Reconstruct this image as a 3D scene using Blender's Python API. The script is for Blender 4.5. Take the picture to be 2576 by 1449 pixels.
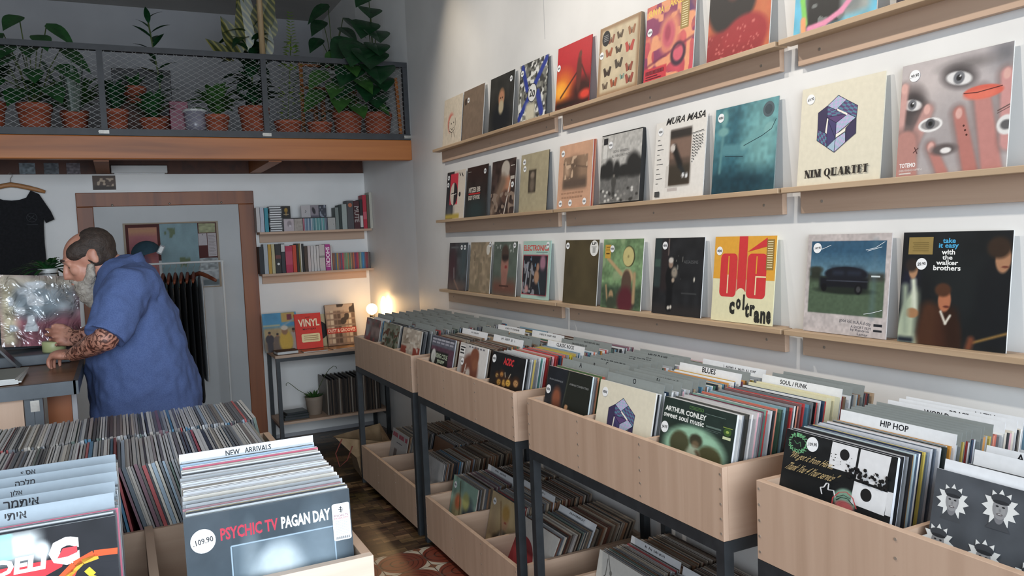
import bpy, math, random
import numpy as np
from mathutils import Vector, Matrix, Euler, noise as mnoise

for _o in list(bpy.data.objects): bpy.data.objects.remove(_o)
SC = bpy.context.scene
COL = SC.collection
R = math.radians
rng = random.Random(7)

# ---------------------------------------------------------------- camera
YAW, PITCH, ROLL = R(26.342), R(-3.891), R(-2.405)
_f = Vector((math.sin(YAW)*math.cos(PITCH), math.cos(YAW)*math.cos(PITCH), math.sin(PITCH)))
_r = Vector((math.cos(YAW), -math.sin(YAW), 0)); _u = _r.cross(_f)
_r2 = _r*math.cos(ROLL)+_u*math.sin(ROLL); _u2 = -_r*math.sin(ROLL)+_u*math.cos(ROLL)
CAMLOC = Vector((-2.061, 0.0, 1.623))
cd = bpy.data.cameras.new('camera'); cam = bpy.data.objects.new('camera', cd); COL.objects.link(cam)
cd.sensor_width = 36; cd.lens = 27.953; cd.clip_start = .05
cam.matrix_world = Matrix(((_r2.x, _u2.x, -_f.x, CAMLOC.x), (_r2.y, _u2.y, -_f.y, CAMLOC.y), (_r2.z, _u2.z, -_f.z, CAMLOC.z), (0, 0, 0, 1)))
SC.camera = cam

# ---------------------------------------------------------------- light and exposure
w = bpy.data.worlds.new('daylight'); SC.world = w; w.use_nodes = True
bg = w.node_tree.nodes['Background']; bg.inputs[0].default_value = (.72, .82, 1, 1); bg.inputs[1].default_value = .6
def area(name, loc, target, sx, sy, power, col):
    l = bpy.data.lights.new(name, 'AREA'); l.shape = 'RECTANGLE'; l.size = sx; l.size_y = sy; l.energy = power; l.color = col
    o = bpy.data.objects.new(name, l); COL.objects.link(o); o.location = loc
    o.rotation_euler = (Vector(target)-Vector(loc)).to_track_quat('-Z', 'Y').to_euler(); return o
def spot(name, loc, target, power, col, angle, blend=.6, rad=.05):
    l = bpy.data.lights.new(name, 'SPOT'); l.energy = power; l.color = col; l.spot_size = R(angle); l.spot_blend = blend; l.shadow_soft_size = rad
    o = bpy.data.objects.new(name, l); COL.objects.link(o); o.location = loc
    o.rotation_euler = (Vector(target)-Vector(loc)).to_track_quat('-Z', 'Y').to_euler(); return o
_a = area('shopfront_daylight', (-2.1, -1.45, 1.75), (-1.85, 2.2, .75), 3.6, 2.5, 122, (.80, .90, 1.0)); _a.data.spread = R(115)
for _i, (_y, _p) in enumerate(((1.1, 46), (2.5, 50), (3.9, 40))):
    spot('track_spot', (-1.5, _y+.75, 3.6), (-.02, _y-.1, 1.6), _p*2.2, (1.0, .93, .84), 100, .9, .035)
spot('wall_washer', (-.42, 4.95, 3.68), (-.03, 4.72, 2.3), 16, (1.0, .82, .58), 58, .9, .04)
SC.view_settings.view_transform = 'Standard'; SC.view_settings.look = 'None'
SC.view_settings.gamma = 1; SC.view_settings.use_curve_mapping = False
SC.view_settings.exposure = 0.0
SC.cycles.max_bounces = 7; SC.cycles.diffuse_bounces = 4; SC.cycles.glossy_bounces = 3; SC.cycles.transmission_bounces = 4
SC.cycles.transparent_max_bounces = 6; SC.cycles.sample_clamp_indirect = 4; SC.cycles.caustics_reflective = False; SC.cycles.caustics_refractive = False

# ---------------------------------------------------------------- colour and material helpers
def hx(h):
    if isinstance(h, str):
        h = h.lstrip('#'); h = ''.join(c*2 for c in h) if len(h) == 3 else h; return tuple(int(h[i:i+2], 16)/255 for i in (0, 2, 4))
    return tuple(h)
def s2l(c):
    c = np.asarray(c, float); return np.where(c <= .04045, c/12.92, ((c+.055)/1.055)**2.4)
def lin(h): return tuple(float(x) for x in s2l(hx(h)))
def shade(h, k):
    c = hx(h); return tuple(min(1, max(0, x*k)) for x in c)
def new_mat(name, rough=.6, metal=0, spec=.5):
    m = bpy.data.materials.new(name); m.use_nodes = True
    b = m.node_tree.nodes['Principled BSDF']; b.inputs['Roughness'].default_value = rough
    b.inputs['Metallic'].default_value = metal; b.inputs['Specular IOR Level'].default_value = spec
    return m, m.node_tree, b
def node(nt, typ, **kw):
    n = nt.nodes.new(typ)
    for k, v in kw.items():
        if k.startswith('i_'): n.inputs[int(k[2:]) if k[2:].isdigit() else k[2:]].default_value = v
        else: setattr(n, k, v)
    return n
def ramp(nt, stops):
    n = nt.nodes.new('ShaderNodeValToRGB'); e = n.color_ramp.elements
    while len(e) < len(stops): e.new(.5)
    for el, (p, c) in zip(e, stops): el.position = p; el.color = (*lin(c), 1)
    return n
def paint(name, c1, c2=None, scale=6, rough=.6, metal=0, spec=.5, bump=0, bscale=80, stretch=(1, 1, 1), detail=4, lo=.35, hi=.65):
    m, nt, b = new_mat(name, rough, metal, spec)
    tc = node(nt, 'ShaderNodeTexCoord'); mp = node(nt, 'ShaderNodeMapping'); mp.inputs['Scale'].default_value = stretch
    nt.links.new(tc.outputs['Object'], mp.inputs['Vector'])
    nz = node(nt, 'ShaderNodeTexNoise'); nz.inputs['Scale'].default_value = scale; nz.inputs['Detail'].default_value = detail
    nt.links.new(mp.outputs[0], nz.inputs['Vector'])
    rp = ramp(nt, [(lo, c1), (hi, c2 or shade(c1, .92))]); nt.links.new(nz.outputs[0], rp.inputs[0]); nt.links.new(rp.outputs[0], b.inputs['Base Color'])
    if bump:
        n2 = node(nt, 'ShaderNodeTexNoise'); n2.inputs['Scale'].default_value = bscale; nt.links.new(mp.outputs[0], n2.inputs['Vector'])
        bp = node(nt, 'ShaderNodeBump'); bp.inputs['Strength'].default_value = bump; bp.inputs['Distance'].default_value = .01
        nt.links.new(n2.outputs[0], bp.inputs['Height']); nt.links.new(bp.outputs[0], b.inputs['Normal'])
    return m
def timber(name, c1, c2, c3, grain='z', scale=1.0, rough=.55, knots=0):
    st = {'x': (1.2, 22, 22), 'y': (22, 1.2, 22), 'z': (22, 22, 1.2)}[grain]
    m, nt, b = new_mat(name, rough)
    tc = node(nt, 'ShaderNodeTexCoord'); mp = node(nt, 'ShaderNodeMapping'); mp.inputs['Scale'].default_value = tuple(s*scale for s in st)
    nt.links.new(tc.outputs['Object'], mp.inputs['Vector'])
    nz = node(nt, 'ShaderNodeTexNoise'); nz.inputs['Scale'].default_value = 1.0; nz.inputs['Detail'].default_value = 6; nz.inputs['Distortion'].default_value = .6
    nt.links.new(mp.outputs[0], nz.inputs['Vector'])
    rp = ramp(nt, [(.28, c1), (.5, c2), (.74, c3)]); nt.links.new(nz.outputs[0], rp.inputs[0])
    out = rp.outputs[0]
    if knots:
        k = node(nt, 'ShaderNodeTexVoronoi'); k.inputs['Scale'].default_value = knots
        mp2 = node(nt, 'ShaderNodeMapping'); s2 = {'x': (.6, 1.6, 1.6), 'y': (1.6, .6, 1.6), 'z': (1.6, 1.6, .6)}[grain]
        mp2.inputs['Scale'].default_value = s2; nt.links.new(tc.outputs['Object'], mp2.inputs['Vector']); nt.links.new(mp2.outputs[0], k.inputs['Vector'])
        kr = ramp(nt, [(.04, '#2a1508'), (.16, '#ffffff')]); nt.links.new(k.outputs['Distance'], kr.inputs[0])
        mx = node(nt, 'ShaderNodeMix', data_type='RGBA', blend_type='MULTIPLY'); mx.inputs[0].default_value = .75
        nt.links.new(out, mx.inputs[6]); nt.links.new(kr.outputs[0], mx.inputs[7]); out = mx.outputs[2]
    nt.links.new(out, b.inputs['Base Color'])
    bp = node(nt, 'ShaderNodeBump'); bp.inputs['Strength'].default_value = .12; bp.inputs['Distance'].default_value = .004
    nt.links.new(nz.outputs[0], bp.inputs['Height']); nt.links.new(bp.outputs[0], b.inputs['Normal'])
    return m
def vcol(name, rough=.45, spec=.4, coat=0, bump=0):
    m, nt, b = new_mat(name, rough, 0, spec)
    a = node(nt, 'ShaderNodeVertexColor', layer_name='Col')
    nz = node(nt, 'ShaderNodeTexNoise'); nz.inputs['Scale'].default_value = 60
    tc = node(nt, 'ShaderNodeTexCoord'); nt.links.new(tc.outputs['Object'], nz.inputs['Vector'])
    rp = ramp(nt, [(.3, '#f7f7f7'), (.7, '#ffffff')]); nt.links.new(nz.outputs[0], rp.inputs[0])
    mx = node(nt, 'ShaderNodeMix', data_type='RGBA', blend_type='MULTIPLY'); mx.inputs[0].default_value = 1
    nt.links.new(a.outputs[0], mx.inputs[6]); nt.links.new(rp.outputs[0], mx.inputs[7]); nt.links.new(mx.outputs[2], b.inputs['Base Color'])
    b.inputs['Coat Weight'].default_value = coat; b.inputs['Coat Roughness'].default_value = .12
    if bump:
        n2 = node(nt, 'ShaderNodeTexNoise'); n2.inputs['Scale'].default_value = 14; n2.inputs['Detail'].default_value = 3; n2.inputs['Distortion'].default_value = 1.5
        nt.links.new(tc.outputs['Object'], n2.inputs['Vector'])
        bp = node(nt, 'ShaderNodeBump'); bp.inputs['Strength'].default_value = bump; bp.inputs['Distance'].default_value = .02
        nt.links.new(n2.outputs[0], bp.inputs['Height']); nt.links.new(bp.outputs[0], b.inputs['Coat Normal'])
    return m

M = {}
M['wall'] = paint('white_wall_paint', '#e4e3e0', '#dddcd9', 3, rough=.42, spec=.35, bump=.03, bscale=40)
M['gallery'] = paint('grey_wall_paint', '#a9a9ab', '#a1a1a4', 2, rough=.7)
M['doorpaint'] = paint('grey_white_door_paint', '#b5b7b7', '#adafaf', 3, rough=.5)
M['ceil'] = paint('ceiling_paint', '#b5b2ad', '#aaa7a2', 2, rough=.8)
M['ply'] = timber('birch_plywood', '#b2957e', '#bc9f88', '#c3a790', 'z')
M['plyY'] = timber('birch_plywood_lengthwise', '#b2957e', '#bc9f88', '#c3a790', 'y')
M['plyX'] = timber('birch_plywood_crosswise', '#b0937c', '#ba9d86', '#c1a58e', 'x')
M['ledge'] = timber('oak_ledge', '#9f8468', '#b3997c', '#bfa68a', 'y')
M['pine'] = timber('oiled_pine', '#7d4517', '#a4602a', '#b67036', 'x', .5, .45, knots=1.7)
M['pineY'] = timber('oiled_pine_joist', '#6b3913', '#8d5020', '#9c5d2a', 'y', .5, .5)
M['soffit'] = timber('dark_stained_boards', '#32180a', '#4a2410', '#552c15', 'y', .5, .6)
M['doorwood'] = timber('reddish_door_wood', '#5f2e10', '#83461a', '#925322', 'z', .5, .45, knots=2.2)
M['doorwoodX'] = timber('reddish_door_wood_cross', '#5f2e10', '#83461a', '#925322', 'x', .5, .45, knots=2.2)
M['steel'] = paint('black_steel', '#23272a', '#2c3033', 20, rough=.45, spec=.5)
M['greysteel'] = paint('grey_steel', '#3f464c', '#4b5258', 14, rough=.45)
M['galv'] = paint('bare_steel', '#a8a49c', '#8f8b84', 30, rough=.4, metal=.6)
M['screw'] = paint('screw_steel', '#a79a8c', '#8f8274', 90, rough=.35, metal=.3)
M['railsteel'] = paint('dark_railing_steel', '#26282b', '#303236', 14, rough=.5)
M['terra'] = paint('terracotta', '#a35236', '#8b432b', 14, rough=.7, bump=.05)
M['soil'] = paint('potting_soil', '#2b1d13', '#3b2a1c', 60, rough=.95, bump=.4)
M['print'] = vcol('printed_card', .5, .3)
M['gloss'] = vcol('shrink_wrapped_print', .5, .14, coat=.02, bump=.06)
M['sleeve'] = vcol('record_sleeve_card', .4, .4, coat=.25)
M['grey_card'] = paint('grey_plastic_card', '#8d9492', '#949b99', 20, rough=.45)
M['white_card'] = paint('white_plastic_card', '#dedfdf', '#d6d7d7', 20, rough=.4)
M['ink'] = paint('black_marker_ink', '#1b1c22', '#24252b', 30, rough=.6)
M['white'] = paint('white_lacquer', '#cfd0ce', '#c6c7c5', 4, rough=.4)
M['black'] = paint('black_plastic', '#16171a', '#1d1e21', 20, rough=.35)
M['blackcloth'] = paint('black_cotton', '#121316', '#1b1c20', 60, rough=.95, bump=.25, bscale=200)
M['whitecloth'] = paint('pale_cotton', '#b9bcbd', '#a9acad', 40, rough=.95, bump=.2)
M['hanger'] = paint('hanger_wood', '#7a4028', '#5e2d1b', 20, rough=.5)
M['tanhanger'] = paint('pale_hanger_wood', '#b98556', '#a9764a', 20, rough=.5)
M['leaf'] = paint('dark_green_leaf', '#1a3f20', '#265329', 18, rough=.35, bump=.1)
M['leafdeep'] = paint('deep_green_leaf', '#12301b', '#1d4326', 18, rough=.3, bump=.1)
M['leafpale'] = paint('yellow_green_leaf', '#93a83f', '#5f8a2e', 22, rough=.45)
M['leafmid'] = paint('mid_green_leaf', '#2b4f22', '#3a622b', 20, rough=.45)
M['stem'] = paint('plant_stem', '#4b5a2b', '#3d4a24', 30, rough=.6)

# ---------------------------------------------------------------- mesh builder
class MB:
    def __init__(s): s.v = []; s.f = []; s.mi = []; s.c = None
    def add(s, vs, fs, mi=0):
        o = len(s.v); s.v += [tuple(p) for p in vs]; s.f += [tuple(i+o for i in f) for f in fs]; s.mi += [mi]*len(fs); return s
    def box(s, x0, x1, y0, y1, z0, z1, mi=0, mtx=None):
        p = [(x, y, z) for z in (z0, z1) for y in (y0, y1) for x in (x0, x1)]
        if mtx is not None: p = [mtx @ Vector(q) for q in p]
        return s.add(p, [(0, 2, 3, 1), (4, 5, 7, 6), (0, 1, 5, 4), (2, 6, 7, 3), (0, 4, 6, 2), (1, 3, 7, 5)], mi)
    def bar(s, a, b, w, h=None, up=(0, 0, 1), mi=0):
        a = Vector(a); b = Vector(b); h = h or w; d = (b-a).normalized(); up = Vector(up)
        if abs(d.dot(up)) > .98: up = Vector((0, 1, 0))
        sx = d.cross(up).normalized(); sy = sx.cross(d)
        p = [q+sx*i*w/2+sy*j*h/2 for q in (a, b) for i, j in ((-1, -1), (1, -1), (1, 1), (-1, 1))]
        return s.add(p, [(3, 2, 1, 0), (4, 5, 6, 7), (0, 1, 5, 4), (1, 2, 6, 5), (2, 3, 7, 6), (3, 0, 4, 7)], mi)
    def tube(s, pts, r, n=8, mi=0, caps=True, flat=None):
        pts = [Vector(p) for p in pts]; m = len(pts)
        rs = r if isinstance(r, (list, tuple)) else [r]*m
        vs = []; prev = None
        for i, p in enumerate(pts):
            d = (pts[min(i+1, m-1)]-pts[max(i-1, 0)]).normalized()
            if prev is None:
                a = Vector((0, 0, 1)) if abs(d.z) < .9 else Vector((1, 0, 0)); sx = d.cross(a).normalized()
            else: sx = (prev-d*prev.dot(d)).normalized()
            sy = d.cross(sx); prev = sx
            for k in range(n):
                t = 2*math.pi*k/n; vs.append(p+(sx*math.cos(t)+sy*math.sin(t)*(flat or 1))*rs[i])
        fs = [(i*n+k, i*n+(k+1) % n, (i+1)*n+(k+1) % n, (i+1)*n+k) for i in range(m-1) for k in range(n)]
        if caps: fs += [tuple(range(n-1, -1, -1)), tuple((m-1)*n+k for k in range(n))]
        return s.add(vs, fs, mi)
    def lathe(s, prof, c=(0, 0, 0), n=24, mi=0):
        vs = [(c[0]+r*math.cos(2*math.pi*k/n), c[1]+r*math.sin(2*math.pi*k/n), c[2]+z) for r, z in prof for k in range(n)]
        fs = [(i*n+k, i*n+(k+1) % n, (i+1)*n+(k+1) % n, (i+1)*n+k) for i in range(len(prof)-1) for k in range(n)]
        return s.add(vs, fs, mi)
    def ball(s, c, rx, ry=None, rz=None, n=16, m=10, mi=0, mtx=None):
        ry = ry or rx; rz = rz or rx; vs = []
        for i in range(m+1):
            a = -math.pi/2+math.pi*i/m
            for k in range(n):
                t = 2*math.pi*k/n; p = Vector((rx*math.cos(a)*math.cos(t), ry*math.cos(a)*math.sin(t), rz*math.sin(a)))
                if mtx is not None: p = mtx @ p
                vs.append(p+Vector(c))
        fs = [(i*n+k, i*n+(k+1) % n, (i+1)*n+(k+1) % n, (i+1)*n+k) for i in range(m) for k in range(n)]
        return s.add(vs, fs, mi)
    def build(s, name, mats, parent=None, smooth=False, bevel=0, link=True):
        me = bpy.data.meshes.new(name); me.from_pydata(s.v, [], s.f)
        mats = mats if isinstance(mats, (list, tuple)) else [mats]
        for m in mats: me.materials.append(M[m] if isinstance(m, str) else m)
        if len(mats) > 1: me.polygons.foreach_set('material_index', s.mi)
        if smooth: me.polygons.foreach_set('use_smooth', [True]*len(me.polygons))
        me.validate(); me.update()
        o = bpy.data.objects.new(name, me)
        if link: COL.objects.link(o)
        if parent is not None: attach(o, parent)
        if bevel:
            b = o.modifiers.new('bevel', 'BEVEL'); b.width = bevel; b.segments = 2; b.limit_method = 'ANGLE'
        return o
def attach(o, root):
    o.parent = root; o.matrix_parent_inverse = Matrix.Translation(-Vector(root.location))
def tag(o, label=None, cat=None, group=None, kind=None):
    if label: o['label'] = label
    if cat: o['category'] = cat
    if group: o['group'] = group
    if kind: o['kind'] = kind
    return o
def thing(name, loc, label, cat, group=None):
    o = bpy.data.objects.new(name, None); COL.objects.link(o); o.location = loc; o.empty_display_size = .1
    return tag(o, label, cat, group)
def struct(name, mb, mats, smooth=False, bevel=0):
    o = mb.build(name, mats, None, smooth, bevel); o['kind'] = 'structure'; return o
def copy_thing(root, **kw):
    r = root.copy(); COL.objects.link(r)
    for ch in root.children:
        c = ch.copy(); COL.objects.link(c); c.parent = r; c.matrix_parent_inverse = ch.matrix_parent_inverse
        for g in ch.children:
            d = g.copy(); COL.objects.link(d); d.parent = c; d.matrix_parent_inverse = g.matrix_parent_inverse
    return r

# ---------------------------------------------------------------- lettering
_tc = {}
def text_geo(t, bold=0.0, res=2):
    k = (t, bold, res)
    if k not in _tc:
        cu = bpy.data.curves.new('t', 'FONT'); cu.body = t; cu.offset = bold; cu.resolution_u = res; cu.fill_mode = 'FRONT'
        o = bpy.data.objects.new('t', cu); me = bpy.data.meshes.new_from_object(o)
        v = np.array([(p.co.x, p.co.y) for p in me.vertices]) if len(me.vertices) else np.zeros((1, 2))
        f = [tuple(p.vertices) for p in me.polygons]
        bpy.data.meshes.remove(me); bpy.data.objects.remove(o); bpy.data.curves.remove(cu)
        lo = v.min(0); sz = np.maximum(v.max(0)-lo, 1e-6); _tc[k] = ((v-lo)/sz, f, sz[0]/sz[1])
    return _tc[k]

# ---------------------------------------------------------------- printed flat art: soft picture as vertex colours of a fine grid, crisp shapes on top
class Art:
    def __init__(s, base, n=64, w=.315, h=.315):
        s.n = n; s.w = w; s.h = h; g = np.linspace(0, 1, n); s.u, s.v = np.meshgrid(g, g)
        s.img = np.ones((n, n, 3))*np.array(hx(base)); s.vec = []; s.lay = 1
        s.rs = np.random.RandomState(abs(hash(base)) % 1000 if not isinstance(base, str) else sum(map(ord, base)) % 1000)
    def mixin(s, m, c): s.img = s.img*(1-m[..., None])+np.array(hx(c))*m[..., None]; return s
    def ell(s, cx, cy, rx, ry, c, soft=.16, rot=0, a=1):
        t = R(rot); du = (s.u-cx); dv = (s.v-cy); x = du*math.cos(t)+dv*math.sin(t); y = -du*math.sin(t)+dv*math.cos(t)
        d = np.sqrt((x/rx)**2+(y/ry)**2); return s.mixin(a*np.clip((1+soft-d)/(2*soft+1e-6), 0, 1), c)
    def rect(s, x0, y0, x1, y1, c, soft=.012, a=1):
        f = lambda q: np.clip(q/(2*soft)+.5, 0, 1)
        return s.mixin(a*f(s.u-x0)*f(x1-s.u)*f(s.v-y0)*f(y1-s.v), c)
    def line(s, x0, y0, x1, y1, wd, c, soft=.012, a=1, w1=None):
        dx, dy = x1-x0, y1-y0; L = dx*dx+dy*dy+1e-9; t = np.clip(((s.u-x0)*dx+(s.v-y0)*dy)/L, 0, 1)
        d = np.hypot(s.u-x0-t*dx, s.v-y0-t*dy); ww = wd+(0 if w1 is None else (w1-wd)*t)
        return s.mixin(a*np.clip((ww/2-d)/(2*soft)+.5, 0, 1), c)
    def path(s, pts, wd, c, soft=.012, a=1):
        for p, q in zip(pts, pts[1:]): s.line(*p, *q, wd, c, soft, a)
        return s
    def grad(s, c0, c1, x0=0, y0=0, x1=0, y1=1, a=1):
        dx, dy = x1-x0, y1-y0; t = np.clip(((s.u-x0)*dx+(s.v-y0)*dy)/(dx*dx+dy*dy), 0, 1)[..., None]
        s.img = s.img*(1-a)+a*(np.array(hx(c0))*(1-t)+np.array(hx(c1))*t); return s
    def field(s, k):
        k = max(2, int(k)); g = s.rs.rand(k+1, k+1); x = s.u*k*.999; y = s.v*k*.999; i = x.astype(int); j = y.astype(int); a = x-i; b = y-j
        a = a*a*(3-2*a); b = b*b*(3-2*b)
        return g[j, i]*(1-a)*(1-b)+g[j, i+1]*a*(1-b)+g[j+1, i]*(1-a)*b+g[j+1, i+1]*a*b
    def noise(s, amp=.1, k=12): s.img = np.clip(s.img*(1+amp*2*(s.field(k)-.5)[..., None]), 0, 1); return s
    def blot(s, c, k=8, th=.55, soft=.08, x0=0, y0=0, x1=1, y1=1, a=1):
        m = np.clip((s.field(k)-th)/soft, 0, 1)*(s.u >= x0)*(s.u <= x1)*(s.v >= y0)*(s.v <= y1); return s.mixin(a*m, c)
    # crisp layers
    def pg(s, pts, c, up=True):
        s.vec.append((np.array(pts, float), [tuple(range(len(pts)))], hx(c), s.lay)); s.lay += 1 if up else 0; return s
    def quad(s, x0, y0, x1, y1, c): return s.pg([(x0, y0), (x1, y0), (x1, y1), (x0, y1)], c)
    def disc(s, x, y, r, c, n=28, ry=None):
        ry = ry or r; return s.pg([(x+r*math.cos(2*math.pi*k/n), y+ry*math.sin(2*math.pi*k/n)) for k in range(n)], c)
    def stroke(s, pts, wd, c):
        fs = []; vs = []
        for (x0, y0), (x1, y1) in zip(pts, pts[1:]):
            d = math.hypot(x1-x0, y1-y0) or 1; nx, ny = -(y1-y0)/d*wd/2, (x1-x0)/d*wd/2; o = len(vs)
            vs += [(x0+nx, y0+ny), (x0-nx, y0-ny), (x1-nx, y1-ny), (x1+nx, y1+ny)]; fs.append((o, o+1, o+2, o+3))
        s.vec.append((np.array(vs, float), fs, hx(c), s.lay)); return s
    def txt(s, t, x0, y0, x1, y1, c, bold=0.0, rot=0, shear=0, up=True):
        v, f, _ = text_geo(t, bold); p = v.copy(); p[:, 0] += shear*p[:, 1]; p = p*np.array([x1-x0, y1-y0])+np.array([x0, y0])
        if rot:
            cx, cy = (x0+x1)/2, (y0+y1)/2; a = R(rot); q = p-np.array([cx, cy]); q[:, 0] *= s.w; q[:, 1] *= s.h
            q = np.stack([q[:, 0]*math.cos(a)-q[:, 1]*math.sin(a), q[:, 0]*math.sin(a)+q[:, 1]*math.cos(a)], 1); q[:, 0] /= s.w; q[:, 1] /= s.h; p = q+np.array([cx, cy])
        s.vec.append((p, f, hx(c), s.lay)); s.lay += 1 if up else 0; return s
    def squash(s, k):
        s.vec = [(np.stack([p[:, 0], 1-(1-p[:, 1])*k], 1), f, c, l) for p, f, c, l in s.vec]
        rows = np.clip(np.round((1-(1-np.linspace(0, 1, s.n))/k)*(s.n-1)), 0, s.n-1).astype(int); s.img = s.img[rows]; return s
    def build(s, name, t=.004, edge='#d8d5cf', mat='print', parent=None, link=True, back=None):
        n, W, H = s.n, s.w, s.h
        gx = (s.u-.5)*W; gz = s.v*H
        vs = [np.stack([gx.ravel(), np.full(n*n, -.0001), gz.ravel()], 1)]; cs = [s.img.reshape(-1, 3)]
        i = np.arange(n*n).reshape(n, n)
        fs = np.stack([i[:-1, :-1], i[:-1, 1:], i[1:, 1:], i[1:, :-1]], -1).reshape(-1, 4).tolist()
        o = n*n
        bx = np.array([(x*W/2, y, z*H) for z in (0, 1) for y in (0, t) for x in (-1, 1)])
        for k, q in enumerate(((0, 2, 3, 1), (4, 5, 7, 6), (2, 6, 7, 3), (0, 4, 6, 2), (1, 3, 7, 5), (0, 1, 5, 4))):
            vs.append(bx[list(q)]); cs.append(np.tile(hx(back if (k == 2 and back) else edge), (4, 1))); fs.append([o, o+1, o+2, o+3]); o += 4
        for p, f, c, l in s.vec:
            m = len(p); vs.append(np.stack([(p[:, 0]-.5)*W, np.full(m, -.0002-.00005*l), p[:, 1]*H], 1)); cs.append(np.tile(c, (m, 1)))
            fs += [[a+o for a in q] for q in f]; o += m
        return col_mesh(name, np.concatenate(vs), fs, np.concatenate(cs), mat, parent, link)
def col_mesh(name, vs, fs, cs, mat, parent=None, link=True):
    me = bpy.data.meshes.new(name); me.from_pydata(np.asarray(vs).tolist(), [], fs)
    a = me.color_attributes.new('Col', 'FLOAT_COLOR', 'POINT')
    a.data.foreach_set('color', np.concatenate([s2l(np.clip(cs, 0, 1)), np.ones((len(cs), 1))], 1).astype(np.float32).ravel())
    me.materials.append(M[mat]); me.update()
    o = bpy.data.objects.new(name, me)
    if link: COL.objects.link(o)
    if parent is not None: attach(o, parent)
    return o
def local_child(o, parent): o.parent = parent; return o
_bars = None
def sticker(parent, u, v, price=None, r=.0165, w=.315, h=.315, name='price_sticker', base='#e9eaea'):
    a = Art(base, 2, 2*r, 2*r); me_v = [(-.5, 0)]
    n = 28; vs = [(r*math.cos(2*math.pi*k/n), -.0016, r*math.sin(2*math.pi*k/n)) for k in range(n)]+[(r*math.cos(2*math.pi*k/n), -.0010, r*math.sin(2*math.pi*k/n)) for k in range(n)]
    fs = [list(range(n))]+[[k, n+k, n+(k+1) % n, (k+1) % n] for k in range(n)]; cs = [hx(base)]*(2*n)
    if price:
        p, f, asp = text_geo(price, .015); W = r*1.62; Hh = W/asp
        q = (p-.5)*np.array([W, min(Hh*1.15, r*.75)]); o = len(vs); a_ = R(7)
        vs += [(x*math.cos(a_)-z*math.sin(a_), -.0018, x*math.sin(a_)+z*math.cos(a_)) for x, z in q]; fs += [[i+o for i in t] for t in f]; cs += [(.08, .08, .1)]*len(q)
    else:
        for k in range(5):
            x = (-2+k)*r*.3; o = len(vs); hh = r*(.22+.06*((k*7) % 3)); vs += [(x-r*.1, -.0018, -hh), (x+r*.1, -.0018, -hh), (x+r*.1, -.0018, hh), (x-r*.1, -.0018, hh)]; fs.append([o, o+1, o+2, o+3]); cs += [(.22, .22, .24)]*4
    o = col_mesh(name, vs, fs, np.array(cs), 'print', None); o.parent = parent; o.location = ((u-.5)*w, 0, v*h); return o
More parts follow.
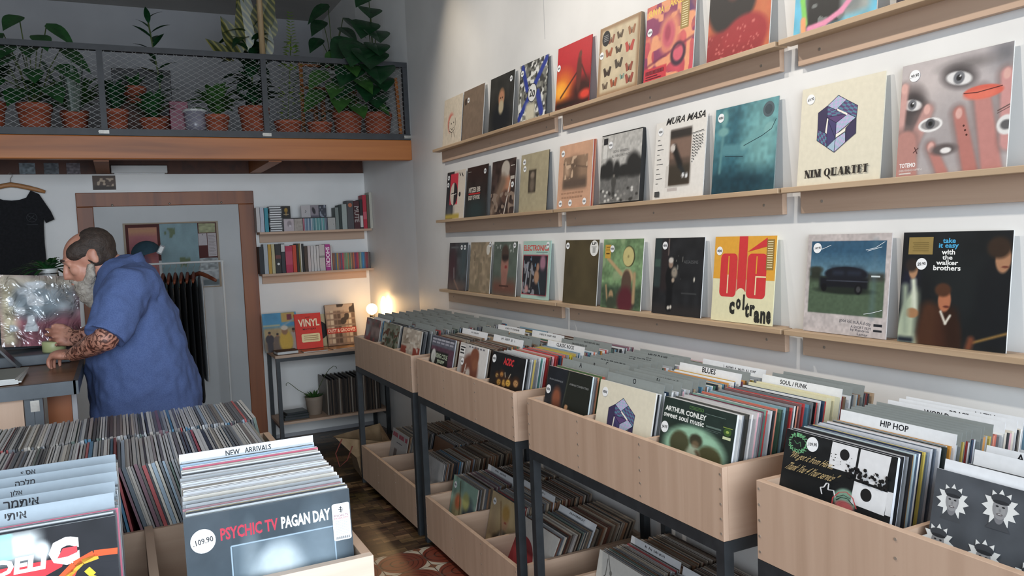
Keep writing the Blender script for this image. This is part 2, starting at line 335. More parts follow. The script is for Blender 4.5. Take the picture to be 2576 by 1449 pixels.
# ================================================================ room shell
def floor_mat():
    m, nt, b = new_mat('patterned_floor_tiles', .32)
    g = node(nt, 'ShaderNodeNewGeometry'); sp = node(nt, 'ShaderNodeSeparateXYZ'); nt.links.new(g.outputs['Position'], sp.inputs[0])
    def mth(op, a, c=None, v=None):
        n = node(nt, 'ShaderNodeMath', operation=op)
        for i, q in enumerate((a, c)):
            if q is None: continue
            if isinstance(q, (int, float)): n.inputs[i].default_value = q
            else: nt.links.new(q, n.inputs[i])
        return n.outputs[0]
    P = .235
    def cell(o, off, p): return mth('FRACT', mth('DIVIDE', mth('ADD', o, off), p))
    cx = cell(sp.outputs[0], 10+.866, P); cy = cell(sp.outputs[1], 10-3.768, P)
    dx = mth('SUBTRACT', cx, .5); dy = mth('SUBTRACT', cy, .5)
    d = mth('SQRT', mth('ADD', mth('MULTIPLY', dx, dx), mth('MULTIPLY', dy, dy)))
    circ = mth('LESS_THAN', d, .52)
    ax = mth('SUBTRACT', .5, mth('ABSOLUTE', dx)); ay = mth('SUBTRACT', .5, mth('ABSOLUTE', dy))
    star = mth('LESS_THAN', mth('ADD', mth('POWER', ax, .6), mth('POWER', ay, .6)), .34)
    rings = mth('GREATER_THAN', mth('SINE', mth('MULTIPLY', mth('ADD', d, mth('MULTIPLY', dx, .35)), 46)), .86)
    grx = mth('LESS_THAN', mth('ABSOLUTE', mth('SUBTRACT', cell(sp.outputs[0], 10+.866+.1175, P), .5)), .012)
    gry = mth('LESS_THAN', mth('ABSOLUTE', mth('SUBTRACT', cell(sp.outputs[1], 10-3.768+.05875, P/2), .5)), .02)
    grout = mth('MAXIMUM', grx, gry)
    def mix(f, a, c):
        n = node(nt, 'ShaderNodeMix', data_type='RGBA'); nt.links.new(f, n.inputs[0])
        for i, q in ((6, a), (7, c)):
            if isinstance(q, str): n.inputs[i].default_value = (*lin(q), 1)
            else: nt.links.new(q, n.inputs[i])
        return n.outputs[2]
    c = mix(circ, '#b3aa98', mix(rings, '#6d3426', '#3f1d16')); c = mix(star, c, '#7a4426'); c = mix(grout, c, '#55493f')
    # block pattern further in
    def brick(bw, rh, c1, c2, mo, ms=.002):
        q = node(nt, 'ShaderNodeTexBrick'); q.inputs['Scale'].default_value = 1; q.inputs['Brick Width'].default_value = bw; q.inputs['Row Height'].default_value = rh; q.inputs['Mortar Size'].default_value = ms
        for nm, cc in (('Color1', c1), ('Color2', c2), ('Mortar', mo)): q.inputs[nm].default_value = (*lin(cc), 1)
        nt.links.new(g.outputs['Position'], q.inputs['Vector']); return q.outputs[0]
    def mul(a_, b_):
        q = node(nt, 'ShaderNodeMix', data_type='RGBA', blend_type='MULTIPLY'); q.inputs[0].default_value = 1; nt.links.new(a_, q.inputs[6]); nt.links.new(b_, q.inputs[7]); return q.outputs[2]
    n = node(nt, 'ShaderNodeMix', data_type='RGBA'); n.inputs[0].default_value = 0
    nt.links.new(mul(mul(brick(.16, .058, '#4f3429', '#a07f5a', '#33251f'), brick(.08, .029, '#6f6a64', '#ffffff', '#8a8078', .0012)), brick(.24, .116, '#8f9a78', '#ffffff', '#b0a898')), n.inputs[6])
    far = mth('GREATER_THAN', sp.outputs[1], 3.885)
    fin = mix(far, c, n.outputs[2]); nt.links.new(fin, b.inputs['Base Color'])
    return m
M['floor'] = floor_mat()
XL, YF, YB, YU, ZC, ZG = -4.3, -1.55, 6.77, 7.95, 3.78, 2.39
struct('floor', MB().box(XL, .1, YF, YB+.2, -.1, 0), 'floor')
struct('ceiling', MB().box(XL, .1, YF, YU+.2, ZC, ZC+.1), 'ceil')
# right wall: straight to the gallery edge, then turning in slightly
mb = MB(); mb.box(0, .12, YF, 5.77, 0, ZC)
mb.add([(0, 5.77, 0), (-.095, YB, 0), (-.095, YU, 0), (.12, YU, 0), (.12, 5.77, 0), (0, 5.77, ZC), (-.095, YB, ZC), (-.095, YU, ZC), (.12, YU, ZC), (.12, 5.77, ZC)],
       [(1, 0, 5, 6), (2, 1, 6, 7), (3, 2, 7, 8), (4, 3, 8, 9), (0, 1, 2, 3, 4), (9, 8, 7, 6, 5)])
struct('wall_right', mb, 'wall')
struct('wall_left', MB().box(XL-.1, XL, YF, YU, 0, ZC), 'wall')
struct('wall_back', MB().box(XL, -.094, YB, YB+.12, 0, 2.2), 'wall')
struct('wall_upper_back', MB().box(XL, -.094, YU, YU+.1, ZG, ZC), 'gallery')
# shopfront behind the camera: parapet, lintel, piers and a large glazed opening
mb = MB(); mb.box(XL, .1, YF-.15, YF, 0, .35).box(XL, .1, YF-.15, YF, 3.1, ZC).box(XL, -4.0, YF-.15, YF, .35, 3.1).box(-.15, .1, YF-.15, YF, .35, 3.1)
struct('wall_front', mb, 'wall')
mb = MB()
for x in (-4.0, -2.75, -1.45, -.2): mb.box(x, x+.05, YF-.1, YF-.04, .35, 3.1)
for z in (.35, 2.4, 3.05): mb.box(-4.0, -.15, YF-.1, YF-.04, z, z+.05)
struct('window_1', mb, 'steel')
# hairline seam of the plasterboard on the right wall
struct('trim_seam', MB().box(-.0006, 0, 3.655, 3.658, 2.62, ZC), 'gallery')
# gallery floor, soffit, beam and joists
struct('gallery_floor', MB().box(XL, -.002, 5.86, YU, ZG-.03, ZG), 'soffit')
struct('trim_beam', MB().box(XL, -.001, 5.77, 5.86, 2.213, 2.362), 'pine', bevel=.006)
for i, x in enumerate((-3.15, -2.105, -1.0)):
    struct('trim_joist_%d' % (i+1), MB().box(x-.045, x+.045, 5.86, YB+.1, 2.205, 2.36), 'pineY')
mb = MB().box(XL, -.05, YB+.02, YB+.1, 2.2, 2.36); struct('trim_backboard', mb, 'soffit')
mb = MB(); mb.box(-2.3, -2.19, YB-.03, YB, 0, 1.955).box(-1.15, -1.03, YB-.03, YB, 0, 1.955).box(-2.3, -1.03, YB-.03, YB, 1.955, 2.06)
struct('trim_door_frame', mb, 'doorwood', bevel=.004)
struct('door_1', MB().box(-2.19, -1.15, YB-.012, YB-.002, .01, 1.955), 'doorpaint')
struct('baseboard_back', MB().box(-1.03, -.1, YB-.008, YB, 0, .03), 'gallery')

# ================================================================ display ledges on the right wall
ROWS = (2.218, 1.738, 1.265); RN = ('top', 'middle', 'bottom')
SEG = ((3.515, 5.14, 'far'), (1.985, 3.50, 'middle'), (.38, 1.97, 'near'))
for zi, z in enumerate(ROWS):
    for y0, y1, sn in SEG:
        root = thing('display_ledge', (-.03, (y0+y1)/2, z-.1), f'{sn} plywood picture ledge in the {RN[zi]} row on the white wall', 'shelf', 'record display ledges')
        MB().box(-.078, -.022, y0, y1, z-.018, z-.0005).build('ledge_plank', 'ledge', root, bevel=.0015)
        MB().box(-.022, -.001, y0+.035, y1-.03, z-.088, z).build('backing_board', 'plyY', root, bevel=.001)
        for yy in (y0+.12, (y0+y1)/2, y1-.12):
            MB().tube([(-.0235, yy, z-.052), (-.0215, yy, z-.052)], .005, 10).build('screw', 'screw', root)
# ================================================================ covers on the display ledges
def put_display(art, name, y, row, label, st=(), t=.004, edge='#d8d5cf', mat='print', kids=()):
    z = ROWS[row]; al = R(6.3)
    o = art.build(name, t, edge, mat); o.rotation_euler = (-al, 0, R(-90)); o.location = (-.0495, y, z+t*math.sin(al)+.0006)
    tag(o, label, 'record', 'records shown on the wall ledges')
    for s in st: sticker(o, *s)
    return o
def fig(a, x, y, h, col, skin, hair, wd=.16):
    """soft generic figure standing at x, feet at y, of height h"""
    a.line(x, y, x, y+h*.5, wd*.8, col, .02).ell(x, y+h*.62, wd*.62, h*.24, col, .12)
    a.ell(x, y+h*.9, h*.075, h*.1, skin, .15).ell(x, y+h*.965, h*.08, h*.06, hair, .2); return a
def face(a, x, y, s, skin, hair, beard=None, dark='#1b1512'):
    a.ell(x, y+s*.18, s*.78, s*1.0, hair, .12).ell(x, y, s*.62, s*.88, skin, .12)
    a.ell(x-s*.24, y+s*.12, s*.14, s*.06, dark, .4).ell(x+s*.24, y+s*.12, s*.14, s*.06, dark, .4).ell(x, y-s*.12, s*.1, s*.16, shade(skin, .82), .6).ell(x, y-s*.42, s*.22, s*.07, shade(skin, .6), .4)
    if beard: a.ell(x, y-s*.85, s*.62, s*.75, beard, .25)
    return a
# ---- top row
a = Art('#cfc4b2', 48).noise(.04, 20)
a.ell(.42, .47, .17, .2, '#c9776a', .2).ell(.5, .43, .19, .19, '#cfc4b2', .06)
for p in ([(.33, .5), (.3, .42), (.36, .3), (.5, .26), (.63, .31), (.68, .43), (.64, .55)], [(.42, .36), (.5, .31), (.58, .36)], [(.5, .26), (.5, .16)], [(.6, .27), (.66, .14)]): a.stroke(p, .014, '#3a2f2b')
a.disc(.45, .45, .018, '#2c2422'); a.disc(.58, .46, .018, '#2c2422')
put_display(a, 'record_sleeve', 4.871, 0, 'cream record sleeve with a red and black doodled face, leftmost on the top ledge')
a = Art('#7b6a5b', 32).noise(.05, 16); a.disc(.12, .78, .07, '#4d4037')
put_display(a, 'record_sleeve', 4.537, 0, 'plain brown record sleeve beside the cream doodle sleeve on the top ledge', [(.25, .79)])
a = Art('#33322f', 64).noise(.15, 8); a.ell(.5, .2, .4, .3, '#1d2024', .3); face(a, .5, .56, .17, '#b98364', '#8c6a50', '#b7a98c')
put_display(a, 'record_sleeve', 4.135, 0, 'dark portrait sleeve of an old man with a long pale beard, top ledge', [(.87, .86)], edge='#c9c7c2')
a = Art('#77776f', 72).noise(.25, 24).blot('#d8d8d2', 14, .55, .05).blot('#3c3c3a', 18, .6, .05)
for x0, y0, x1, y1 in ((.05, .08, .95, .95), (.3, .55, .1, .95)): a.line(x0, y0, x1, y1, .11, '#2d3c8e', .015)
a.line(.7, .42, .85, .1, .14, '#34408c', .02).rect(.28, 0, .62, .3, '#c3bda8', .05)
a.disc(.5, .46, .16, '#2b2b2d'); a.disc(.5, .46, .145, '#d7d7d4'); a.txt('2', .4, .4, .49, .53, '#2b2b2d', .03); a.txt('0', .5, .38, .6, .5, '#2b2b2d', .03)
put_display(a, 'record_sleeve', 3.755, 0, 'busy blue and white sleeve with a round numbered badge, last on the far top ledge', [(.1, .85)], edge='#25262b')
a = Art('#b5262b', 72).grad('#7b1c1c', '#b72a30', 0, 0, 0, .8).ell(.2, .32, .28, .24, '#e58b2b', .7).ell(.12, .3, .16, .12, '#f0a63a', .6).rect(0, 0, 1, .14, '#26140f', .06).ell(.8, .22, .3, .18, '#3a1712', .4)
a.ell(.68, .5, .075, .28, '#5a2a22', .25).ell(.7, .78, .04, .05, '#6b3a2d', .2).line(.6, .5, .15, .2, .03, '#3d1a15').line(.75, .6, .95, .32, .03, '#4a1f19').ell(.88, .15, .16, .07, '#d2402f', .4)
put_display(a, 'record_sleeve', 3.339, 0, 'red and orange sunset sleeve with a dark figure, first on the middle top ledge', [(.06, .68)], edge='#a83a3a')
# specimen board sleeve (generic moths and leaves)
a = Art('#c5b597', 72).noise(.06, 10)
for e in ((0, 0, .06, 1), (.94, 0, 1, 1), (0, 0, 1, .05), (0, .95, 1, 1)): a.rect(*e, '#8f6f50', .03)
_b = random.Random(3)
for cx, cy, sz, c in ((.3, .78, .1, '#8c5b45'), (.52, .8, .09, '#5b4a38'), (.8, .8, .1, '#9a6a4a'), (.26, .6, .1, '#9a5438'), (.5, .6, .09, '#4b3d2e'), (.77, .58, .12, '#b3473d'), (.24, .33, .11, '#3a2c22'), (.52, .4, .11, '#4a4034'), (.78, .3, .1, '#8f4a38'), (.2, .14, .08, '#6b5a48'), (.42, .15, .1, '#a0583a'), (.62, .2, .06, '#7f9a8b'), (.8, .14, .11, '#96493a')):
    for sgn in (-1, 1):
        a.pg([(cx, cy-.01), (cx+sgn*sz*.55, cy+sz*.75), (cx+sgn*sz*.95, cy+sz*.6), (cx+sgn*sz*.75, cy-.0), (cx+sgn*sz*.6, cy-sz*.5), (cx+sgn*sz*.2, cy-sz*.45)], c, False)
    a.lay += 1; a.stroke([(cx, cy-sz*.4), (cx, cy+sz*.4)], .014, '#2d241c')
a.disc(.17, .83, .1, '#1c1c1e', ry=.11); a.lay += 1
for k in range(4): a.quad(.11, .79+k*.025, .23, .80+k*.025, '#8d8d8d')
put_display(a, 'record_box_set', 2.953, 0, 'thick cream box set covered in pinned moths and butterflies on the top ledge', [(.08, .6)], t=.022, edge='#8b7a66')
a = Art('#c24c62', 80).noise(.2, 10).grad('#b8304a', '#d48a5a', .3, 0, .6, 1, a=.6).blot('#7a2d5e', 7, .6, .06, a=.8).rect(.72, .62, 1, 1, '#4b3566', .12, .8).blot('#e39a72', 9, .62, .06)
a.ell(.5, .55, .2, .25, '#d98b6a', .25).ell(.49, .55, .13, .18, '#c55a68', .2).ell(.47, .57, .06, .1, '#a33a50', .3).ell(.7, .26, .15, .15, '#3b1d33', .12).ell(.7, .27, .1, .1, '#cf5a6c', .15)
a.line(0, .2, 1, .42, .02, '#6b2440', .02).rect(0, 0, .48, .18, '#c43340', .01)
a.txt('SUN RA', .04, .86, .36, .95, '#e7c15a', .03); a.txt('and his', .38, .88, .46, .93, '#e7c15a'); a.txt('ARKESTRA', .48, .89, .95, .98, '#e7c15a', .03)
a.quad(.72, .55, .88, .9, '#9a7f43')
for k in range(11): a.quad(.745, .58+k*.028, .855, .59+k*.028, '#e8dcae')
[a.quad(.04+.03*k_, .1, .062+.03*k_, .15, '#7d2430') for k_ in range(13)]; a.quad(.05, .07, .3, .08, '#5d1622'); a.quad(.05, .04, .38, .05, '#5d1622')
put_display(a, 'record_sleeve', 2.595, 0, 'pink and purple moon-landscape sleeve with yellow title on the top ledge', [(.09, .66)])
a = Art('#b65a3a', 80).noise(.12, 14).rect(.78, 0, 1, 1, '#bd6a44', .1).ell(.38, .75, .42, .5, '#1c1716', .08).ell(.42, .86, .16, .2, '#9a4a3a', .25).ell(.3, .12, .5, .22, '#8e2327', .15).ell(.62, .2, .36, .24, '#97272c', .12).rect(0, 0, .9, .12, '#8a2226', .05)
for k in range(46):
    x, y = _b.random()*.86, _b.random()*.34; a.ell(x, y, .006+.012*_b.random(), .006+.01*_b.random(), '#c56a63', .6)
put_display(a, 'record_sleeve', 2.199, 0, 'dark haired person in glossy red on the last sleeve of the middle top ledge')
a = Art('#63b3cf', 80).rect(.13, .05, .93, 1, '#8f9490', .05).noise(.1, 8).rect(.15, .02, .6, 1, '#151515', .05).blot('#6b6f6d', 12, .6, .05, .2, .05, .9, 1).rect(.6, .1, .8, 1, '#767c7c', .05).rect(.8, .2, .9, 1, '#b9bdbb', .04).path([(.1, .95), (.16, .6), (.1, .35), (.15, .1)], .06, '#7cc35a').path([(.95, .9), (.88, .6), (.8, .3), (.6, .12), (.4, .05), (.2, .04)], .06, '#d98aa8')
a.path([(.12, .14), (.13, .02)], .07, '#e29a6b').path([(.9, .7), (.86, .4)], .04, '#e29a6b')
put_display(a, 'record_sleeve', 1.775, 0, 'bright blue bordered sleeve with black and white photo and coloured drips, top ledge')
put_display(Art('#2a2430', 24).noise(.2, 6), 'record_sleeve', 1.395, 0, 'dark sleeve on the top ledge nearest the camera, mostly above the frame')
# ---- middle row
a = Art('#d5cabb', 64).rect(0, 0, .4, 1, '#2a2a2c', .01).rect(0, 0, .4, .3, '#5a5b5d', .15).rect(.2, .3, .62, .95, '#d03a4a', .01).rect(.4, .3, 1, 1, '#d5cabb', .004, 0).rect(0, 0, .75, .1, '#b8a24a', .03)
a.ell(.42, .52, .2, .24, '#2a2426', .04).rect(.22, .28, .42, .76, '#cfc3b5', .01, .0); a.pg([(.42, .28)]+[(.42-.2*math.sin(t*math.pi/12), .52-.24*math.cos(t*math.pi/12)) for t in range(13)], '#cfc3b5')
a.stroke([(.28, .53), (.55, .55)], .02, '#141416'); a.stroke([(.28, .5), (.55, .52)], .012, '#e7e0d6'); a.disc(.74, .5, .05, '#242426'); a.stroke([(.68, .95), (.74, .88)], .03, '#242426'); a.stroke([(.8, .94), (.88, .86)], .03, '#242426')
put_display(a, 'record_sleeve', 4.882, 1, 'red, black and cream split sleeve with a circle, leftmost on the middle row', [(.1, .88), (.09, .73)])
a = Art('#2b2422', 56).noise(.2, 6).ell(.5, .12, .5, .25, '#2c3a3a', .6).rect(0, .8, 1, 1, '#3a2320', .2)
a.txt('NITZER EBB', .12, .49, .68, .59, '#cfc6ba', .03); a.quad(.12, .445, .68, .475, '#b7302f'); a.txt('BODY OF WORK', .12, .34, .68, .43, '#cfc6ba', .03); a.quad(.05, .9, .2, .915, '#8f8880')
put_display(a, 'record_sleeve', 4.537, 1, 'near-black sleeve with white title lines and a red bar on the middle row', [(.87, .87)], edge='#3a3634')
a = Art('#3d302c', 72).noise(.3, 10); a.ell(.62, .5, .2, .26, '#b27d62', .15).rect(.42, .68, .74, .84, '#b3a99c', .04).ell(.58, .84, .17, .14, '#b8aea2', .1).ell(.62, .33, .16, .12, '#5a4238', .3).line(.05, .05, .5, .6, .25, '#7a6657', .08).line(.6, 0, .8, .6, .035, '#d6cfc4', .01).line(.0, .35, .3, .02, .015, '#1c1715').blot('#8c7a6c', 14, .65, .05, 0, 0, 1, .4)
a.quad(.8, .62, .96, .68, '#b7b0a6'); a.quad(.8, .86, .95, .875, '#c7c0b6')
put_display(a, 'record_sleeve', 4.162, 1, 'dark brown sleeve with a man in a pale cap, middle row', [(.9, .52)], edge='#bdb7ae')
a = Art('#a1977c', 48).noise(.04, 14).rect(.31, .32, .58, .72, '#413a30', .006).ell(.45, .62, .07, .06, '#87796a', .3).ell(.45, .45, .08, .12, '#6a5f52', .4)
put_display(a, 'record_sleeve', 3.784, 1, 'khaki sleeve with a small upright photo, bowing slightly on the middle row', [(.13, .87), (.16, .75)], edge='#1e1e1e')
for k in range(3):
    if k == 0:
        a = Art('#c59a7e', 64).noise(.03, 10).rect(.15, .3, .87, .8, '#8f7560', .01); a.ell(.33, .6, .12, .1, '#b3957c', .3).rect(.35, .35, .62, .78, '#6b5849', .08).rect(.16, .3, .86, .46, '#5d4e44', .05).line(.15, .7, .86, .6, .015, '#5a4a3f').blot('#c2a68c', 14, .62, .05, .15, .45, .86, .8)
        [a.quad(.12+.085*k_, .215+.005*(k_ % 2), .19+.085*k_, .245, '#a57f66') for k_ in range(8)]; [a.quad(.14+.08*k_, .15, .2+.08*k_, .178, '#a57f66') for k_ in range(8)]
        put_display(a, 'record_sleeve', 3.359, 1, 'salmon sleeve with a sepia sailing photo in front of a small stack', [(.12, .87), (.12, .075), (.42, .075), (.84, .08)])
    else:
        o = put_display(Art(('#c9997c', '#a8503f', '#d0a58d')[k], 8), 'record_sleeve', 3.359-.004*k, 1, ('', 'reddish sleeve directly behind the salmon sepia sleeve', 'pale salmon sleeve at the back of the salmon stack')[k]+' on the middle row', edge=('', '#a8503f', '#c98d72')[k])
        o.location.x += .0046*k
a = Art('#b2b0ab', 80).rect(0, 0, 1, .42, '#6f6e6b', .03).noise(.1, 26).rect(0, .36, 1, .48, '#2e2e2d', .04)
for cx, cy, rx, ry in ((.08, .48, .1, .1), (.22, .5, .12, .14), (.42, .48, .08, .12), (.6, .46, .14, .08), (.82, .52, .17, .17), (.96, .48, .1, .12)): a.ell(cx, cy, rx, ry, '#2b2b2a', .25)
fig(a, .36, .08, .36, '#4a4946', '#77736c', '#2c2b29', .1)
for k in range(26): a.ell(.05+.9*_b.random(), .03+.17*_b.random(), .03, .02, _b.choice(['#c9c7c1', '#8d8b86', '#3a3937']), .4)
a.quad(0, .985, 1, 1, '#2a2a2a'); a.quad(0, 0, 1, .012, '#2a2a2a'); a.quad(.05, .86, .16, .95, '#262629'); a.quad(.05, .66, .15, .85, '#cfcdc8')
a.txt('GEORGE HARRISON', .3, .72, .68, .755, '#6b6a67'); a.txt('ALL THINGS MUST PASS', .28, .655, .72, .69, '#6b6a67')
put_display(a, 'record_box_set', 2.967, 1, 'thick black-edged box set with a black and white garden photo on the middle row', [(.24, .84)], t=.024, edge='#2a2b2c')
a = Art('#dcd8d1', 48)
a.rect(.31, .16, .73, .87, '#5a4a40', .008).rect(.31, .5, .73, .76, '#7a6255', .02).rect(.31, .76, .73, .87, '#2f2a27', .02).rect(.31, .16, .73, .42, '#3c352c', .03)
a.line(.4, .64, .53, .42, .1, '#1f1d1c', .02).ell(.37, .64, .05, .05, '#c9c0b8', .2).line(.53, .4, .62, .3, .05, '#23282a', .02).ell(.6, .28, .025, .03, '#ddd', .3).ell(.67, .27, .025, .03, '#ddd', .3)
a.txt('MURA MASA', .2, .95, .97, 1.04, '#1f1f20', .03, shear=.05)
a.quad(.3, .09, .5, .13, '#b9b0ab'); a.quad(.25, .14, .31, .42, '#c9c4bd')
for k in range(10): a.quad(.05, .2+k*.063, .05+.05+.08*((k*5) % 3)/2, .208+k*.063, '#3a3a3a')
for j in range(7):
    for k in range(10-j): a.quad(.76+j*.03, .74-k*.035-(j % 2)*.01, .774+j*.03, .758-k*.035-(j % 2)*.01, '#3b3b3b')
a.stroke([(.74, .78), (.97, .8)], .008, '#333'); a.quad(.05, .03, .15, .1, '#454545')
put_display(a, 'record_sleeve', 2.555, 1, 'white sleeve with an off-centre photo and black printed capitals on the middle row', [(.1, .88)])
a = Art('#3f6f78', 80).grad('#1f4450', '#4b7e86', 0, 0, 0, .7).rect(.22, .15, .5, 1, '#2e5c68', .12).ell(.8, .55, .3, .5, '#6c9c9c', .6).ell(.5, .08, .6, .16, '#1b3a45', .6).noise(.12, 20)
a.line(.12, .25, .16, .85, .035, '#5d8b8d', .02).ell(.15, .72, .09, .05, '#6f9d9b', .25).ell(.16, .88, .06, .09, '#6b9997', .3).line(.2, .5, .5, .48, .13, '#52838a', .02).line(.5, .52, .82, .64, .1, '#6a9a9b', .02).ell(.88, .68, .08, .05, '#7aa8a6', .2, 30)
a.stroke([(.2, .43), (.5, .4)], .008, '#1c3a42'); a.stroke([(.5, .52), (.78, .6), (.92, .66), (.98, .76)], .008, '#1c3a42')
a.disc(.86, .88, .085, '#4f5d63'); a.lay += 1; a.disc(.86, .88, .055, '#3d4a50')
put_display(a, 'record_sleeve', 2.19, 1, 'teal green statue-arm sleeve, last on the middle ledge of the middle row', [(.1, .89)], edge='#7a8c8c')
def nim(n):
    a = Art('#d9d2bd', n)
    V = dict(t=(.467, .865), ur=(.705, .726), l1=(.337, .779), c1=(.569, .804), c2=(.449, .723), m1=(.34, .666), m2=(.462, .594), m3=(.697, .613), m4=(.599, .664), ll=(.228, .726), l2=(.233, .558), l3=(.354, .497), lb=(.231, .447), b1=(.362, .365), b=(.458, .304), cb=(.464, .438), r1=(.583, .526), r2=(.703, .461), r3=(.588, .389), r4=(.581, .49), k=(.465, .478))
    def face_(names, c, c2=None, m=5, k=4):
        P4 = [V[q] for q in names.split()]; a.pg(P4, c)
        if c2:
            A, B, C, D = P4
            for i_ in range(m):
                for j_ in range(k):
                    if (i_+j_) % 2:
                        P = lambda s, t: tuple((A[q]*(1-s)+B[q]*s)*(1-t)+(D[q]*(1-s)+C[q]*s)*t for q in (0, 1))
                        a.pg([P(i_/m, j_/k), P((i_+1)/m, j_/k), P((i_+1)/m, (j_+1)/k), P(i_/m, (j_+1)/k)], c2, False)
        a.lay += 1; a.stroke(P4+[P4[0]], .006, '#2b2a45')
    dk = '#3b3453'
    face_('l1 t c1 c2', '#9fb6c6', '#b9aace'); face_('c2 c1 ur m3', '#5b4470', '#577d92', 6, 4); face_('m1 l1 c2 m4', '#5b4470', '#577d92'); face_('m1 m4 m4 m2', '#5b4470'); face_('ll l1 l3 l2', dk); face_('l2 l3 b1 lb', '#5b4470', '#577d92'); face_('m1 m2 cb b1', '#46406a'); face_('m1 l3 b1 cb', '#46406a')
    face_('m2 m4 m3 k', '#9fb6c6', '#b9aace', 6, 4); face_('r1 m3 r2 r3', dk); face_('cb r4 r3 b', '#9fb6c6', '#b9aace'); face_('b1 cb b b', '#9fb6c6')
    for q in ([(.347, .655), (.362, .648), (.352, .5), (.332, .515)], [(.464, .735), (.594, .667), (.588, .65), (.466, .715)], [(.468, .48), (.578, .52), (.578, .5), (.468, .448)]): a.pg(q, '#e9e4d8')
    # high-contrast roman capitals drawn as thick and thin strokes
    def cap(ch, x, w, y0=.075, h=.078):
        T, N = .026, .007; y1 = y0+h; c = '#2f2a26'
        def v(px, wd): a.quad(px-wd/2, y0, px+wd/2, y1, c); a.quad(px-wd/2-.009, y0, px+wd/2+.009, y0+.006, c); a.quad(px-wd/2-.009, y1-.006, px+wd/2+.009, y1, c)
        d = lambda xa, ya, xb, yb, wd: a.stroke([(xa, ya), (xb, yb)], wd, c)
        if ch == 'N': v(x+.01, N); d(x+.012, y1, x+w-.012, y0, T); v(x+w-.01, N)
        elif ch == 'I': v(x+w/2, T)
        elif ch == 'M': v(x+.01, N); d(x+.015, y1, x+w/2, y0, T*.9); d(x+w/2, y0, x+w-.02, y1, N); v(x+w-.015, T)
        elif ch == 'Q':
            a.disc(x+w/2, y0+h/2, w/2, c, ry=h/2); a.lay += 1; a.disc(x+w/2, y0+h/2, w/2-T, '#d9d2bd', ry=h/2-N); a.lay += 1; d(x+w*.5, y0+.01, x+w, y0-.03, .012)
        elif ch == 'U': v(x+.016, T); v(x+w-.01, N); d(x+.02, y0+.006, x+w-.012, y0+.006, .014)
        elif ch == 'A': d(x+.006, y0, x+w/2, y1, N); d(x+w/2, y1, x+w-.014, y0, T); a.quad(x+w*.25, y0+h*.3, x+w*.75, y0+h*.3+.007, c); a.quad(x-.006, y0, x+.02, y0+.006, c); a.quad(x+w-.035, y0, x+w+.006, y0+.006, c)
        elif ch == 'R': v(x+.016, T); a.quad(x+.016, y1-.007, x+w-.02, y1, c); a.quad(x+.016, y0+h*.48, x+w-.02, y0+h*.48+.007, c); d(x+w-.02, y1-.01, x+w-.02, y0+h*.5, .018); d(x+.03, y0+h*.5, x+w, y0, .02)
        elif ch == 'T': v(x+w/2, T); a.quad(x, y1-.007, x+w, y1, c); a.quad(x, y1-.024, x+.005, y1, c); a.quad(x+w-.005, y1-.024, x+w, y1, c)
        elif ch == 'E':
            v(x+.016, T)
            for yy in (y0, y0+h*.47, y1-.007): a.quad(x+.016, yy, x+w, yy+.007, c)
            a.quad(x+w-.005, y0, x+w, y0+.024, c); a.quad(x+w-.005, y1-.024, x+w, y1, c)
        a.lay += 1
    x = .1
    for ch, wd in (('N', .082), ('I', .04), ('M', .1), (' ', .03), ('Q', .09), ('U', .08), ('A', .085), ('R', .08), ('T', .07), ('E', .062), ('T', .07)):
        if ch != ' ': cap(ch, x, wd-.012)
        x += wd
    return a
put_display(nim(40), 'record_sleeve', 1.771, 1, 'cream sleeve with an interlocking purple hexagon on the middle row wall ledge', [(.12, .88, '.69.90')], edge='#d9d2bd')
a = Art('#aaa3a3', 120).noise(.06, 8).ell(.25, .75, .35, .25, '#c1b7b4', .8).rect(.86, .86, 1, 1, '#3b4047', .1).ell(.12, .58, .14, .2, '#3c3434', .4).ell(.5, .3, .3, .3, '#a19a99', .8).ell(.62, .9, .22, .05, '#7d7776', .6)
def eye(x, y, s, rot=0, white='#d8d6d4'):
    a.ell(x, y+s*.1, s*1.25, s*.75, '#3f3a3b', .4, rot).ell(x, y, s, s*.48, white, .12, rot).ell(x, y+s*.04, s*.42, s*.46, '#6b6c70', .12).ell(x, y+s*.04, s*.2, s*.22, '#17171a', .15).ell(x+s*.1, y+s*.15, s*.07, s*.07, '#f5f5f5', .3)
eye(.55, .79, .12, -14); eye(.12, .63, .1, -14)
for x0, y0, x1, y1, wd, c in ((.02, 0, .28, .56, .13, '#b58c85'), (.0, .3, .04, .8, .09, '#c59a92'), (.7, 0, .57, .5, .13, '#b0736a'), (.88, 0, .76, .62, .17, '#b98079'), (1.0, .2, .96, .75, .13, '#c48f8b'), (.45, 0, .33, .24, .1, '#b37970'), (.08, 0, .08, .3, .26, '#b08077')):
    a.line(x0-.012, y0, x1-.012, y1, wd+.02, '#6f5753', .03, .55).line(x0, y0, x1, y1, wd, c, .015, 1, wd*.8)
for x, y in ((.27, .58), (.57, .5), (.33, .24), (.96, .76), (.03, .8)): a.ell(x, y-.01, .03, .045, '#d3a69c', .2)
a.ell(.77, .64, .17, .055, '#d0604f', .08, -2).ell(.76, .62, .14, .04, '#d9705c', .3); a.stroke([(.6, .65), (.72, .64), (.93, .66)], .008, '#5a2420')
a.ell(.31, .43, .115, .062, '#e4e2df', .06).ell(.31, .43, .09, .042, '#8e8b8a', .1).ell(.31, .44, .045, .045, '#4a4a4d', .12).ell(.31, .44, .02, .02, '#111', .2)
a.ell(.98, .34, .08, .08, '#d9d7d4', .08).ell(.98, .34, .05, .04, '#5b5a5c', .2).ell(.45, .2, .12, .05, '#5a5150', .3).ell(.47, .19, .05, .025, '#e2dedb', .2)
for q in ((.62, .38), (.635, .34), (.65, .3)): a.disc(*q, .009, '#4a2421')
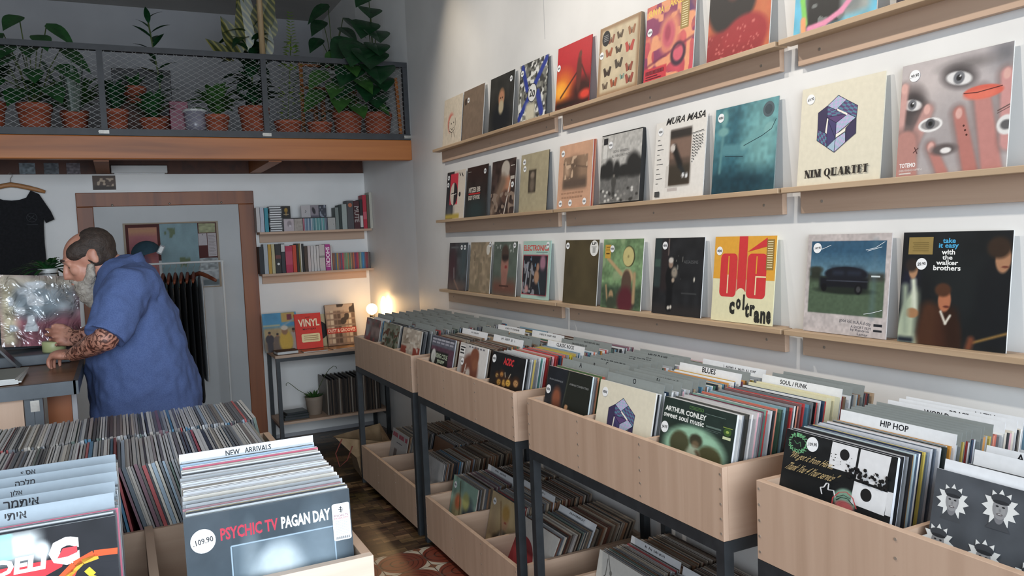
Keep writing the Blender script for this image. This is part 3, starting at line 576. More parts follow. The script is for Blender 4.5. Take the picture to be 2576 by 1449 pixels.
a.stroke([(.16, .2), (.21, .24)], .008, '#5a3a38'); a.stroke([(.17, .25), (.2, .19)], .008, '#5a3a38'); a.stroke([(.9, .46), (1, .5)], .01, '#6b5450'); a.stroke([(.9, .44), (1, .48)], .006, '#6b5450')
a.txt('TOTEMO', .03, .075, .19, .115, '#eee9e6', .03); a.txt('EVERYTHING HAPPENS', .03, .04, .26, .058, '#e3dcd8'); a.quad(.03, .015, .15, .028, '#cfc5c0')
put_display(a, 'record_sleeve', 1.401, 1, 'grey collage sleeve of eyes, fingers and orange lips, nearest on the middle row', [(.13, .89, '.99.90')])
# ---- bottom row
a = Art('#4a474a', 56).noise(.3, 8).ell(.2, .5, .2, .35, '#4a3138', .5).rect(.6, .2, 1, 1, '#46565a', .2).line(.3, .45, .33, .25, .03, '#a0a0a0', .03).rect(0, 0, .9, .15, '#6b5a52', .1).line(.35, .2, .6, 0, .05, '#8a6f62')
a.quad(.1, .88, .5, .92, '#5f6062')
put_display(a, 'record_sleeve', 4.899, 2, 'dark murky group photo sleeve, leftmost on the bottom ledge row', [(.68, .9), (.85, .9)], edge='#9a9da0')
a = Art('#9c8b73', 48).noise(.14, 10).blot('#857862', 9, .55, .2); a.stroke([(.2, .82), (.24, .75), (.23, .62)], .02, '#2e2620'); a.disc(.85, .85, .08, '#d5d1c6', ry=.1)
put_display(a, 'record_sleeve', 4.537, 2, 'tan weathered-wall sleeve, second from left on the bottom ledge row', [(.94, .95)])
a = Art('#59635a', 64).noise(.1, 8).ell(.5, .55, .16, .3, '#9c6f62', .15).ell(.5, .78, .15, .16, '#4a3b33', .2).rect(.0, 0, 1, .28, '#6e4b40', .1).ell(.5, .3, .12, .16, '#94685c', .2).rect(.38, .66, .64, .75, '#2d2422', .03).ell(.55, .53, .05, .03, '#8a3a3a', .3)
a.blot('#9aa09a', 18, .6, .05, .04, .84, .32, .95).blot('#9aa09a', 18, .6, .05, .66, .8, .86, .94); a.quad(.3, .16, .7, .19, '#4c322b')
put_display(a, 'record_sleeve', 4.186, 2, 'green-grey sleeve of a long face in dark glasses on the bottom ledge row', [(.88, .93)])
a = Art('#a7c3b8', 72).rect(.02, .06, .92, .76, '#b33a4a', .004).rect(.035, .075, .905, .745, '#25262c', .006)
a.ell(.75, .62, .1, .14, '#9a7080', .3).rect(.62, .08, .9, .5, '#2a3036', .06).ell(.55, .38, .09, .12, '#a98368', .25).ell(.58, .55, .05, .07, '#a07a66', .2).line(.15, .2, .22, .6, .04, '#b7bcc4', .02).line(.32, .2, .35, .6, .035, '#9a958d', .02).blot('#8a8a90', 16, .68, .05, .04, .08, .5, .7).blot('#5d8aa8', 12, .75, .04, .1, .55, .5, .74).ell(.2, .16, .07, .07, '#b38a86', .4).line(.62, .3, .7, .1, .015, '#8fb3c9')
a.txt('ELECTRONICS', .03, .83, .94, .93, '#c8433f', .03); a.quad(.5, .8, .9, .812, '#6b8a83')
put_display(a, 'record_sleeve', 3.802, 2, 'mint green sleeve with red block title above a dark photo, bottom ledge row', [(.9, .93)], edge='#a7c3b8')
a = Art('#4b422e', 40).noise(.08, 6).rect(.45, .1, .75, .9, '#574d36', .2); a.disc(.86, .87, .12, '#e2e1dc', ry=.12); a.lay += 1; a.txt('LP', .8, .92, .92, .96, '#333', .03); a.quad(.82, .8, .9, .88, '#a9a9a5')
for k in range(3): a.quad(.79, .898-k*.008, .93, .901-k*.008, '#8a8a88')
put_display(a, 'record_sleeve', 3.336, 2, 'plain olive brown sleeve with a large oval sticker on the bottom ledge row', [(.08, .91)], edge='#cfcdc7')
a = Art('#6f8a63', 80).noise(.15, 8).rect(0, 0, 1, .33, '#41513f', .05).noise(.12, 26).blot('#8aa078', 6, .6, .2, 0, .4, 1, 1)
a.line(.14, .72, .5, .5, .06, '#b59a72', .015).ell(.66, .47, .13, .1, '#b89c76', .2).ell(.63, .36, .12, .2, '#59473c', .12).ell(.62, .12, .2, .2, '#5a2830', .25).line(.82, .5, .82, .12, .07, '#a98f6b', .02).ell(.26, .17, .06, .09, '#a58a68', .2).line(.12, .32, .17, .1, .04, '#a58a68').ell(.27, .07, .12, .1, '#3e4638', .2)
a.ell(.66, .75, .15, .15, '#3a3b26', .04).ell(.65, .75, .135, .14, '#c3b87e', .05).ell(.65, .75, .02, .02, '#8e8355', .5)
a.quad(.05, .72, .2, .92, '#c39b45'); a.quad(.08, .88, .17, .89, '#5a4418'); a.quad(.07, .84, .18, .845, '#5a4418'); a.quad(.08, .78, .17, .8, '#5a4418')
put_display(a, 'record_sleeve', 2.983, 2, 'green sleeve of a waving disc-headed bather in a dark dress, bottom ledge row', [(.24, .86)])
a = Art('#232426', 80).noise(.2, 10).rect(0, .35, .16, 1, '#2f3a3a', .02).rect(.02, .62, .14, .72, '#3c5048', .01).rect(.16, .3, .3, .95, '#2b2526', .03).line(.3, .98, .3, .78, .012, '#a08a80').rect(0, 0, 1, .12, '#2d2a2a', .05)
fig(a, .36, .1, .63, '#141517', '#8a7466', '#bfb8b0', .16); a.ell(.44, .55, .06, .07, '#8f8578', .3).ell(.42, .45, .03, .03, '#a89786', .3).ell(.35, .09, .025, .025, '#cfc8bd', .3).ell(.4, .1, .02, .025, '#cfc8bd', .3).blot('#6a6a66', 30, .82, .04, .4, .45, .6, .8).ell(.84, .47, .015, .03, '#c9c3b6', .4)
a.txt('ASSASSINS', .62, .67, .9, .71, '#5c5d5e', .0); a.quad(.6, .28, .9, .3, '#3a3b3c')
put_display(a, 'record_sleeve', 2.586, 2, 'near-black night street sleeve with one standing figure, bottom ledge row', [(.22, .9)], edge='#cfd0d0')
# tall red letters
a = Art('#dcd6b0', 32); a.quad(0, .5, 1, 1, '#d99f3c')
red, cream = '#c93a3c', '#e8dcae'
def rr(x0, y0, x1, y1, r, c):
    p = []
    for cx, cy, s in ((x1-r, y1-r, 0), (x0+r, y1-r, 90), (x0+r, y0+r, 180), (x1-r, y0+r, 270)): p += [(cx+r*math.cos(R(s+15*k)), cy+r*math.sin(R(s+15*k))) for k in range(7)]
    a.pg(p, c)
rr(.12, .29, .4, .8, .06, red); rr(.57, .29, .87, .8, .06, red); a.quad(.415, .36, .555, 1, red)
a.quad(.247, .33, .265, .55, cream); a.quad(.247, .55, .265, .77, '#d99f3c'); a.quad(.705, .57, .722, .77, '#d99f3c'); a.quad(.705, .33, .722, .545, cream); a.quad(.705, .53, .87, .545, cream); a.quad(.404, .36, .41, .8, '#d9876c'); a.quad(.56, .36, .566, .8, '#d9876c')
a.pg([(.56, .82), (.86, .98), (.86, .88)], red); a.disc(.485, .33, .075, '#dcd6b0', ry=.07)
for ch, x0, y0, x1, y1 in (('c', .31, .09, .4, .24), ('o', .42, .15, .5, .28), ('l', .53, .15, .56, .33), ('t', .57, .07, .64, .24), ('r', .65, .09, .73, .22), ('a', .72, .02, .81, .16), ('n', .82, .02, .9, .16), ('e', .91, .02, .98, .17)): a.txt(ch, x0, y0, x1, y1, '#2c2c28', .05)
a.quad(.86, .62, .97, .96, '#8e7440')
for k in range(12): a.quad(.875, .645+k*.026, .955, .654+k*.026, '#e8dcae')
put_display(a, 'record_sleeve', 2.21, 2, 'yellow and cream sleeve with tall red letters above black lettering, bottom ledge row', [(.09, .83)], edge='#dcd6b0')
a = Art('#b7aeab', 110).noise(.05, 10).rect(.05, .2, .95, .93, '#3c4c3f', .004).noise(.03, 30)
m0 = (a.u > .05)*(a.u < .95)*(a.v > .57)*(a.v < .93); a.mixin(m0*1.0, '#31536b'); g = (a.v-.57)/.36; a.mixin(m0*np.clip(.65-g*.9, 0, 1), '#86a6ae')
a.rect(.05, .2, .95, .57, '#4c5c48', .01).noise(.06, 40).rect(.05, .53, .2, .65, '#2a2f27', .03).rect(.75, .54, .95, .62, '#3b3d38', .02).ell(.13, .64, .08, .03, '#2f332b', .4)
a.rect(.18, .45, .77, .57, '#14161c', .02).ell(.5, .6, .26, .075, '#161820', .08).rect(.3, .56, .72, .66, '#171a22', .04).ell(.48, .435, .33, .035, '#1f2620', .3).ell(.66, .455, .045, .05, '#0e0f12', .15).ell(.66, .455, .025, .03, '#3a3b3d', .2).ell(.24, .46, .035, .04, '#0e0f12', .15).line(.27, .535, .76, .53, .006, '#4d515c', .004).rect(.34, .59, .48, .635, '#242a36', .02).rect(.52, .59, .68, .635, '#222834', .02).line(.83, .2, .83, .93, .05, '#5d7887', .03, .35)
for x, y, x1, y1 in ((.14, .84, .3, .89), (.72, .84, .93, .92), (.74, .83, .9, .87), (.74, .22, .94, .27), (.1, .82, .22, .86)): a.stroke([(x, y), ((x+x1)/2, y+.02), (x1, y1)], .005, '#d7dce0')
a.quad(.8, .58, .9, .595, '#c9d0d0'); a.quad(.86, .11, .955, .135, '#23252a'); a.quad(.86, .06, .955, .08, '#23252a')
a.txt('good kid, m.A.A.d city', .46, .11, .83, .155, '#4a4a52', 0, -3); a.txt('A SHORT FILM', .6, .075, .83, .1, '#4a4a52', 0, -2); a.txt('by Kendrick', .6, .04, .82, .07, '#4a4a52', 0, -2); a.txt('Lamar', .68, .01, .8, .035, '#4a4a52', 0, -3)
put_display(a, 'record_sleeve', 1.756, 2, 'instant-photo style sleeve of a dark van on a lawn, bottom ledge row', [(.13, .86, '.149.90')], edge='#c4bdb9')
a = Art('#15171a', 120).noise(.25, 8).ell(.5, .5, .5, .6, '#1c2222', .8, a=.6)
# three seated people in dark clothes
a.ell(.1, .5, .1, .2, '#1a1c2a', .3).ell(.13, .15, .13, .34, '#a9b39a', .12, -8).rect(.18, .05, .33, .6, '#15181a', .05).line(.13, .56, .16, .3, .05, '#c8cdb9', .02).ell(.12, .66, .045, .08, '#a87f5f', .15).ell(.1, .7, .06, .06, '#2c2420', .3).ell(.13, .27, .07, .045, '#9c7350', .15).rect(0, 0, .16, .05, '#1b222c', .02).line(.05, .5, .07, .1, .06, '#8f9a86', .03)
a.ell(.4, .1, .2, .24, '#3d2318', .15).line(.3, .3, .28, 0, .16, '#452a1c', .04).line(.5, .28, .55, 0, .14, '#2c1a12', .04).ell(.44, .4, .06, .1, '#a86a4c', .12).ell(.42, .49, .075, .06, '#4b2f20', .2).line(.41, .3, .46, .2, .02, '#d6d0c2', .008).line(.5, .27, .46, .2, .02, '#d6d0c2', .008).ell(.46, .345, .03, .01, '#5a2a22', .3)
a.ell(.92, .4, .2, .4, '#15181b', .2).ell(.93, .77, .065, .12, '#a5795b', .12).ell(.89, .86, .1, .09, '#33261d', .2).ell(.95, .7, .03, .01, '#6b3a2e', .3).line(.72, .06, 1, .16, .02, '#8a6a3a', .01).line(.7, .08, .68, 0, .06, '#6b3d2a', .02)
for t, x0, y0, x1, y1, c in (('take', .39, .9, .51, .945, '#4aa3cf'), ('it easy', .355, .845, .54, .9, '#4aa3cf'), ('with', .385, .8, .51, .845, '#e9e9e6'), ('the', .395, .755, .49, .795, '#e9e9e6'), ('walker', .34, .708, .545, .75, '#e9e9e6'), ('brothers', .315, .66, .57, .705, '#e9e9e6')): a.txt(t, x0, y0, x1, y1, c, .025)
a.quad(.06, .8, .3, .955, '#8f7a48')
for k in range(5): a.quad(.1+.01*(k % 2), .83+k*.018, .26, .835+k*.018, '#6b5a30')
put_display(a, 'record_sleeve', 1.402, 2, 'black sleeve of three seated men with blue and white title, nearest on bottom ledge', [(.2, .715, '.89.90')], edge='#d5d5d3')
# ================================================================ record sleeves in bulk
SL = []            # every packed sleeve: (distance, forced, location, rotation, thickness, colours, label, group)
PAL_MIX = ['#d9dadb', '#c9cbcd', '#e4e4e2', '#b9bcbe', '#cfd3d6', '#9fa3a6', '#8d9194', '#6d7174', '#55585b', '#3a3d40', '#26282b', '#2c3138', '#d8cfc0', '#c7b9a4', '#a88f74', '#b33f3f', '#c46a5a', '#d98f7a', '#7f9fb0', '#5f8ba0', '#33485f', '#7da092', '#4b6b5a', '#b9a55a', '#c58a4a', '#8a5b6b', '#d7a9b0', '#7a5a45']
PAL_DARK = ['#6b5d50', '#7d6d5d', '#57493d', '#4a3d33', '#8a7a68', '#9a8a78', '#3a302a', '#6d4a38', '#7a5a44', '#5a5048', '#a59887', '#4d4a48', '#8c6a50', '#2f2a27', '#93877a', '#5d3a2e']
PAL_GREY = ['#8c8d8f', '#77797b', '#9b9c9d', '#66686b', '#55575a', '#a8a9aa', '#7f7a78', '#8f8783', '#6e7074', '#4b4d51', '#b5b5b5', '#3d3f43', '#7c7f86', '#98928b', '#5d636b', '#a39b93', '#70525a', '#5c6a63', '#8b9aa6', '#9c4a4a', '#46708a', '#b9b2a6']
CN = [('#ffffff', 'white'), ('#d9dadb', 'pale grey'), ('#9a9c9e', 'grey'), ('#5c5f62', 'dark grey'), ('#1f2023', 'black'), ('#b33f3f', 'red'), ('#d98f7a', 'salmon'), ('#7f9fb0', 'light blue'), ('#33485f', 'navy'), ('#7da092', 'sea green'), ('#4b6b5a', 'green'), ('#c9b45a', 'yellow'), ('#c58a4a', 'orange'), ('#8a5b6b', 'mauve'), ('#d7a9b0', 'pink'), ('#c7b9a4', 'cream'), ('#a88f74', 'tan'), ('#7a5a45', 'brown'), ('#4a3d33', 'dark brown')]
def cname(c):
    c = np.array(hx(c)); return min(CN, key=lambda q: ((np.array(hx(q[0]))-c)**2).sum())[1]
ORD = ['first', 'second', 'third', 'fourth', 'fifth', 'sixth', 'seventh', 'eighth', 'ninth', 'tenth', 'eleventh', 'twelfth', 'thirteenth', 'fourteenth', 'fifteenth', 'sixteenth', 'seventeenth', 'eighteenth', 'nineteenth', 'twentieth']
def ordw(n):
    if n <= 20: return ORD[n-1]
    t = ('twenty', 'thirty', 'forty', 'fifty', 'sixty')[n//10-2]
    return {20: 'twentieth', 30: 'thirtieth', 40: 'fortieth', 50: 'fiftieth', 60: 'sixtieth'}[n] if n % 10 == 0 else t+'-'+ORD[n % 10-1]
def sleeve_geo(t, c, spine, top, w=.313, h=.312):
    b = [(x*w/2, y, z*h) for z in (0, 1) for y in (0, t) for x in (-1, 1)]
    fs = ((0, 1, 5, 4), (3, 2, 6, 7), (2, 0, 4, 6), (1, 3, 7, 5), (4, 5, 7, 6), (0, 2, 3, 1)); cc = (c, c, spine, spine, top, c)
    vs = [b[i] for q in fs for i in q]; cs = [hx(k) for k in cc for _ in range(4)]
    return vs, [tuple(range(4*i, 4*i+4)) for i in range(6)], cs
_smesh = {}
_ci = cam.matrix_world.inverted()
def in_view(m):
    for p in ((-.155, 0, .31), (.155, 0, .31), (0, 0, .31), (.155, 0, .17), (-.155, 0, .17)):
        q = _ci @ (m @ Vector(p))
        if q.z < -.1 and abs(q.x/-q.z) < .644+.02 and abs(q.y/-q.z) < .362+.02: return True
    return False
def flush_sleeves(limit):
    SL[:] = [s for s in SL if in_view(s['m'])]      # sleeves wholly outside the picture are left out
    SL.sort(key=lambda s: s['d']); stuff_v, stuff_f, stuff_c = [], [], []
    for k, s in enumerate(SL):
        v, f, c = sleeve_geo(s['t'], *s['c'], h=s['h'])
        if k < limit:
            key = (s['t'], s['c'], s['h'])
            if key not in _smesh:
                o = col_mesh('record_sleeve', v, f, np.array(c), 'sleeve', None, False); _smesh[key] = o.data; bpy.data.objects.remove(o)
            o = bpy.data.objects.new('record_sleeve', _smesh[key]); COL.objects.link(o); o.matrix_world = s['m']
            tag(o, s['label'], 'record', s['group'])
        else:
            b = len(stuff_v); stuff_v += [tuple(s['m'] @ Vector(p)) for p in v]; stuff_f += [tuple(i+b for i in q) for q in f]; stuff_c += c
    if stuff_v:
        o = col_mesh('record_sleeves', stuff_v, stuff_f, np.array(stuff_c), 'sleeve')
        tag(o, 'tightly packed record sleeves seen edge-on in the farther and lower crates', 'records', None, 'stuff')
def scribble(a, x0, x1, y, h, col='#2a2b30', seed=0):
    r = random.Random(seed); x = x0; wd = h*.55
    while x < x1:
        if r.random() > .12:
            for _ in range(3): a.stroke([(x+r.random()*wd, y+r.random()*h*.3), (x+r.random()*wd, y+h*(.6+.4*r.random()))], h*.15, col)
            a.stroke([(x, y+h*r.random()), (x+wd, y+h*r.random())], h*.14, col)
        x += wd*1.35
DIVN = [0]
def divider(m, colour, text, tx, label, size=.05, w=.318, h=.338, wd=None, group='divider cards in the crates'):
    size *= .82
    a = Art({'grey': '#8a908e', 'white': '#dfe1e3', 'blue': '#98a4ad'}[colour], 2, w, h)
    if text and text.startswith('~'): scribble(a, tx-float(text[1:])/2, tx+float(text[1:])/2, .945, size*.7, seed=DIVN[0])
    elif text:
        t = text; asp = text_geo(t, .02)[2]; W = wd or size*asp*h/w
        a.txt(t, tx-W/2, .94, tx+W/2, .94+size, '#1d1e24', .02)
    DIVN[0] += 1
    o = a.build('divider_card', .0014, {'grey': '#7f8583', 'white': '#d5d7d9', 'blue': '#8d99a2'}[colour]); o.matrix_world = m
    return tag(o, label, 'divider', group)
def stack(items, start, along, rz, alpha, z0, limit, anchor, seed, group, pal, jit=.005, gap=(.0004, .003), fill=False, zs=0, sd=0):
    """place items one behind the other from `start` (x, y), going in direction `along`, leaning back by alpha"""
    r = random.Random(seed); ca, sa = math.cos(alpha), math.sin(alpha); d = 0.0; n = 0; ahead = anchor
    base = Euler((-alpha, 0, rz)).to_matrix().to_4x4(); ax = Vector((along[0], along[1], 0)); side = Vector((-along[1], along[0], 0)); extra = 0
    if fill:
        tot = sum((it[1] if it[0] != 'd' else .0014)/ca+(gap[0]+gap[1])/2 for it in items); extra = min(.02, max(0, (limit-tot-.004)/max(1, len(items))))
    for it in items:
        k = it[0]; t = it[1] if k == 'r' else (.0014 if k == 'd' else it[1])
        if d+t/ca > limit: break
        j = r.uniform(-jit, jit)
        loc = Vector((start[0], start[1], z0+t*sa+.0005+zs*d))+ax*d+side*(j+sd*d)
        m = Matrix.Translation(loc) @ base
        if k == 'r':
            n += 1; c = it[2] if len(it) > 2 else r.choice(pal); q = r.random()
            spine = c if q < .5 else (shade(c, .6) if q < .7 else r.choice(pal)); top = r.choice([shade(c, 1.1), '#b9b7b2', '#d5d3cf', shade(c, .8)])
            h = r.choice([.312, .311, .313, .309]); key = lambda z: z if isinstance(z, str) else tuple(round(v, 2) for v in z)
            SL.append(dict(d=(loc-CAMLOC).length, m=m, t=t, c=(key(c), key(spine), key(top)), h=h, group=group, label=f'{cname(c)} record sleeve seen edge-on, {ordw(n)} {ahead}'))
        elif k == 'd': divider(m, it[2], it[3], it[4], it[5], *it[6:])
        elif k == 'c':
            _, t_, art, name, label, st, *ex = it
            o = art.build(name, t_, ex[0] if ex else '#d8d5cf', ex[1] if len(ex) > 1 else 'print'); o.matrix_world = m; tag(o, label, 'record', group)
            for s_ in st: sticker(o, *s_)
        d += t/ca+extra+r.uniform(*gap)*(0.25 if k == 'd' else 1)
    return d
def some(n, seed, pal=None, tmin=.004):
    r = random.Random(seed); return [('r', r.choice([tmin, tmin+.0015, tmin+.0015, tmin+.004]))+((r.choice(pal),) if pal else ()) for _ in range(n)]

# ================================================================ front covers of the browser crates
cov = {}
a = Art('#1d1f20', 110).noise(.2, 10).rect(0, 0, 1, .5, '#17191a', .2)
word = 'A TRIBE CALLED QUEST '
for k, ch in enumerate('TRIBECALLEDQUEST*'):
    t = R(140-k*21.2); x, y = .13+.085*math.cos(t), .80+.14*math.sin(t)
    a.txt(ch, x-.014, y-.034, x+.014, y+.034, '#6fae7c', .03, up=False)
a.lay += 1; a.stroke([(.09, .83), (.12, .78), (.15, .83), (.16, .75)], .008, '#4d7a57')
a.pg([(.44, .56), (.67, .56), (.68, .98), (.45, .98)], '#dcdcdc'); a.pg([(.69, .5), (.93, .48), (.95, .98), (.7, .98)], '#dadada'); a.pg([(.67, .1), (.95, .08), (.96, .44), (.68, .46)], '#dadada'); a.quad(.955, .1, 1, .46, '#d2d2d2')
a.disc(.57, .82, .042, '#202020', ry=.09); a.disc(.79, .3, .046, '#1c1c1c', ry=.1)
r_ = random.Random(5)
for k in range(90):
    x, y = .6+.36*r_.random(), .47+.2*r_.random()**1.5; s_ = .004+.014*r_.random(); a.disc(x, y, s_, '#1b1b1c', 6, s_*2)
for k in range(16): a.disc(.44+.22*r_.random(), .56+.3*r_.random(), .004+.006*r_.random(), '#1b1b1c', 6)
a.txt('"We got it from Here...', .04, .5, .47, .66, '#c0a878', 0, 0, .18); a.txt('Thank You 4 Your service"', .03, .33, .5, .47, '#c0a878', 0, 3, .18)
a.stroke([(.43, .1), (.41, .2), (.44, .22), (.46, .3), (.48, .3), (.48, .2), (.53, .22), (.55, .12)], .012, '#d8d8d8'); a.ell(.62, .12, .1, .17, '#7fa08b', .12).ell(.62, .02, .08, .08, '#b05a5a', .2)
a.stroke([(.53, .0), (.53, .1), (.58, .22), (.64, .26), (.7, .2), (.74, .05)], .01, '#b9474a'); a.stroke([(.56, .08), (.6, .15), (.66, .16), (.71, .09)], .01, '#24352c'); a.stroke([(.56, .13), (.62, .2), (.68, .17)], .008, '#24352c')
cov['tribe'] = a
a = Art('#4a4e53', 110).noise(.12, 10)
def burst(x, y, r0, r1, n=12, c='#d8d9d6'): a.pg([(x+(r0 if k % 2 else r1)*math.sin(math.pi*k/n), y+(r0 if k % 2 else r1)*math.cos(math.pi*k/n)) for k in range(2*n)], c)
for x, y, s_ in ((.13, .82, .095), (.43, .86, .1), (.07, .55, .095), (.37, .54, .1), (.72, .82, .1), (.66, .5, .1)):
    burst(x, y, s_*.8, s_*1.15)
    P = lambda rx, ry, dx, dy, c: a.disc(x+dx*s_, y+dy*s_, rx*s_, c, 20, ry*s_)
    a.pg([(x-.75*s_, y-1.3*s_), (x-.3*s_, y-.65*s_), (x+.3*s_, y-.65*s_), (x+.75*s_, y-1.3*s_)], '#44474b')
    P(.3, .45, 0, -.5, '#77777a'); P(.46, .66, 0, 0, '#8b8b8c'); P(.3, .34, .04, -.1, '#949494'); P(.6, .3, 0, .55, '#3e4145'); P(.5, .12, .02, .36, '#2c2e31')
    P(.09, .05, -.18, .1, '#232426'); P(.09, .05, .2, .1, '#232426'); P(.07, .1, .02, -.12, '#808081'); P(.19, .07, .02, -.36, '#5d5658'); P(.12, .03, .02, -.35, '#b9b9b7')
cov['ethio'] = a
a = Art('#26332e', 100).rect(0, 0, 1, .62, '#27322b', .02).ell(.5, .3, .43, .36, '#8fb59a', .12).noise(.08, 12).ell(.3, .34, .14, .2, '#4a4a33', .15).ell(.72, .24, .17, .2, '#4c4930', .15).ell(.52, .46, .09, .1, '#3c3a2c', .2).ell(.52, .4, .05, .06, '#6a5a44', .3).ell(.5, .2, .1, .16, '#a9b09a', .3).line(.55, .3, .66, .14, .05, '#5a4a38', .02).ell(.66, .19, .02, .012, '#e9e6c9', .4)
a.txt('ARTHUR CONLEY', .03, .79, .62, .87, '#e3e5df', .035); a.txt('sweet soul music', .02, .69, .6, .775, '#e3e5df', .02)
a.stroke([(.38, .91), (.57, .91), (.57, .95), (.38, .95), (.38, .91)], .006, '#5f8a4a'); a.quad(.4, .925, .55, .935, '#4f6f42'); a.quad(.6, .895, .87, .902, '#6d7f78'); a.quad(.63, .71, .83, .735, '#5f7068'); a.quad(.63, .68, .83, .685, '#5d6d66'); a.quad(.63, .66, .8, .665, '#5d6d66')
a.disc(.91, .72, .05, '#3e5a2c', ry=.06); a.lay += 1; a.disc(.91, .72, .02, '#9ab05a'); a.quad(.86, .61, .96, .65, '#c9cfa8'); a.stroke([(.85, .78), (.97, .78)], .01, '#8a9a4a')
cov['conley'] = a
cov['nim'] = nim(40)
a = Art('#1f2227', 80).noise(.15, 8).rect(.46, 0, 1, 1, '#22251f', .02).ell(.27, .38, .1, .22, '#8a5038', .35).ell(.3, .1, .12, .2, '#6a4030', .5).rect(0, 0, .5, .08, '#5a4630', .1)
a.line(.5, 1, .42, .1, .02, '#3e4238', .008)
for k, (x, y) in enumerate(((.52, .28), (.58, .2), (.64, .18), (.7, .13))): a.line(x, y, x-.03, -.05, .07, '#b0835f', .012).ell(x, y, .034, .03, '#b98c68', .2)
a.txt('FROM DARKNESS', .06, .72, .38, .755, '#8d9094'); a.txt('AVISHAI COHEN TRIO', .53, .72, .95, .76, '#9a9c9a')
cov['dark2'] = a
a = Art('#17181a', 80).noise(.2, 10).ell(.5, .1, .5, .2, '#2a2018', .6)
for x, y, s_, c in ((.22, .36, .06, '#b08a50'), (.36, .42, .07, '#a8763f'), (.46, .22, .09, '#c9994a'), (.58, .25, .09, '#d9a94a'), (.8, .3, .09, '#b88a5a'), (.3, .2, .08, '#b98a40')): a.ell(x, y+s_*.5, s_*1.2, s_*1.6, '#3a2418', .3).ell(x, y, s_*.75, s_, c, .25).ell(x-s_*.25, y+.01, s_*.15, s_*.1, '#2a1808', .4).ell(x+s_*.25, y+.01, s_*.15, s_*.1, '#2a1808', .4).ell(x, y-s_*.5, s_*.25, s_*.12, '#5a3018', .4)
a.line(.45, .5, .48, .38, .02, '#c9b9a0', .01).line(.62, .5, .58, .38, .02, '#c9b9a0', .01)
a.txt('AC/DC', .36, .7, .66, .9, '#c9363a', .05, shear=.05)
cov['rock'] = a
a = Art('#cfccc8', 72).rect(0, 0, .3, 1, '#a09c9a', .2).ell(.45, .3, .3, .45, '#6f4233', .15).ell(.58, .7, .15, .25, '#7a4a36', .15).ell(.4, .2, .08, .16, '#bdb5ac', .3).line(.3, .45, .26, .1, .03, '#c9c0b8', .01).ell(.62, .5, .1, .16, '#84543c', .3).blot('#c9c1ba', 22, .78, .04, .2, .0, .7, .3).ell(.46, 0, .1, .12, '#c3b8ac', .2)
a.quad(.0, .62, .2, .93, '#dedcd8'); a.quad(.03, .86, .2, .9, '#2a2a2c'); a.quad(.03, .78, .16, .83, '#2a2a2c'); a.quad(.03, .7, .18, .74, '#2a2a2c')
for k in range(6): a.quad(.33+k*.1, .92, .39+k*.1, .96, '#6a6a70')
cov['coat'] = a
a = Art('#5b5d68', 72).rect(0, 0, 1, .66, '#563a48', .02).rect(0, 0, .78, .52, '#1d1f1c', .008).noise(.1, 14).ell(.15, .34, .1, .22, '#c9c9c4', .12).ell(.17, .22, .06, .2, '#b5b8b0', .2)
for k in range(5): a.quad(.03+k*.19, .86, .2+k*.19, .92, '#a9a9b2'); a.quad(.03+k*.19, .76, .18+k*.19, .82, '#9c9ca6')
a.quad(0, .94, 1, .95, '#26262c'); a.txt('KING COLE', .26, .3, .76, .46, '#a9b39c', .04); a.txt('young', .34, .1, .66, .26, '#a9b39c', .04)
cov['cole'] = a
a = Art('#b5a99a', 56).noise(.1, 12).rect(0, 0, .3, .35, '#8a3f30', .03).rect(.66, 0, 1, .4, '#8c4032', .02).rect(.15, .5, .3, .75, '#6a5a48', .1).line(.1, .45, .9, .55, .02, '#7a6a58', .02).blot('#d0c8ba', 10, .6, .1, .2, .2, .9, 1); cov['redpatch'] = a
cov['garden'] = Art('#76796a', 56).noise(.15, 10).blot('#3e4632', 8, .45, .1, .2, 0, .9, .8).rect(0, .2, .18, .95, '#a0a296', .05).blot('#5a3a2a', 12, .7, .06)
cov['misty'] = Art('#6f605c', 40).noise(.3, 6).rect(0, 0, .3, 1, '#8a8a8c', .1).blot('#8a4a4a', 6, .6, .2)
a = Art('#b5b2ae', 48).rect(.25, .2, .43, .62, '#6a6260', .01); [a.quad(.05+.065*k_, .85, .1+.065*k_, .94, '#a8344a') for k_ in range(14) if k_ not in (5, 11)]; a.quad(.35, .75, .7, .765, '#5a5458'); cov['redtitle'] = a
a = Art('#a9a8a6', 40).noise(.06, 8); a.stroke([(.2, .2), (.5, .5), (.8, .45)], .01, '#6a6260'); a.stroke([(.5, .5), (.45, .8)], .008, '#6a6260'); cov['pale'] = a
a = Art('#7f9a8b', 72).noise(.15, 8).ell(.75, .35, .28, .4, '#46525a', .2).ell(.3, .45, .2, .3, '#a8a07a', .3).ell(.3, .62, .12, .12, '#b5623f', .35).ell(.35, .15, .22, .16, '#b5603c', .3).ell(.6, .7, .14, .14, '#a8a86a', .3).line(.3, .95, .42, .4, .03, '#4a4a32', .015).rect(.8, .0, 1, .2, '#5a6a72', .1); cov['birds'] = a
a = Art('#c0aa80', 64).noise(.06, 8).rect(0, 0, .28, 1, '#b09a78', .1).ell(.55, .68, .11, .16, '#c99f7c', .2).ell(.54, .78, .12, .12, '#b5904f', .3).ell(.55, .2, .28, .3, '#4d4d4a', .15).ell(.48, .22, .09, .3, '#b0a898', .15).ell(.3, .15, .14, .24, '#4a3f36', .2).ell(.35, .1, .08, .2, '#b5744a', .3).line(.5, .4, .32, .9, .03, '#8a6a48', .015).ell(.56, .64, .04, .015, '#a04a3a', .4); cov['woman'] = a
a = Art('#c0bdb6', 48); a.disc(.2, .35, .42, '#8e3438'); cov['reddot'] = a
a = Art('#d0cfc8', 72).rect(.5, 0, .85, .35, '#bfcaa0', .2)
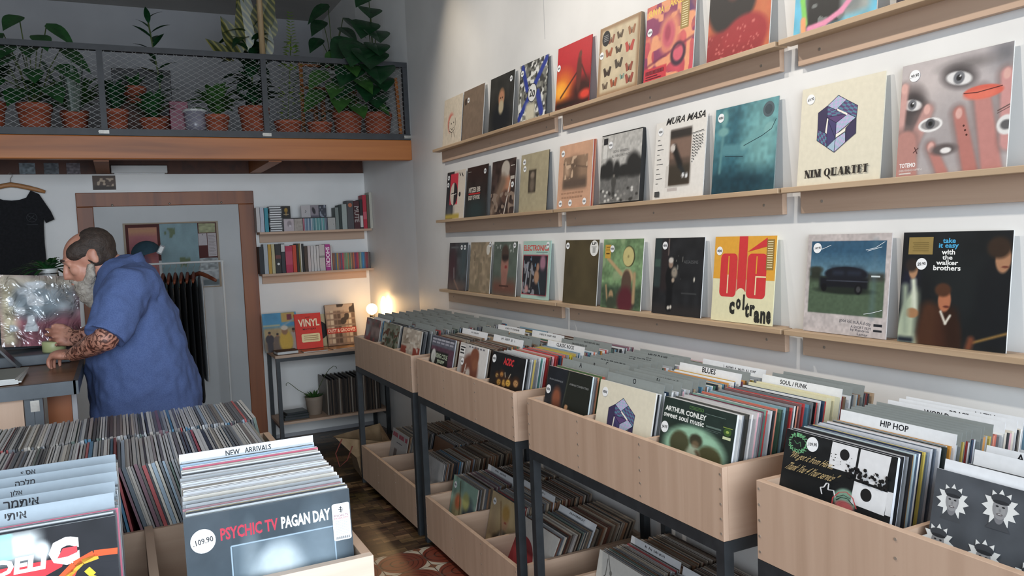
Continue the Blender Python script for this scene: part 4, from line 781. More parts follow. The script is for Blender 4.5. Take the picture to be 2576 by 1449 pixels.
for q in ([(.05, .6), (.2, .75), (.2, .95)], [(.1, .3), (.22, .45), (.1, .55)], [(.2, 1), (.32, .75), (.4, .5), (.3, .2)], [(.45, .2), (.5, .5), (.7, .45)], [(.02, .1), (.2, .2), (.3, .05)], [(.32, .4), (.25, .1)]): a.stroke(q, .012, '#55544f')
a.disc(.3, .8, .03, '#8d8c86'); a.stroke([(.42, .78), (.5, .7)], .02, '#55544f'); a.stroke([(.42, .7), (.5, .78)], .02, '#55544f')
for k in range(4): a.stroke([(.62, .86-k*.09), (.72, .84-k*.09)], .03, '#1a1a1a'); a.stroke([(.63+.03*k, .88-k*.09), (.66, .8-k*.09)], .02, '#1a1a1a')
for k in range(3): a.stroke([(.74, .8-k*.08), (.82, .78-k*.08)], .02, '#1a1a1a')
a.ell(.6, .45, .12, .1, '#1c1c1c', .3); cov['comic'] = a

for _k, _q in (('tribe', .45), ('conley', .6), ('rock', .5), ('coat', .55), ('cole', .5), ('dark2', .58), ('redpatch', .5), ('garden', .5), ('misty', .6)): cov[_k].squash(_q)
# ================================================================ browser units along the right wall
XF = -.68; AL = R(12)
UNITS = [(.30, 1.472, 'nearest'), (1.595, 2.70, 'second nearest'), (2.82, 3.965, 'third nearest'), (4.05, 5.19, 'farthest')]
def crate(y0, y1, z0, z1, label, ncomp=3):
    t = .018; xb = -.035; o = thing('record_crate', ((XF+xb)/2, (y0+y1)/2, z0), label, 'crate', 'plywood record crates')
    MB().box(XF, XF+t, y0, y1, z0, z1).build('front_board', 'ply', o, bevel=.001)
    MB().box(xb-t, xb, y0, y1, z0, z1).build('back_board', 'ply', o)
    for a_, b_ in ((y0, y0+t), (y1-t, y1)): MB().box(XF+t, xb-t, a_, b_, z0, z1).build('end_board', 'plyX', o)
    zb = z0; MB().box(XF+t, xb-t, y0+t, y1-t, zb, zb+.01).build('bottom_board', 'plyX', o)
    wd = (y1-y0-t)/ncomp; cs = []
    for k in range(ncomp):
        cs.append(y0+t/2+wd*(k+.5))
        if k: MB().box(XF+t, xb-t, y0+t/2+wd*k-.006, y0+t/2+wd*k+.006, zb+.01, z1-.006).build('partition_board', 'plyX', o)
    ys = [y0+.009]+[y0+t/2+wd*k for k in range(1, ncomp)]+[y1-.009]
    for yy in ys:
        for k in range(5):
            zz = z0+.02+(z1-z0-.04)*k/4; MB().tube([(XF-.0012, yy, zz), (XF+.002, yy, zz)], .0034, 10).build('screw', 'screw', o)
    return cs
def frame(y0, y1, label):
    o = thing('steel_frame', (-.36, (y0+y1)/2, 0), label, 'frame', 'black steel crate frames'); w_ = .032
    for x in (XF+w_/2, -.05):
        for y in (y0+w_/2, y1-w_/2): MB().box(x-w_/2, x+w_/2, y-w_/2, y+w_/2, 0, .789).build('leg', 'steel', o)
    for x in (XF+w_/2, -.05):
        MB().box(x-w_/2, x+w_/2, y0+w_, y1-w_, .755, .789).build('top_rail', 'steel', o)
    for y in (y0+w_/2, y1-w_/2):
        MB().box(XF+w_, -.066, y-w_/2, y+w_/2, .755, .789).build('end_rail', 'steel', o)
        MB().box(XF+w_, -.066, y-w_/2, y+w_/2, .005, .03).build('foot_rail', 'steel', o)
UC, LC = [], []
for y0, y1, nm in UNITS:
    frame(y0, y1, f'black square-tube steel frame under the {nm} pair of plywood record crates')
    UC.append(crate(y0, y1, .79, .99, f'upper plywood record crate of the {nm} unit by the right wall'))
    LC.append(crate(y0+.034, y1-.034, .031, .258, f'lower plywood record crate of the {nm} unit, close to the floor'))
def D(c, txt, tx, lab, *ex): return ('d', 0, c, txt, tx, lab)+ex
def bin_stack(u, k, items, anchor, seed, pal, low=False, x0=None, al=AL, yo=0):
    yc = (LC if low else UC)[u][k]+yo
    lim = (-.055-.315*math.sin(al))-(x0 or (XF+.022))
    stack(items, (x0 or XF+.022, yc), (1, 0), R(-90), al, .0425 if low else .801, lim, anchor, seed, 'records packed in the crates', pal, fill=True)
W_ = ['#d9dadb', '#c9cbcd', '#b9bcbe', '#9fa3a6', '#e4e4e2', '#3a3d40']
# nearest unit
bin_stack(0, 2, [('c', .006, cov['tribe'], 'record_sleeve', 'black sleeve with gold handwriting and white panels, front of the nearest crate', [(.27, .93, '.109.90', .0175)], '#c9cbd0')]
    + [('r', .0055, c) for c in ('#d5d7d9', '#2a2d33', '#c3c7cf', '#7d7f82', '#2b2b2d', '#a07a4a', '#b9ced3', '#6f7f93', '#253048', '#c9b45a', '#7b8792', '#b9bcc2', '#c9cbd0', '#5b6470', '#d8d9dc', '#b9a9a9', '#2c3634', '#8a8d90', '#c58a3a')]
    + [D('white', 'HIP HOP', .5, 'white divider card lettered HIP HOP in the nearest crate', .055), *some(2, 4), D('grey', 'HIP HOP  USED', .62, 'grey divider card reading HIP HOP USED, behind the white HIP HOP card', .04), *some(2, 5),
       D('grey', 'BEASTIE BOYS', .55, 'grey divider card lettered BEASTIE BOYS in the nearest crate', .05), *some(2, 6, PAL_MIX), D('grey', 'EMINEM', .55, 'grey divider card lettered EMINEM behind the BEASTIE BOYS card', .05), *some(2, 7),
       D('grey', '~.3', .6, 'first grey scribbled divider card behind the EMINEM card', .05), *some(2, 8), D('grey', '~.3', .6, 'second grey scribbled divider card behind the EMINEM card', .05), *some(3, 9), D('grey', '~.4', .45, 'rearmost grey scribbled divider card in the nearest crate', .04), *some(4, 10),
       D('white', 'WORLD', .45, 'white divider card lettered WORLD at the back of the nearest crate', .05), *some(3, 11), D('white', 'BRASIL', .55, 'white divider card lettered BRASIL behind the WORLD card', .05), *some(3, 12), D('white', 'LATIN', .7, 'white divider card lettered LATIN, rearmost in the nearest crate', .05), *some(8, 13)],
    'behind the black handwritten sleeve, nearest crate', 21, PAL_MIX, yo=.028)
bin_stack(0, 1, [('c', .006, cov['ethio'], 'record_sleeve', 'grey sleeve of faces in white starbursts, front right of the nearest crate', [], '#b9bcc2'),
    D('white', 'ETHIO', .78, 'white divider card lettered ETHIO behind the starburst faces sleeve', .06, .318, .335)] + some(8, 31, W_+['#d7a9b0']) + [D('white', None, .5, 'blank white divider card between the ETHIO and AWE cards')] + some(4, 32, W_) + [D('white', 'AWE', .28, 'white divider card lettered AWE in the nearest crate', .06)] + some(30, 33),
    'behind the starburst faces sleeve, nearest crate', 22, PAL_MIX)
bin_stack(0, 0, some(45, 34), 'in the nearest crate section, mostly out of frame', 23, PAL_MIX)
# second unit
bin_stack(1, 0, [('c', .006, cov['conley'], 'record_sleeve', 'dark green sleeve with white soul title, front right of the second nearest crate', [(.06, .715, '.94.90', .017)], '#d5d7d9')]
    + [('r', .0055, c) for c in ('#e0e0de', '#c9cbcd', '#4a4a46', '#d5d2cf', '#c3c0c0', '#b9bcbe', '#6a3a4a', '#7da092', '#c9cbcd', '#3a3d40', '#c46a5a', '#4b6b5a', '#7f9fa8', '#55585b', '#b33f3f', '#8d9194', '#26282b', '#7a5a5a', '#b33f3f', '#5f8ba0', '#6d7174', '#26282b', '#a9a4a0', '#d9dadb', '#33485f')]
    + [('c', .021, Art('#d8d2b0', 6).rect(0, 0, 1, 1, '#d8d2b0'), 'record_box_set', 'front cream box set with striped spine in the second nearest crate', [], '#d8d2b0'), ('c', .021, Art('#d8d2b0', 6), 'record_box_set', 'rear cream box set with striped spine in the second nearest crate', [], '#d2ccab'),
       D('white', 'SOUL / FUNK', .42, 'white divider card reading SOUL / FUNK behind the cream box sets', .05), *some(3, 41), D('grey', '~.3', .4, 'grey scribbled divider card just behind the white SOUL / FUNK card', .045), *some(3, 42), D('grey', '~.4', .6, 'rearmost grey divider card behind the SOUL / FUNK card', .045), *some(4, 43)],
    'behind the dark green soul sleeve', 24, PAL_MIX)
bin_stack(1, 1, [('c', .005, cov['nim'], 'record_sleeve', 'cream hexagon sleeve standing at the front of the second nearest crate', [(.12, .88)], '#d9d6cf'), ('r', .0055, '#26282b'), ('r', .0055, '#d9dadb'),
    D('grey', 'O', .5, 'grey divider card lettered O behind the cream hexagon sleeve', .065), ('r', .0055, '#d0d2d4'), ('r', .004, '#33485f'), D('grey', '~.5', .45, 'grey scribbled divider card between the O and F-J cards', .05), *some(3, 44, W_), D('grey', 'F-J', .62, 'grey divider card lettered F-J in the second nearest crate', .06), *some(3, 45, W_),
    D('grey', '~.35', .6, 'first grey scribbled divider card behind the F-J card', .06), *some(2, 46), D('grey', '~.4', .65, 'second grey scribbled divider card behind the F-J card', .06), *some(2, 47), D('grey', '~.2', .6, 'third grey scribbled divider card behind the F-J card', .05), *some(12, 48), ('r', .006, '#c9a55a'),
    D('white', 'BLUES', .5, 'white divider card lettered BLUES behind a gold-topped sleeve', .07), *some(3, 49), D('grey', None, .5, 'plain grey divider card behind the BLUES card'), *some(6, 50), D('white', '~.5', .6, 'white scribbled divider card at the back behind the BLUES card', .05), *some(6, 51)],
    'behind the cream hexagon sleeve in the crate', 25, PAL_MIX)
bin_stack(1, 2, [('c', .006, cov['dark2'], 'record_sleeve', 'black two-panel sleeve with a hand, front left of the second nearest crate', [(.07, .72, None, .017)], '#c9d5d5'), ('r', .0055, '#9a9a9c'), ('r', .0055, '#c58a6a'), ('r', .0055, '#4f6b45'), ('r', .0055, '#c46a5a'),
    D('grey', 'A', .42, 'grey divider card lettered A behind the black two-panel sleeve', .065), *some(3, 52), D('grey', 'B', .5, 'grey divider card lettered B, next behind the A card', .06), *some(3, 53), D('grey', 'C', .55, 'grey divider card lettered C, next behind the B card', .06), *some(2, 54), D('grey', 'CHARLES MINGUS', .5, 'grey divider card lettered CHARLES MINGUS', .055),
    *some(2, 55), D('grey', '~.2', .5, 'first grey scribbled divider card behind the CHARLES MINGUS card', .05), *some(2, 56), D('grey', '~.3', .5, 'second grey scribbled divider card behind the CHARLES MINGUS card', .05), *some(2, 57), D('grey', 'M-T', .5, 'grey divider card lettered M-T in the second nearest crate', .06), *some(2, 58),
    D('grey', 'JOHN COLTRANE', .55, 'grey divider card lettered JOHN COLTRANE', .06), *some(4, 59), D('grey', '~.1', .5, 'grey scribbled divider card behind the JOHN COLTRANE card', .05), *some(3, 60, ['#c58a4a', '#d9dadb']), D('grey', 'MILES DAVIS', .5, 'grey divider card lettered MILES DAVIS', .06), *some(2, 61),
    D('grey', '~.3', .6, 'rearmost grey scribbled divider card behind the MILES DAVIS card', .06), *some(8, 62)], 'behind the black two-panel sleeve', 26, PAL_MIX)
# third unit
bin_stack(2, 0, [('c', .006, cov['rock'], 'record_sleeve', 'black sleeve with red capitals over golden faces, front of third nearest crate', [(.07, .9, None, .018)], '#cfcfcd'), ('r', .0055, '#26282b'), *some(4, 70, W_), ('r', .0055, '#6fa39a'), ('r', .005, '#d9dadb'), ('r', .0055, '#b33f3f'), *some(8, 71), ('r', .006, '#c9b93a'), *some(4, 72),
    D('white', 'CLASSIC ROCK', .5, 'white divider card lettered CLASSIC ROCK in the third nearest crate', .06), *some(5, 73), D('grey', '~.4', .5, 'first grey scribbled divider card behind the CLASSIC ROCK card', .05), *some(5, 74), D('grey', '~.4', .5, 'second grey scribbled divider card behind the CLASSIC ROCK card', .05), *some(9, 75)], 'behind the red-lettered golden faces sleeve', 27, PAL_MIX)
bin_stack(2, 1, [('c', .006, cov['coat'], 'record_sleeve', 'white sleeve with a figure in a brown coat, middle front of third nearest crate', [(.16, .72, None, .017)], '#d5d0ca'), *some(12, 76, PAL_DARK), D('white', '~.45', .5, 'white scribbled divider card behind the brown coat sleeve', .07), *some(3, 77), D('grey', '~.3', .55, 'first grey divider card behind the white scribbled card, third nearest crate', .05), *some(3, 78, PAL_DARK), D('grey', '~.3', .5, 'second grey divider card behind the white scribbled card, third nearest crate', .05), *some(9, 79),
    D('white', '~.5', .5, 'rear white scribbled divider card in the middle of the third nearest crate', .06), *some(9, 80)], 'behind the brown coat sleeve', 28, PAL_MIX+PAL_DARK)
bin_stack(2, 2, [('c', .006, cov['cole'], 'record_sleeve', 'dark sleeve with pale green lettering, left front of the third nearest crate', [], '#a9abb0'), *some(11, 81, PAL_DARK), D('white', '~.3', .5, 'white divider card behind the pale green lettered sleeve', .05), *some(8, 82), D('grey', None, .5, 'plain grey divider card behind the pale green lettered sleeve'), *some(6, 83), D('white', '~.5', .55, 'rear white lettered divider card at left of the third nearest crate', .06), *some(10, 84)], 'behind the pale green lettered sleeve', 29, PAL_MIX+PAL_DARK)
# farthest unit: many grey cards
for k, key, lab in ((0, 'redpatch', 'pale sleeve with dark red patches, right front of the farthest crate'), (1, 'garden', 'greenish garden photo sleeve, middle front of the farthest crate'), (2, 'misty', 'misty dark sleeve, left front of the farthest crate beside the glowing bulb')):
    it = [('c', .006, cov[key], 'record_sleeve', lab, [], '#a9a49c'), *some(4, 90+k, W_)]
    for j in range(9):
        it += [D('grey', ('~.25' if j % 2 else None), .5, f'{ORD[j]} grey divider card from the front, {("right", "middle", "left")[k]} section of the farthest crate', .05), *some(3, 95+10*k+j, PAL_GREY)]
    bin_stack(3, k, it, f'behind the {("red-patched", "garden photo", "misty dark")[k]} sleeve', 35+k, PAL_GREY)
# lower crates
low = [(3, 2, 'redtitle', 'white sleeve with red title in the farthest lower crate', 36, -.53, 13), (3, 1, None, '', 30, -.36, 13), (3, 0, 'pale', 'pale sleeve with thin lines at the right of the farthest lower crate', 40, -.565, 13), (2, 2, 'birds', 'green painted sleeve with orange shapes in the third nearest lower crate', 42, -.585, 12), (2, 1, 'woman', 'yellowed sleeve of a fair haired woman in the third nearest lower crate', 40, -.525, 13),
       (2, 0, 'reddot', 'pale sleeve with a large red disc leaning in the third nearest lower crate', 36, -.60, 26), (1, 2, 'comic', 'white sleeve with black ink drawing in the second nearest lower crate', 40, -.48, 13), (1, 1, None, '', 40, -.5, 13), (1, 0, None, '', 40, -.5, 13), (0, 2, None, '', 40, -.5, 13), (0, 1, None, '', 36, -.5, 13)]
for u, k, key, lab, n, x0, la in low:
    it = [] if key is None else [('c', .005, cov[key], 'record_sleeve', lab, [(.12, .86, None, .017)] if key in ('birds', 'woman') else [], '#a59f96')]
    nn = int(n*.45); it += some(nn, 200+u*10+k, PAL_DARK+PAL_GREY)
    if u in (1, 2): it += [D('white', '~.4', .5, f'white divider card in the {("right", "middle", "left")[k]} section of the {UNITS[u][2]} lower crate', .06)]
    it += some(n-nn, 300+u*10+k, PAL_DARK)
    bin_stack(u, k, it, f'in the {("right", "middle", "left")[k]} section of the {UNITS[u][2]} lower crate', 400+u*10+k, PAL_DARK, True, x0, R(la))
# brown paper bag standing on the floor beyond the farthest unit
o = thing('paper_bag', (-.56, 5.42, 0), 'crumpled tan paper bag on the floor beyond the farthest crates', 'bag')
mb = MB()
BX = .16
pts = [(-.82, 5.24), (-.60, 5.22), (-.56, 5.5), (-.8, 5.54)]; top = [(-.93, 5.28), (-.62, 5.24), (-.55, 5.52), (-.88, 5.58)]; mid = [(-.86, 5.22), (-.6, 5.25), (-.53, 5.5), (-.82, 5.58)]
vs = [(x+BX, y, .002) for x, y in pts]+[(x+BX, y, .16) for x, y in mid]+[(x+BX*.7, y, .30-.06*(i % 2)) for i, (x, y) in enumerate(top)]
mb.add(vs, [(0, 1, 5, 4), (1, 2, 6, 5), (2, 3, 7, 6), (3, 0, 4, 7), (4, 5, 9, 8), (5, 6, 10, 9), (6, 7, 11, 10), (7, 4, 8, 11), (3, 2, 1, 0)])
M['kraft'] = paint('kraft_paper', '#8f775a', '#7a6347', 12, rough=.85, bump=.3, bscale=18)
mb.build('bag_body', 'kraft', o).modifiers.new('thick', 'SOLIDIFY').thickness = .002
MB().tube([(-.78, 5.27, .29), (-.83, 5.26, .2), (-.81, 5.25, .11), (-.76, 5.235, .15), (-.72, 5.235, .24)], .004, 6).build('handle_cord', M.setdefault('redcord', paint('red_cord', '#7a3a30', rough=.9)), o)
# ================================================================ island crate in the left foreground
IX0, IX1 = -2.80, -1.638
frm = thing('steel_frame', (-2.2, 2.15, 0), 'black steel frame under the island crate in the left foreground', 'frame')
for x in (IX0+.02, IX1-.02):
    for y in (1.56, 2.74): MB().box(x-.016, x+.016, y-.016, y+.016, 0, .789).build('leg', 'steel', frm)
for y in (1.56, 2.74): MB().box(IX0+.036, IX1-.036, y-.016, y+.016, .755, .789).build('top_rail', 'steel', frm)
for x in (IX0+.02, IX1-.02): MB().box(x-.016, x+.016, 1.576, 2.724, .755, .789).build('end_rail', 'steel', frm)
o = thing('record_crate', (-2.2, 2.15, .79), 'big plywood island crate in the left foreground, open on top', 'crate')
M['pale_ply'] = timber('pale_birch_plywood', '#bfa894', '#cdb8a5', '#d6c3b2', 'x')
MB().box(IX0, IX1, 1.533, 1.553, .79, .99).build('front_board', 'pale_ply', o, bevel=.001)
MB().box(IX1-.02, IX1, 1.553, 2.75, .79, .99).build('end_board', 'plyY', o, bevel=.001)
MB().box(IX0, IX0+.02, 1.553, 2.75, .79, .99).build('end_board', 'plyY', o)
MB().box(IX0, IX1, 2.75, 2.77, .79, .985).build('back_board', 'plyX', o)
MB().box(IX0+.02, IX1-.02, 1.553, 2.75, .79, .80).build('bottom_board', 'plyX', o)
MB().box(IX0+.02, IX1-.02, 2.088, 2.1, .80, .945).build('cross_board', 'plyX', o)
for x in (-2.035, -2.425): MB().box(x-.009, x+.009, 1.553, 2.088, .80, .955).build('partition_board', 'plyY', o)
for x in (-2.035, -2.425): MB().box(x-.006, x+.006, 2.1, 2.75, .80, .90).build('partition_board', 'plyY', o)
# front covers
a = Art('#3a444c', 120).noise(.12, 6).grad('#2e3a42', '#41484d', 0, 0, 0, 1, .6)
a.rect(.26, 0, .885, .78, '#56646d', .004).noise(.06, 10).ell(.53, .4, .2, .34, '#a3afb5', .12).ell(.55, .46, .15, .24, '#b9c3c7', .5).rect(.26, .785, .885, .99, '#39434a', .004).ell(.37, .44, .05, .3, '#8f9ba1', .8).ell(.8, .55, .12, .3, '#6d7b84', .7).ell(.62, .5, .1, .03, '#59666e', .6).ell(.6, .485, .04, .02, '#3b474e', .5).rect(.0, 0, .25, .55, '#4d5b64', .2, .6)
a.stroke([(.255, 0), (.255, .78), (.885, .78), (.885, 0)], .008, '#93a6b4')
a.txt('PSYCHIC TV', .2, .825, .54, .9, '#b3384a', .03); a.txt('PAGAN DAY', .56, .825, .868, .9, '#e8eaeb', .035)
ps = ('c', .006, a, 'record_sleeve', 'dark shrink-wrapped sleeve titled in red and white, front of the island crate', [(.1, .845, '.109.90', .0225)], '#aab3ba', 'gloss')
def hype(o):
    v = []; f = []; c = []
    def q(x0, z0, x1, z1, y, col): b = len(v); v.extend([(x0, y, z0), (x1, y, z0), (x1, y, z1), (x0, y, z1)]); f.append([b, b+1, b+2, b+3]); c.extend([hx(col)]*4)
    W, H = .036, .074; r = .004
    pts = []
    for cx, cz, s0 in ((W/2-r, H/2-r, 0), (-W/2+r, H/2-r, 90), (-W/2+r, -H/2+r, 180), (W/2-r, -H/2+r, 270)): pts += [(cx+r*math.cos(R(s0+30*k)), -.0024, cz+r*math.sin(R(s0+30*k))) for k in range(4)]
    v.extend(pts); f.append(list(range(len(pts)))); c.extend([hx('#e2e4e6')]*len(pts))
    q(-.0008, .018, .0008, .031, -.0026, '#26282c')
    for z, wd in ((.028, .0035), (.0245, .005), (.021, .0035)): q(-wd, z-.0007, wd, z+.0007, -.0026, '#26282c')
    for t, z0, z1, col in (('PSYCHIC TV', .0105, .0145, '#7a3440'), ('PAGAN DAY', .0055, .0095, '#b06a70')):
        p, ff, _ = text_geo(t, .02); b = len(v); v.extend([((x-.5)*.029, -.0026, z0+y*(z1-z0)) for x, y in p]); f.extend([[i+b for i in k] for k in ff]); c.extend([hx(col)]*len(p))
    for k in range(9): q(-.014, .001-k*.0032, .014-.004*(k % 3 == 2), .0018-k*.0032, -.0026, '#9fa3a8')
    for k in range(14): q(-.0135+k*.002, -.0345, -.0135+k*.002+.0007*(1+k % 2), -.0295, -.0026, '#33353a')
    s = col_mesh('hype_sticker', v, f, np.array(c), 'print'); s.parent = o; s.location = ((.935-.5)*.315, 0, .8*.315); s['label'] = 'white rounded sticker with a black cross mark'
G_ = ['#d9dadb', '#e4e4e2', '#c9cbcd', '#b9bcbe', '#dfe3e6', '#9fa3a6', '#55585b', '#c9c4ba']
stack([ps, ('r', .006, '#8fb0aa'), ('r', .004, '#d9dde0'), ('r', .004, '#2b3138'), ('r', .006, '#d9cfa8'), ('r', .004, '#6d7174'), ('r', .004, '#c9cbcd'), ('r', .0055, '#a87f86'), *some(5, 501, G_), ('r', .008, '#e6e6e4'), *some(4, 502, G_), ('r', .006, '#7d7468'), *some(4, 503, G_), ('r', .008, '#eceded'), *some(3, 504, G_), ('r', .004, '#3a3d40'), *some(4, 505, G_), ('r', .006, '#d0607a'), ('r', .004, '#d9dadb'), ('r', .006, '#9ab4c9'), ('r', .004, '#33383d'), ('r', .004, '#c9d3da'),
    D('white', 'NEW   ARRIVALS', .5, 'white divider card lettered NEW ARRIVALS at the back of the right stack', .05, .318, .33, .34)],
    (-1.822, 1.557), (0, 1), 0, R(5.5), .803, .52, 'behind the red-and-white titled sleeve', 500, 'records packed in the island crate', G_, .004, (.002, .0095), zs=-.004, sd=-.05)
for o in COL.objects:
    if o.get('label', '').startswith('dark shrink-wrapped'): hype(o)
a = Art('#1f2024', 120).noise(.2, 8).rect(0, .85, .62, 1, '#e4ecea', .04).blot('#8fd0c8', 9, .5, .1, 0, .86, .6, 1, .8).rect(0, .72, .6, .78, '#5a4640', .03)
a.pg([(.0, .68), (.56, .76), (.57, .7), (.3, .55), (0, .5)], '#d9b93a'); a.pg([(.4, .78), (.62, .73), (.72, .77), (.74, .82), (.4, .82)], '#c23a42'); a.pg([(0, .64), (.4, .6), (.3, .55), (0, .56)], '#2a2620')
a.txt('FUNKADELI', -.02, .775, .64, .865, '#efefec', .05, shear=.02); a.txt('C', .66, .775, .81, .93, '#efefec', .09); a.pg([(.7, .82), (.73, .87), (.8, .87), (.8, .835), (.75, .82)], '#c8454c'); a.ell(.63, .88, .04, .05, '#c9d0cf', .3)
for q, c, wd in (([(.58, .58), (.68, .68), (.78, .77), (.88, .81), (1.0, .8)], '#d9572f', .035), ([(.62, .56), (.72, .69), (.82, .775), (.9, .79)], '#d8a83a', .03), ([(.7, .55), (.74, .66), (.78, .74)], '#c8443a', .03), ([(.76, .55), (.83, .62), (.87, .69), (.84, .73)], '#d9b93a', .035)): a.stroke(q, wd, c)
kd = ('c', .006, a, 'record_sleeve', 'black shrink-wrapped sleeve with big white letters and flames, left front of island crate', [], '#c3c9cd', 'gloss')
he = lambda s: s[::-1]
GB = ['#8f979c', '#7d858a', '#a3abb0', '#6d757a', '#c9cdd0', '#4d5358', '#8a7f7a']
stack([kd, ('r', .004, '#d9dde0'), ('r', .004, '#2b3138'), ('r', .006, '#d9dde0'), ('r', .004, '#5a5d62'), ('r', .006, '#c8607a'),
    D('blue', he('איתי'), .5, 'front grey-blue divider card with four Hebrew letters in the island crate', .046), *some(7, 512, GB), D('blue', he('איתמר'), .5, 'second grey-blue Hebrew divider card from the front, five letters', .05), *some(7, 513, GB), D('blue', he('אלון'), .44, 'third grey-blue Hebrew divider card from the front', .046), *some(7, 514, GB),
    D('blue', he('מלכה'), .47, 'fourth grey-blue Hebrew divider card from the front', .046), *some(7, 515, GB), D('blue', he('אסף'), .47, 'rearmost grey-blue Hebrew divider card in the island crate', .046), *some(14, 511, PAL_GREY)],
    (-2.25, 1.557), (0, 1), 0, R(5.5), .831, .5, 'behind the flame-lettered black sleeve', 510, 'records packed in the island crate', PAL_GREY, .005, (.002, .009))
stack(some(60, 520, G_), (-2.615, 1.557), (0, 1), 0, R(5.5), .80, .48, 'in the leftmost front section of the island crate', 520, 'records packed in the island crate', G_, .004)
# two rows behind, turned sideways
for (x, y, n, sd, z, al, lim, anc) in ((-1.668, 2.258, 70, 531, .801, 14, .35, 'from the right, near row of the island crate'), (-2.046, 2.262, 80, 532, .801, 9, .34, 'from the middle, near row of the island crate'), (-2.436, 2.262, 80, 533, .801, 9, .3, 'left of the partition, near row of the island crate'),
                                  (-1.668, 2.592, 70, 534, .8015, 10, .355, 'from the right, back row of the island crate'), (-2.046, 2.592, 80, 535, .8015, 6, .34, 'from the middle, back row of the island crate'), (-2.436, 2.592, 80, 536, .8015, 6, .3, 'left of the partition, back row of the island crate')):
    stack(some(n, sd), (x, y), (-1, 0), R(90), R(al), z, lim, anc, sd, 'records packed in the island crate', PAL_GREY, .006, (.0004, .0025))
# ================================================================ back wall: shelves of books, table, door notices
def book(x, y, z, w, h, d, col, label, cat='book', name='book', grp=None, title=None, tcol='#e8e4dc', tilt=0, band=None, pages=True):
    """spine faces -y; x is the left edge"""
    a = Art(col, 2, w, h)
    if band: a.quad(0, band[0], 1, band[1], band[2])
    if title:
        v, f, asp = text_geo(title, .02); L = min(.86*h, .8*w*asp); Hh = L/asp; cz = h*.52
        p = np.stack([(.5+(v[:, 1]-.5)*Hh/w), (cz+(.5-v[:, 0])*L)/h], 1); a.vec.append((p, f, hx(tcol), a.lay))
    o = a.build(name, d, shade(col, .9)); o.location = (x+w/2, y, z); o.rotation_euler = (0, R(tilt), 0)
    return tag(o, label, cat, grp)
YS = 6.612
for z, nm in ((1.72, 'upper'), (1.383, 'lower')):
    o = thing('wall_shelf', (-.55, 6.7, z), f'{nm} plywood book shelf on the back wall right of the door', 'shelf')
    MB().box(-1.02, -.1, 6.6, YB-.002, z-.018, z).build('shelf_plank', 'plyX', o); MB().box(-1.0, -.125, YB-.022, YB-.002, z-.085, z-.018).build('backing_board', 'plyX', o)
sx = lambda zx: -1.0627+zx*.000496
def row(z, bot, items, grp):
    for it in items:
        x0, x1, top, col, lab = it[:5]; kw = it[5] if len(it) > 5 else {}
        book(sx(x0), YS, z+.0005, sx(x1)-sx(x0)-.0012, (bot-top)*.000496, .12, col, lab, grp=grp, **kw)
U = 1.72; gu = 'books on the upper wall shelf'; gl = 'books on the lower wall shelf'
row(U, 668, [(52, 108, 272, '#c3c0bf', 'off-white book at the left end of the upper wall shelf'), (112, 172, 270, '#b5bac6', 'bluish white book, second from left on the upper wall shelf'), (180, 240, 280, '#3d8fa0', 'teal book beside the stack of cassettes')], gu)
for k in range(11):
    o = thing('cassette_tape', (sx(350), YS, U+.0005+k*.0185), f'black cassette with white label edge, {ordw(k+1)} from the bottom of the stack', 'cassette', 'stack of cassettes on the upper shelf')
    x0 = sx(250)+.003*math.sin(k*1.7); z0 = U+.0005+k*.0185
    MB().box(x0, x0+.104, YS, YS+.066, z0, z0+.0178).build('case', 'black', o)
    MB().box(x0+.008, x0+.096, YS-.0006, YS, z0+.004, z0+.0125).build('label_strip', 'white_card', o)
CDW = .1425
def cd_front(x0, x1, y0z, h, art, lab, y=YS, d=.01, grp='compact discs on the upper shelf'):
    a = art; a.w = sx(x1)-sx(x0); a.h = h; o = a.build('disc_case', d, '#b9bcbe'); o.location = ((sx(x0)+sx(x1))/2, y, y0z); return tag(o, lab, 'disc case', grp)
hb = .104; zt = U+hb+.004
cd_front(478, 640, U+.0005, hb-.004, Art('#b9adb0', 24).ell(.55, .6, .22, .25, '#8f8488', .2).disc(.6, .42, .1, '#c9c3c5'), 'pale pinkish disc case beside the cassette stack')
cd_front(645, 782, U+.0005, hb-.004, Art('#a39a92', 16).noise(.08, 8), 'beige disc case, second in the lower disc row')
cols = ['#b5707f', '#8a9dad', '#6a7f95', '#9aa9b5', '#5f7890', '#a7b0b9', '#7fa0a8', '#4f7f86', '#8fb0b0', '#5a8f8f', '#7fb0ae', '#4f868a', '#8fa6ad', '#5f9a98', '#7a8a95', '#5a6070']
for k, c in enumerate(cols): book(sx(790+k*25.2), YS, U+.0005, .0112, hb-.004, .12, c, f'{cname(c)} disc case spine, {ordw(k+1)} from the left in the row of spines', 'disc case', 'disc_case', 'compact discs on the upper shelf')
cd_front(1200, 1325, U+.0005, hb-.004, Art('#aaa9a5', 16).disc(.75, .45, .05, '#8a8a85'), 'pale disc case at the right end of the disc row')
cd_front(466, 606, zt, .098, Art('#211d1a', 24).ell(.5, .65, .2, .2, '#a5812f', .15).rect(.4, .2, .6, .6, '#8f6d2a', .05).rect(.2, .28, .8, .33, '#b9a88a', .02), 'black disc case with a gold emblem standing on the disc row', YS+.03)
cd_front(778, 930, zt, .1, Art('#b9b4b4', 16).stroke([(.4, .4), (.55, .5), (.45, .6)], .05, '#4a4648'), 'white disc case with small marks on top of the disc row', YS+.02)
cd_front(934, 1066, zt, .1, Art('#8d858b', 24).ell(.4, .55, .18, .3, '#2b272c', .2, 30).rect(0, 0, 1, .15, '#5a5560', .05), 'grey disc case with a black bird shape on top of the disc row', YS+.024)
cd_front(1070, 1196, zt, .1, Art('#3a3b45', 24).blot('#8a8f9a', 5, .5, .15), 'dark blue-grey disc case at the right of the upper discs', YS+.02)
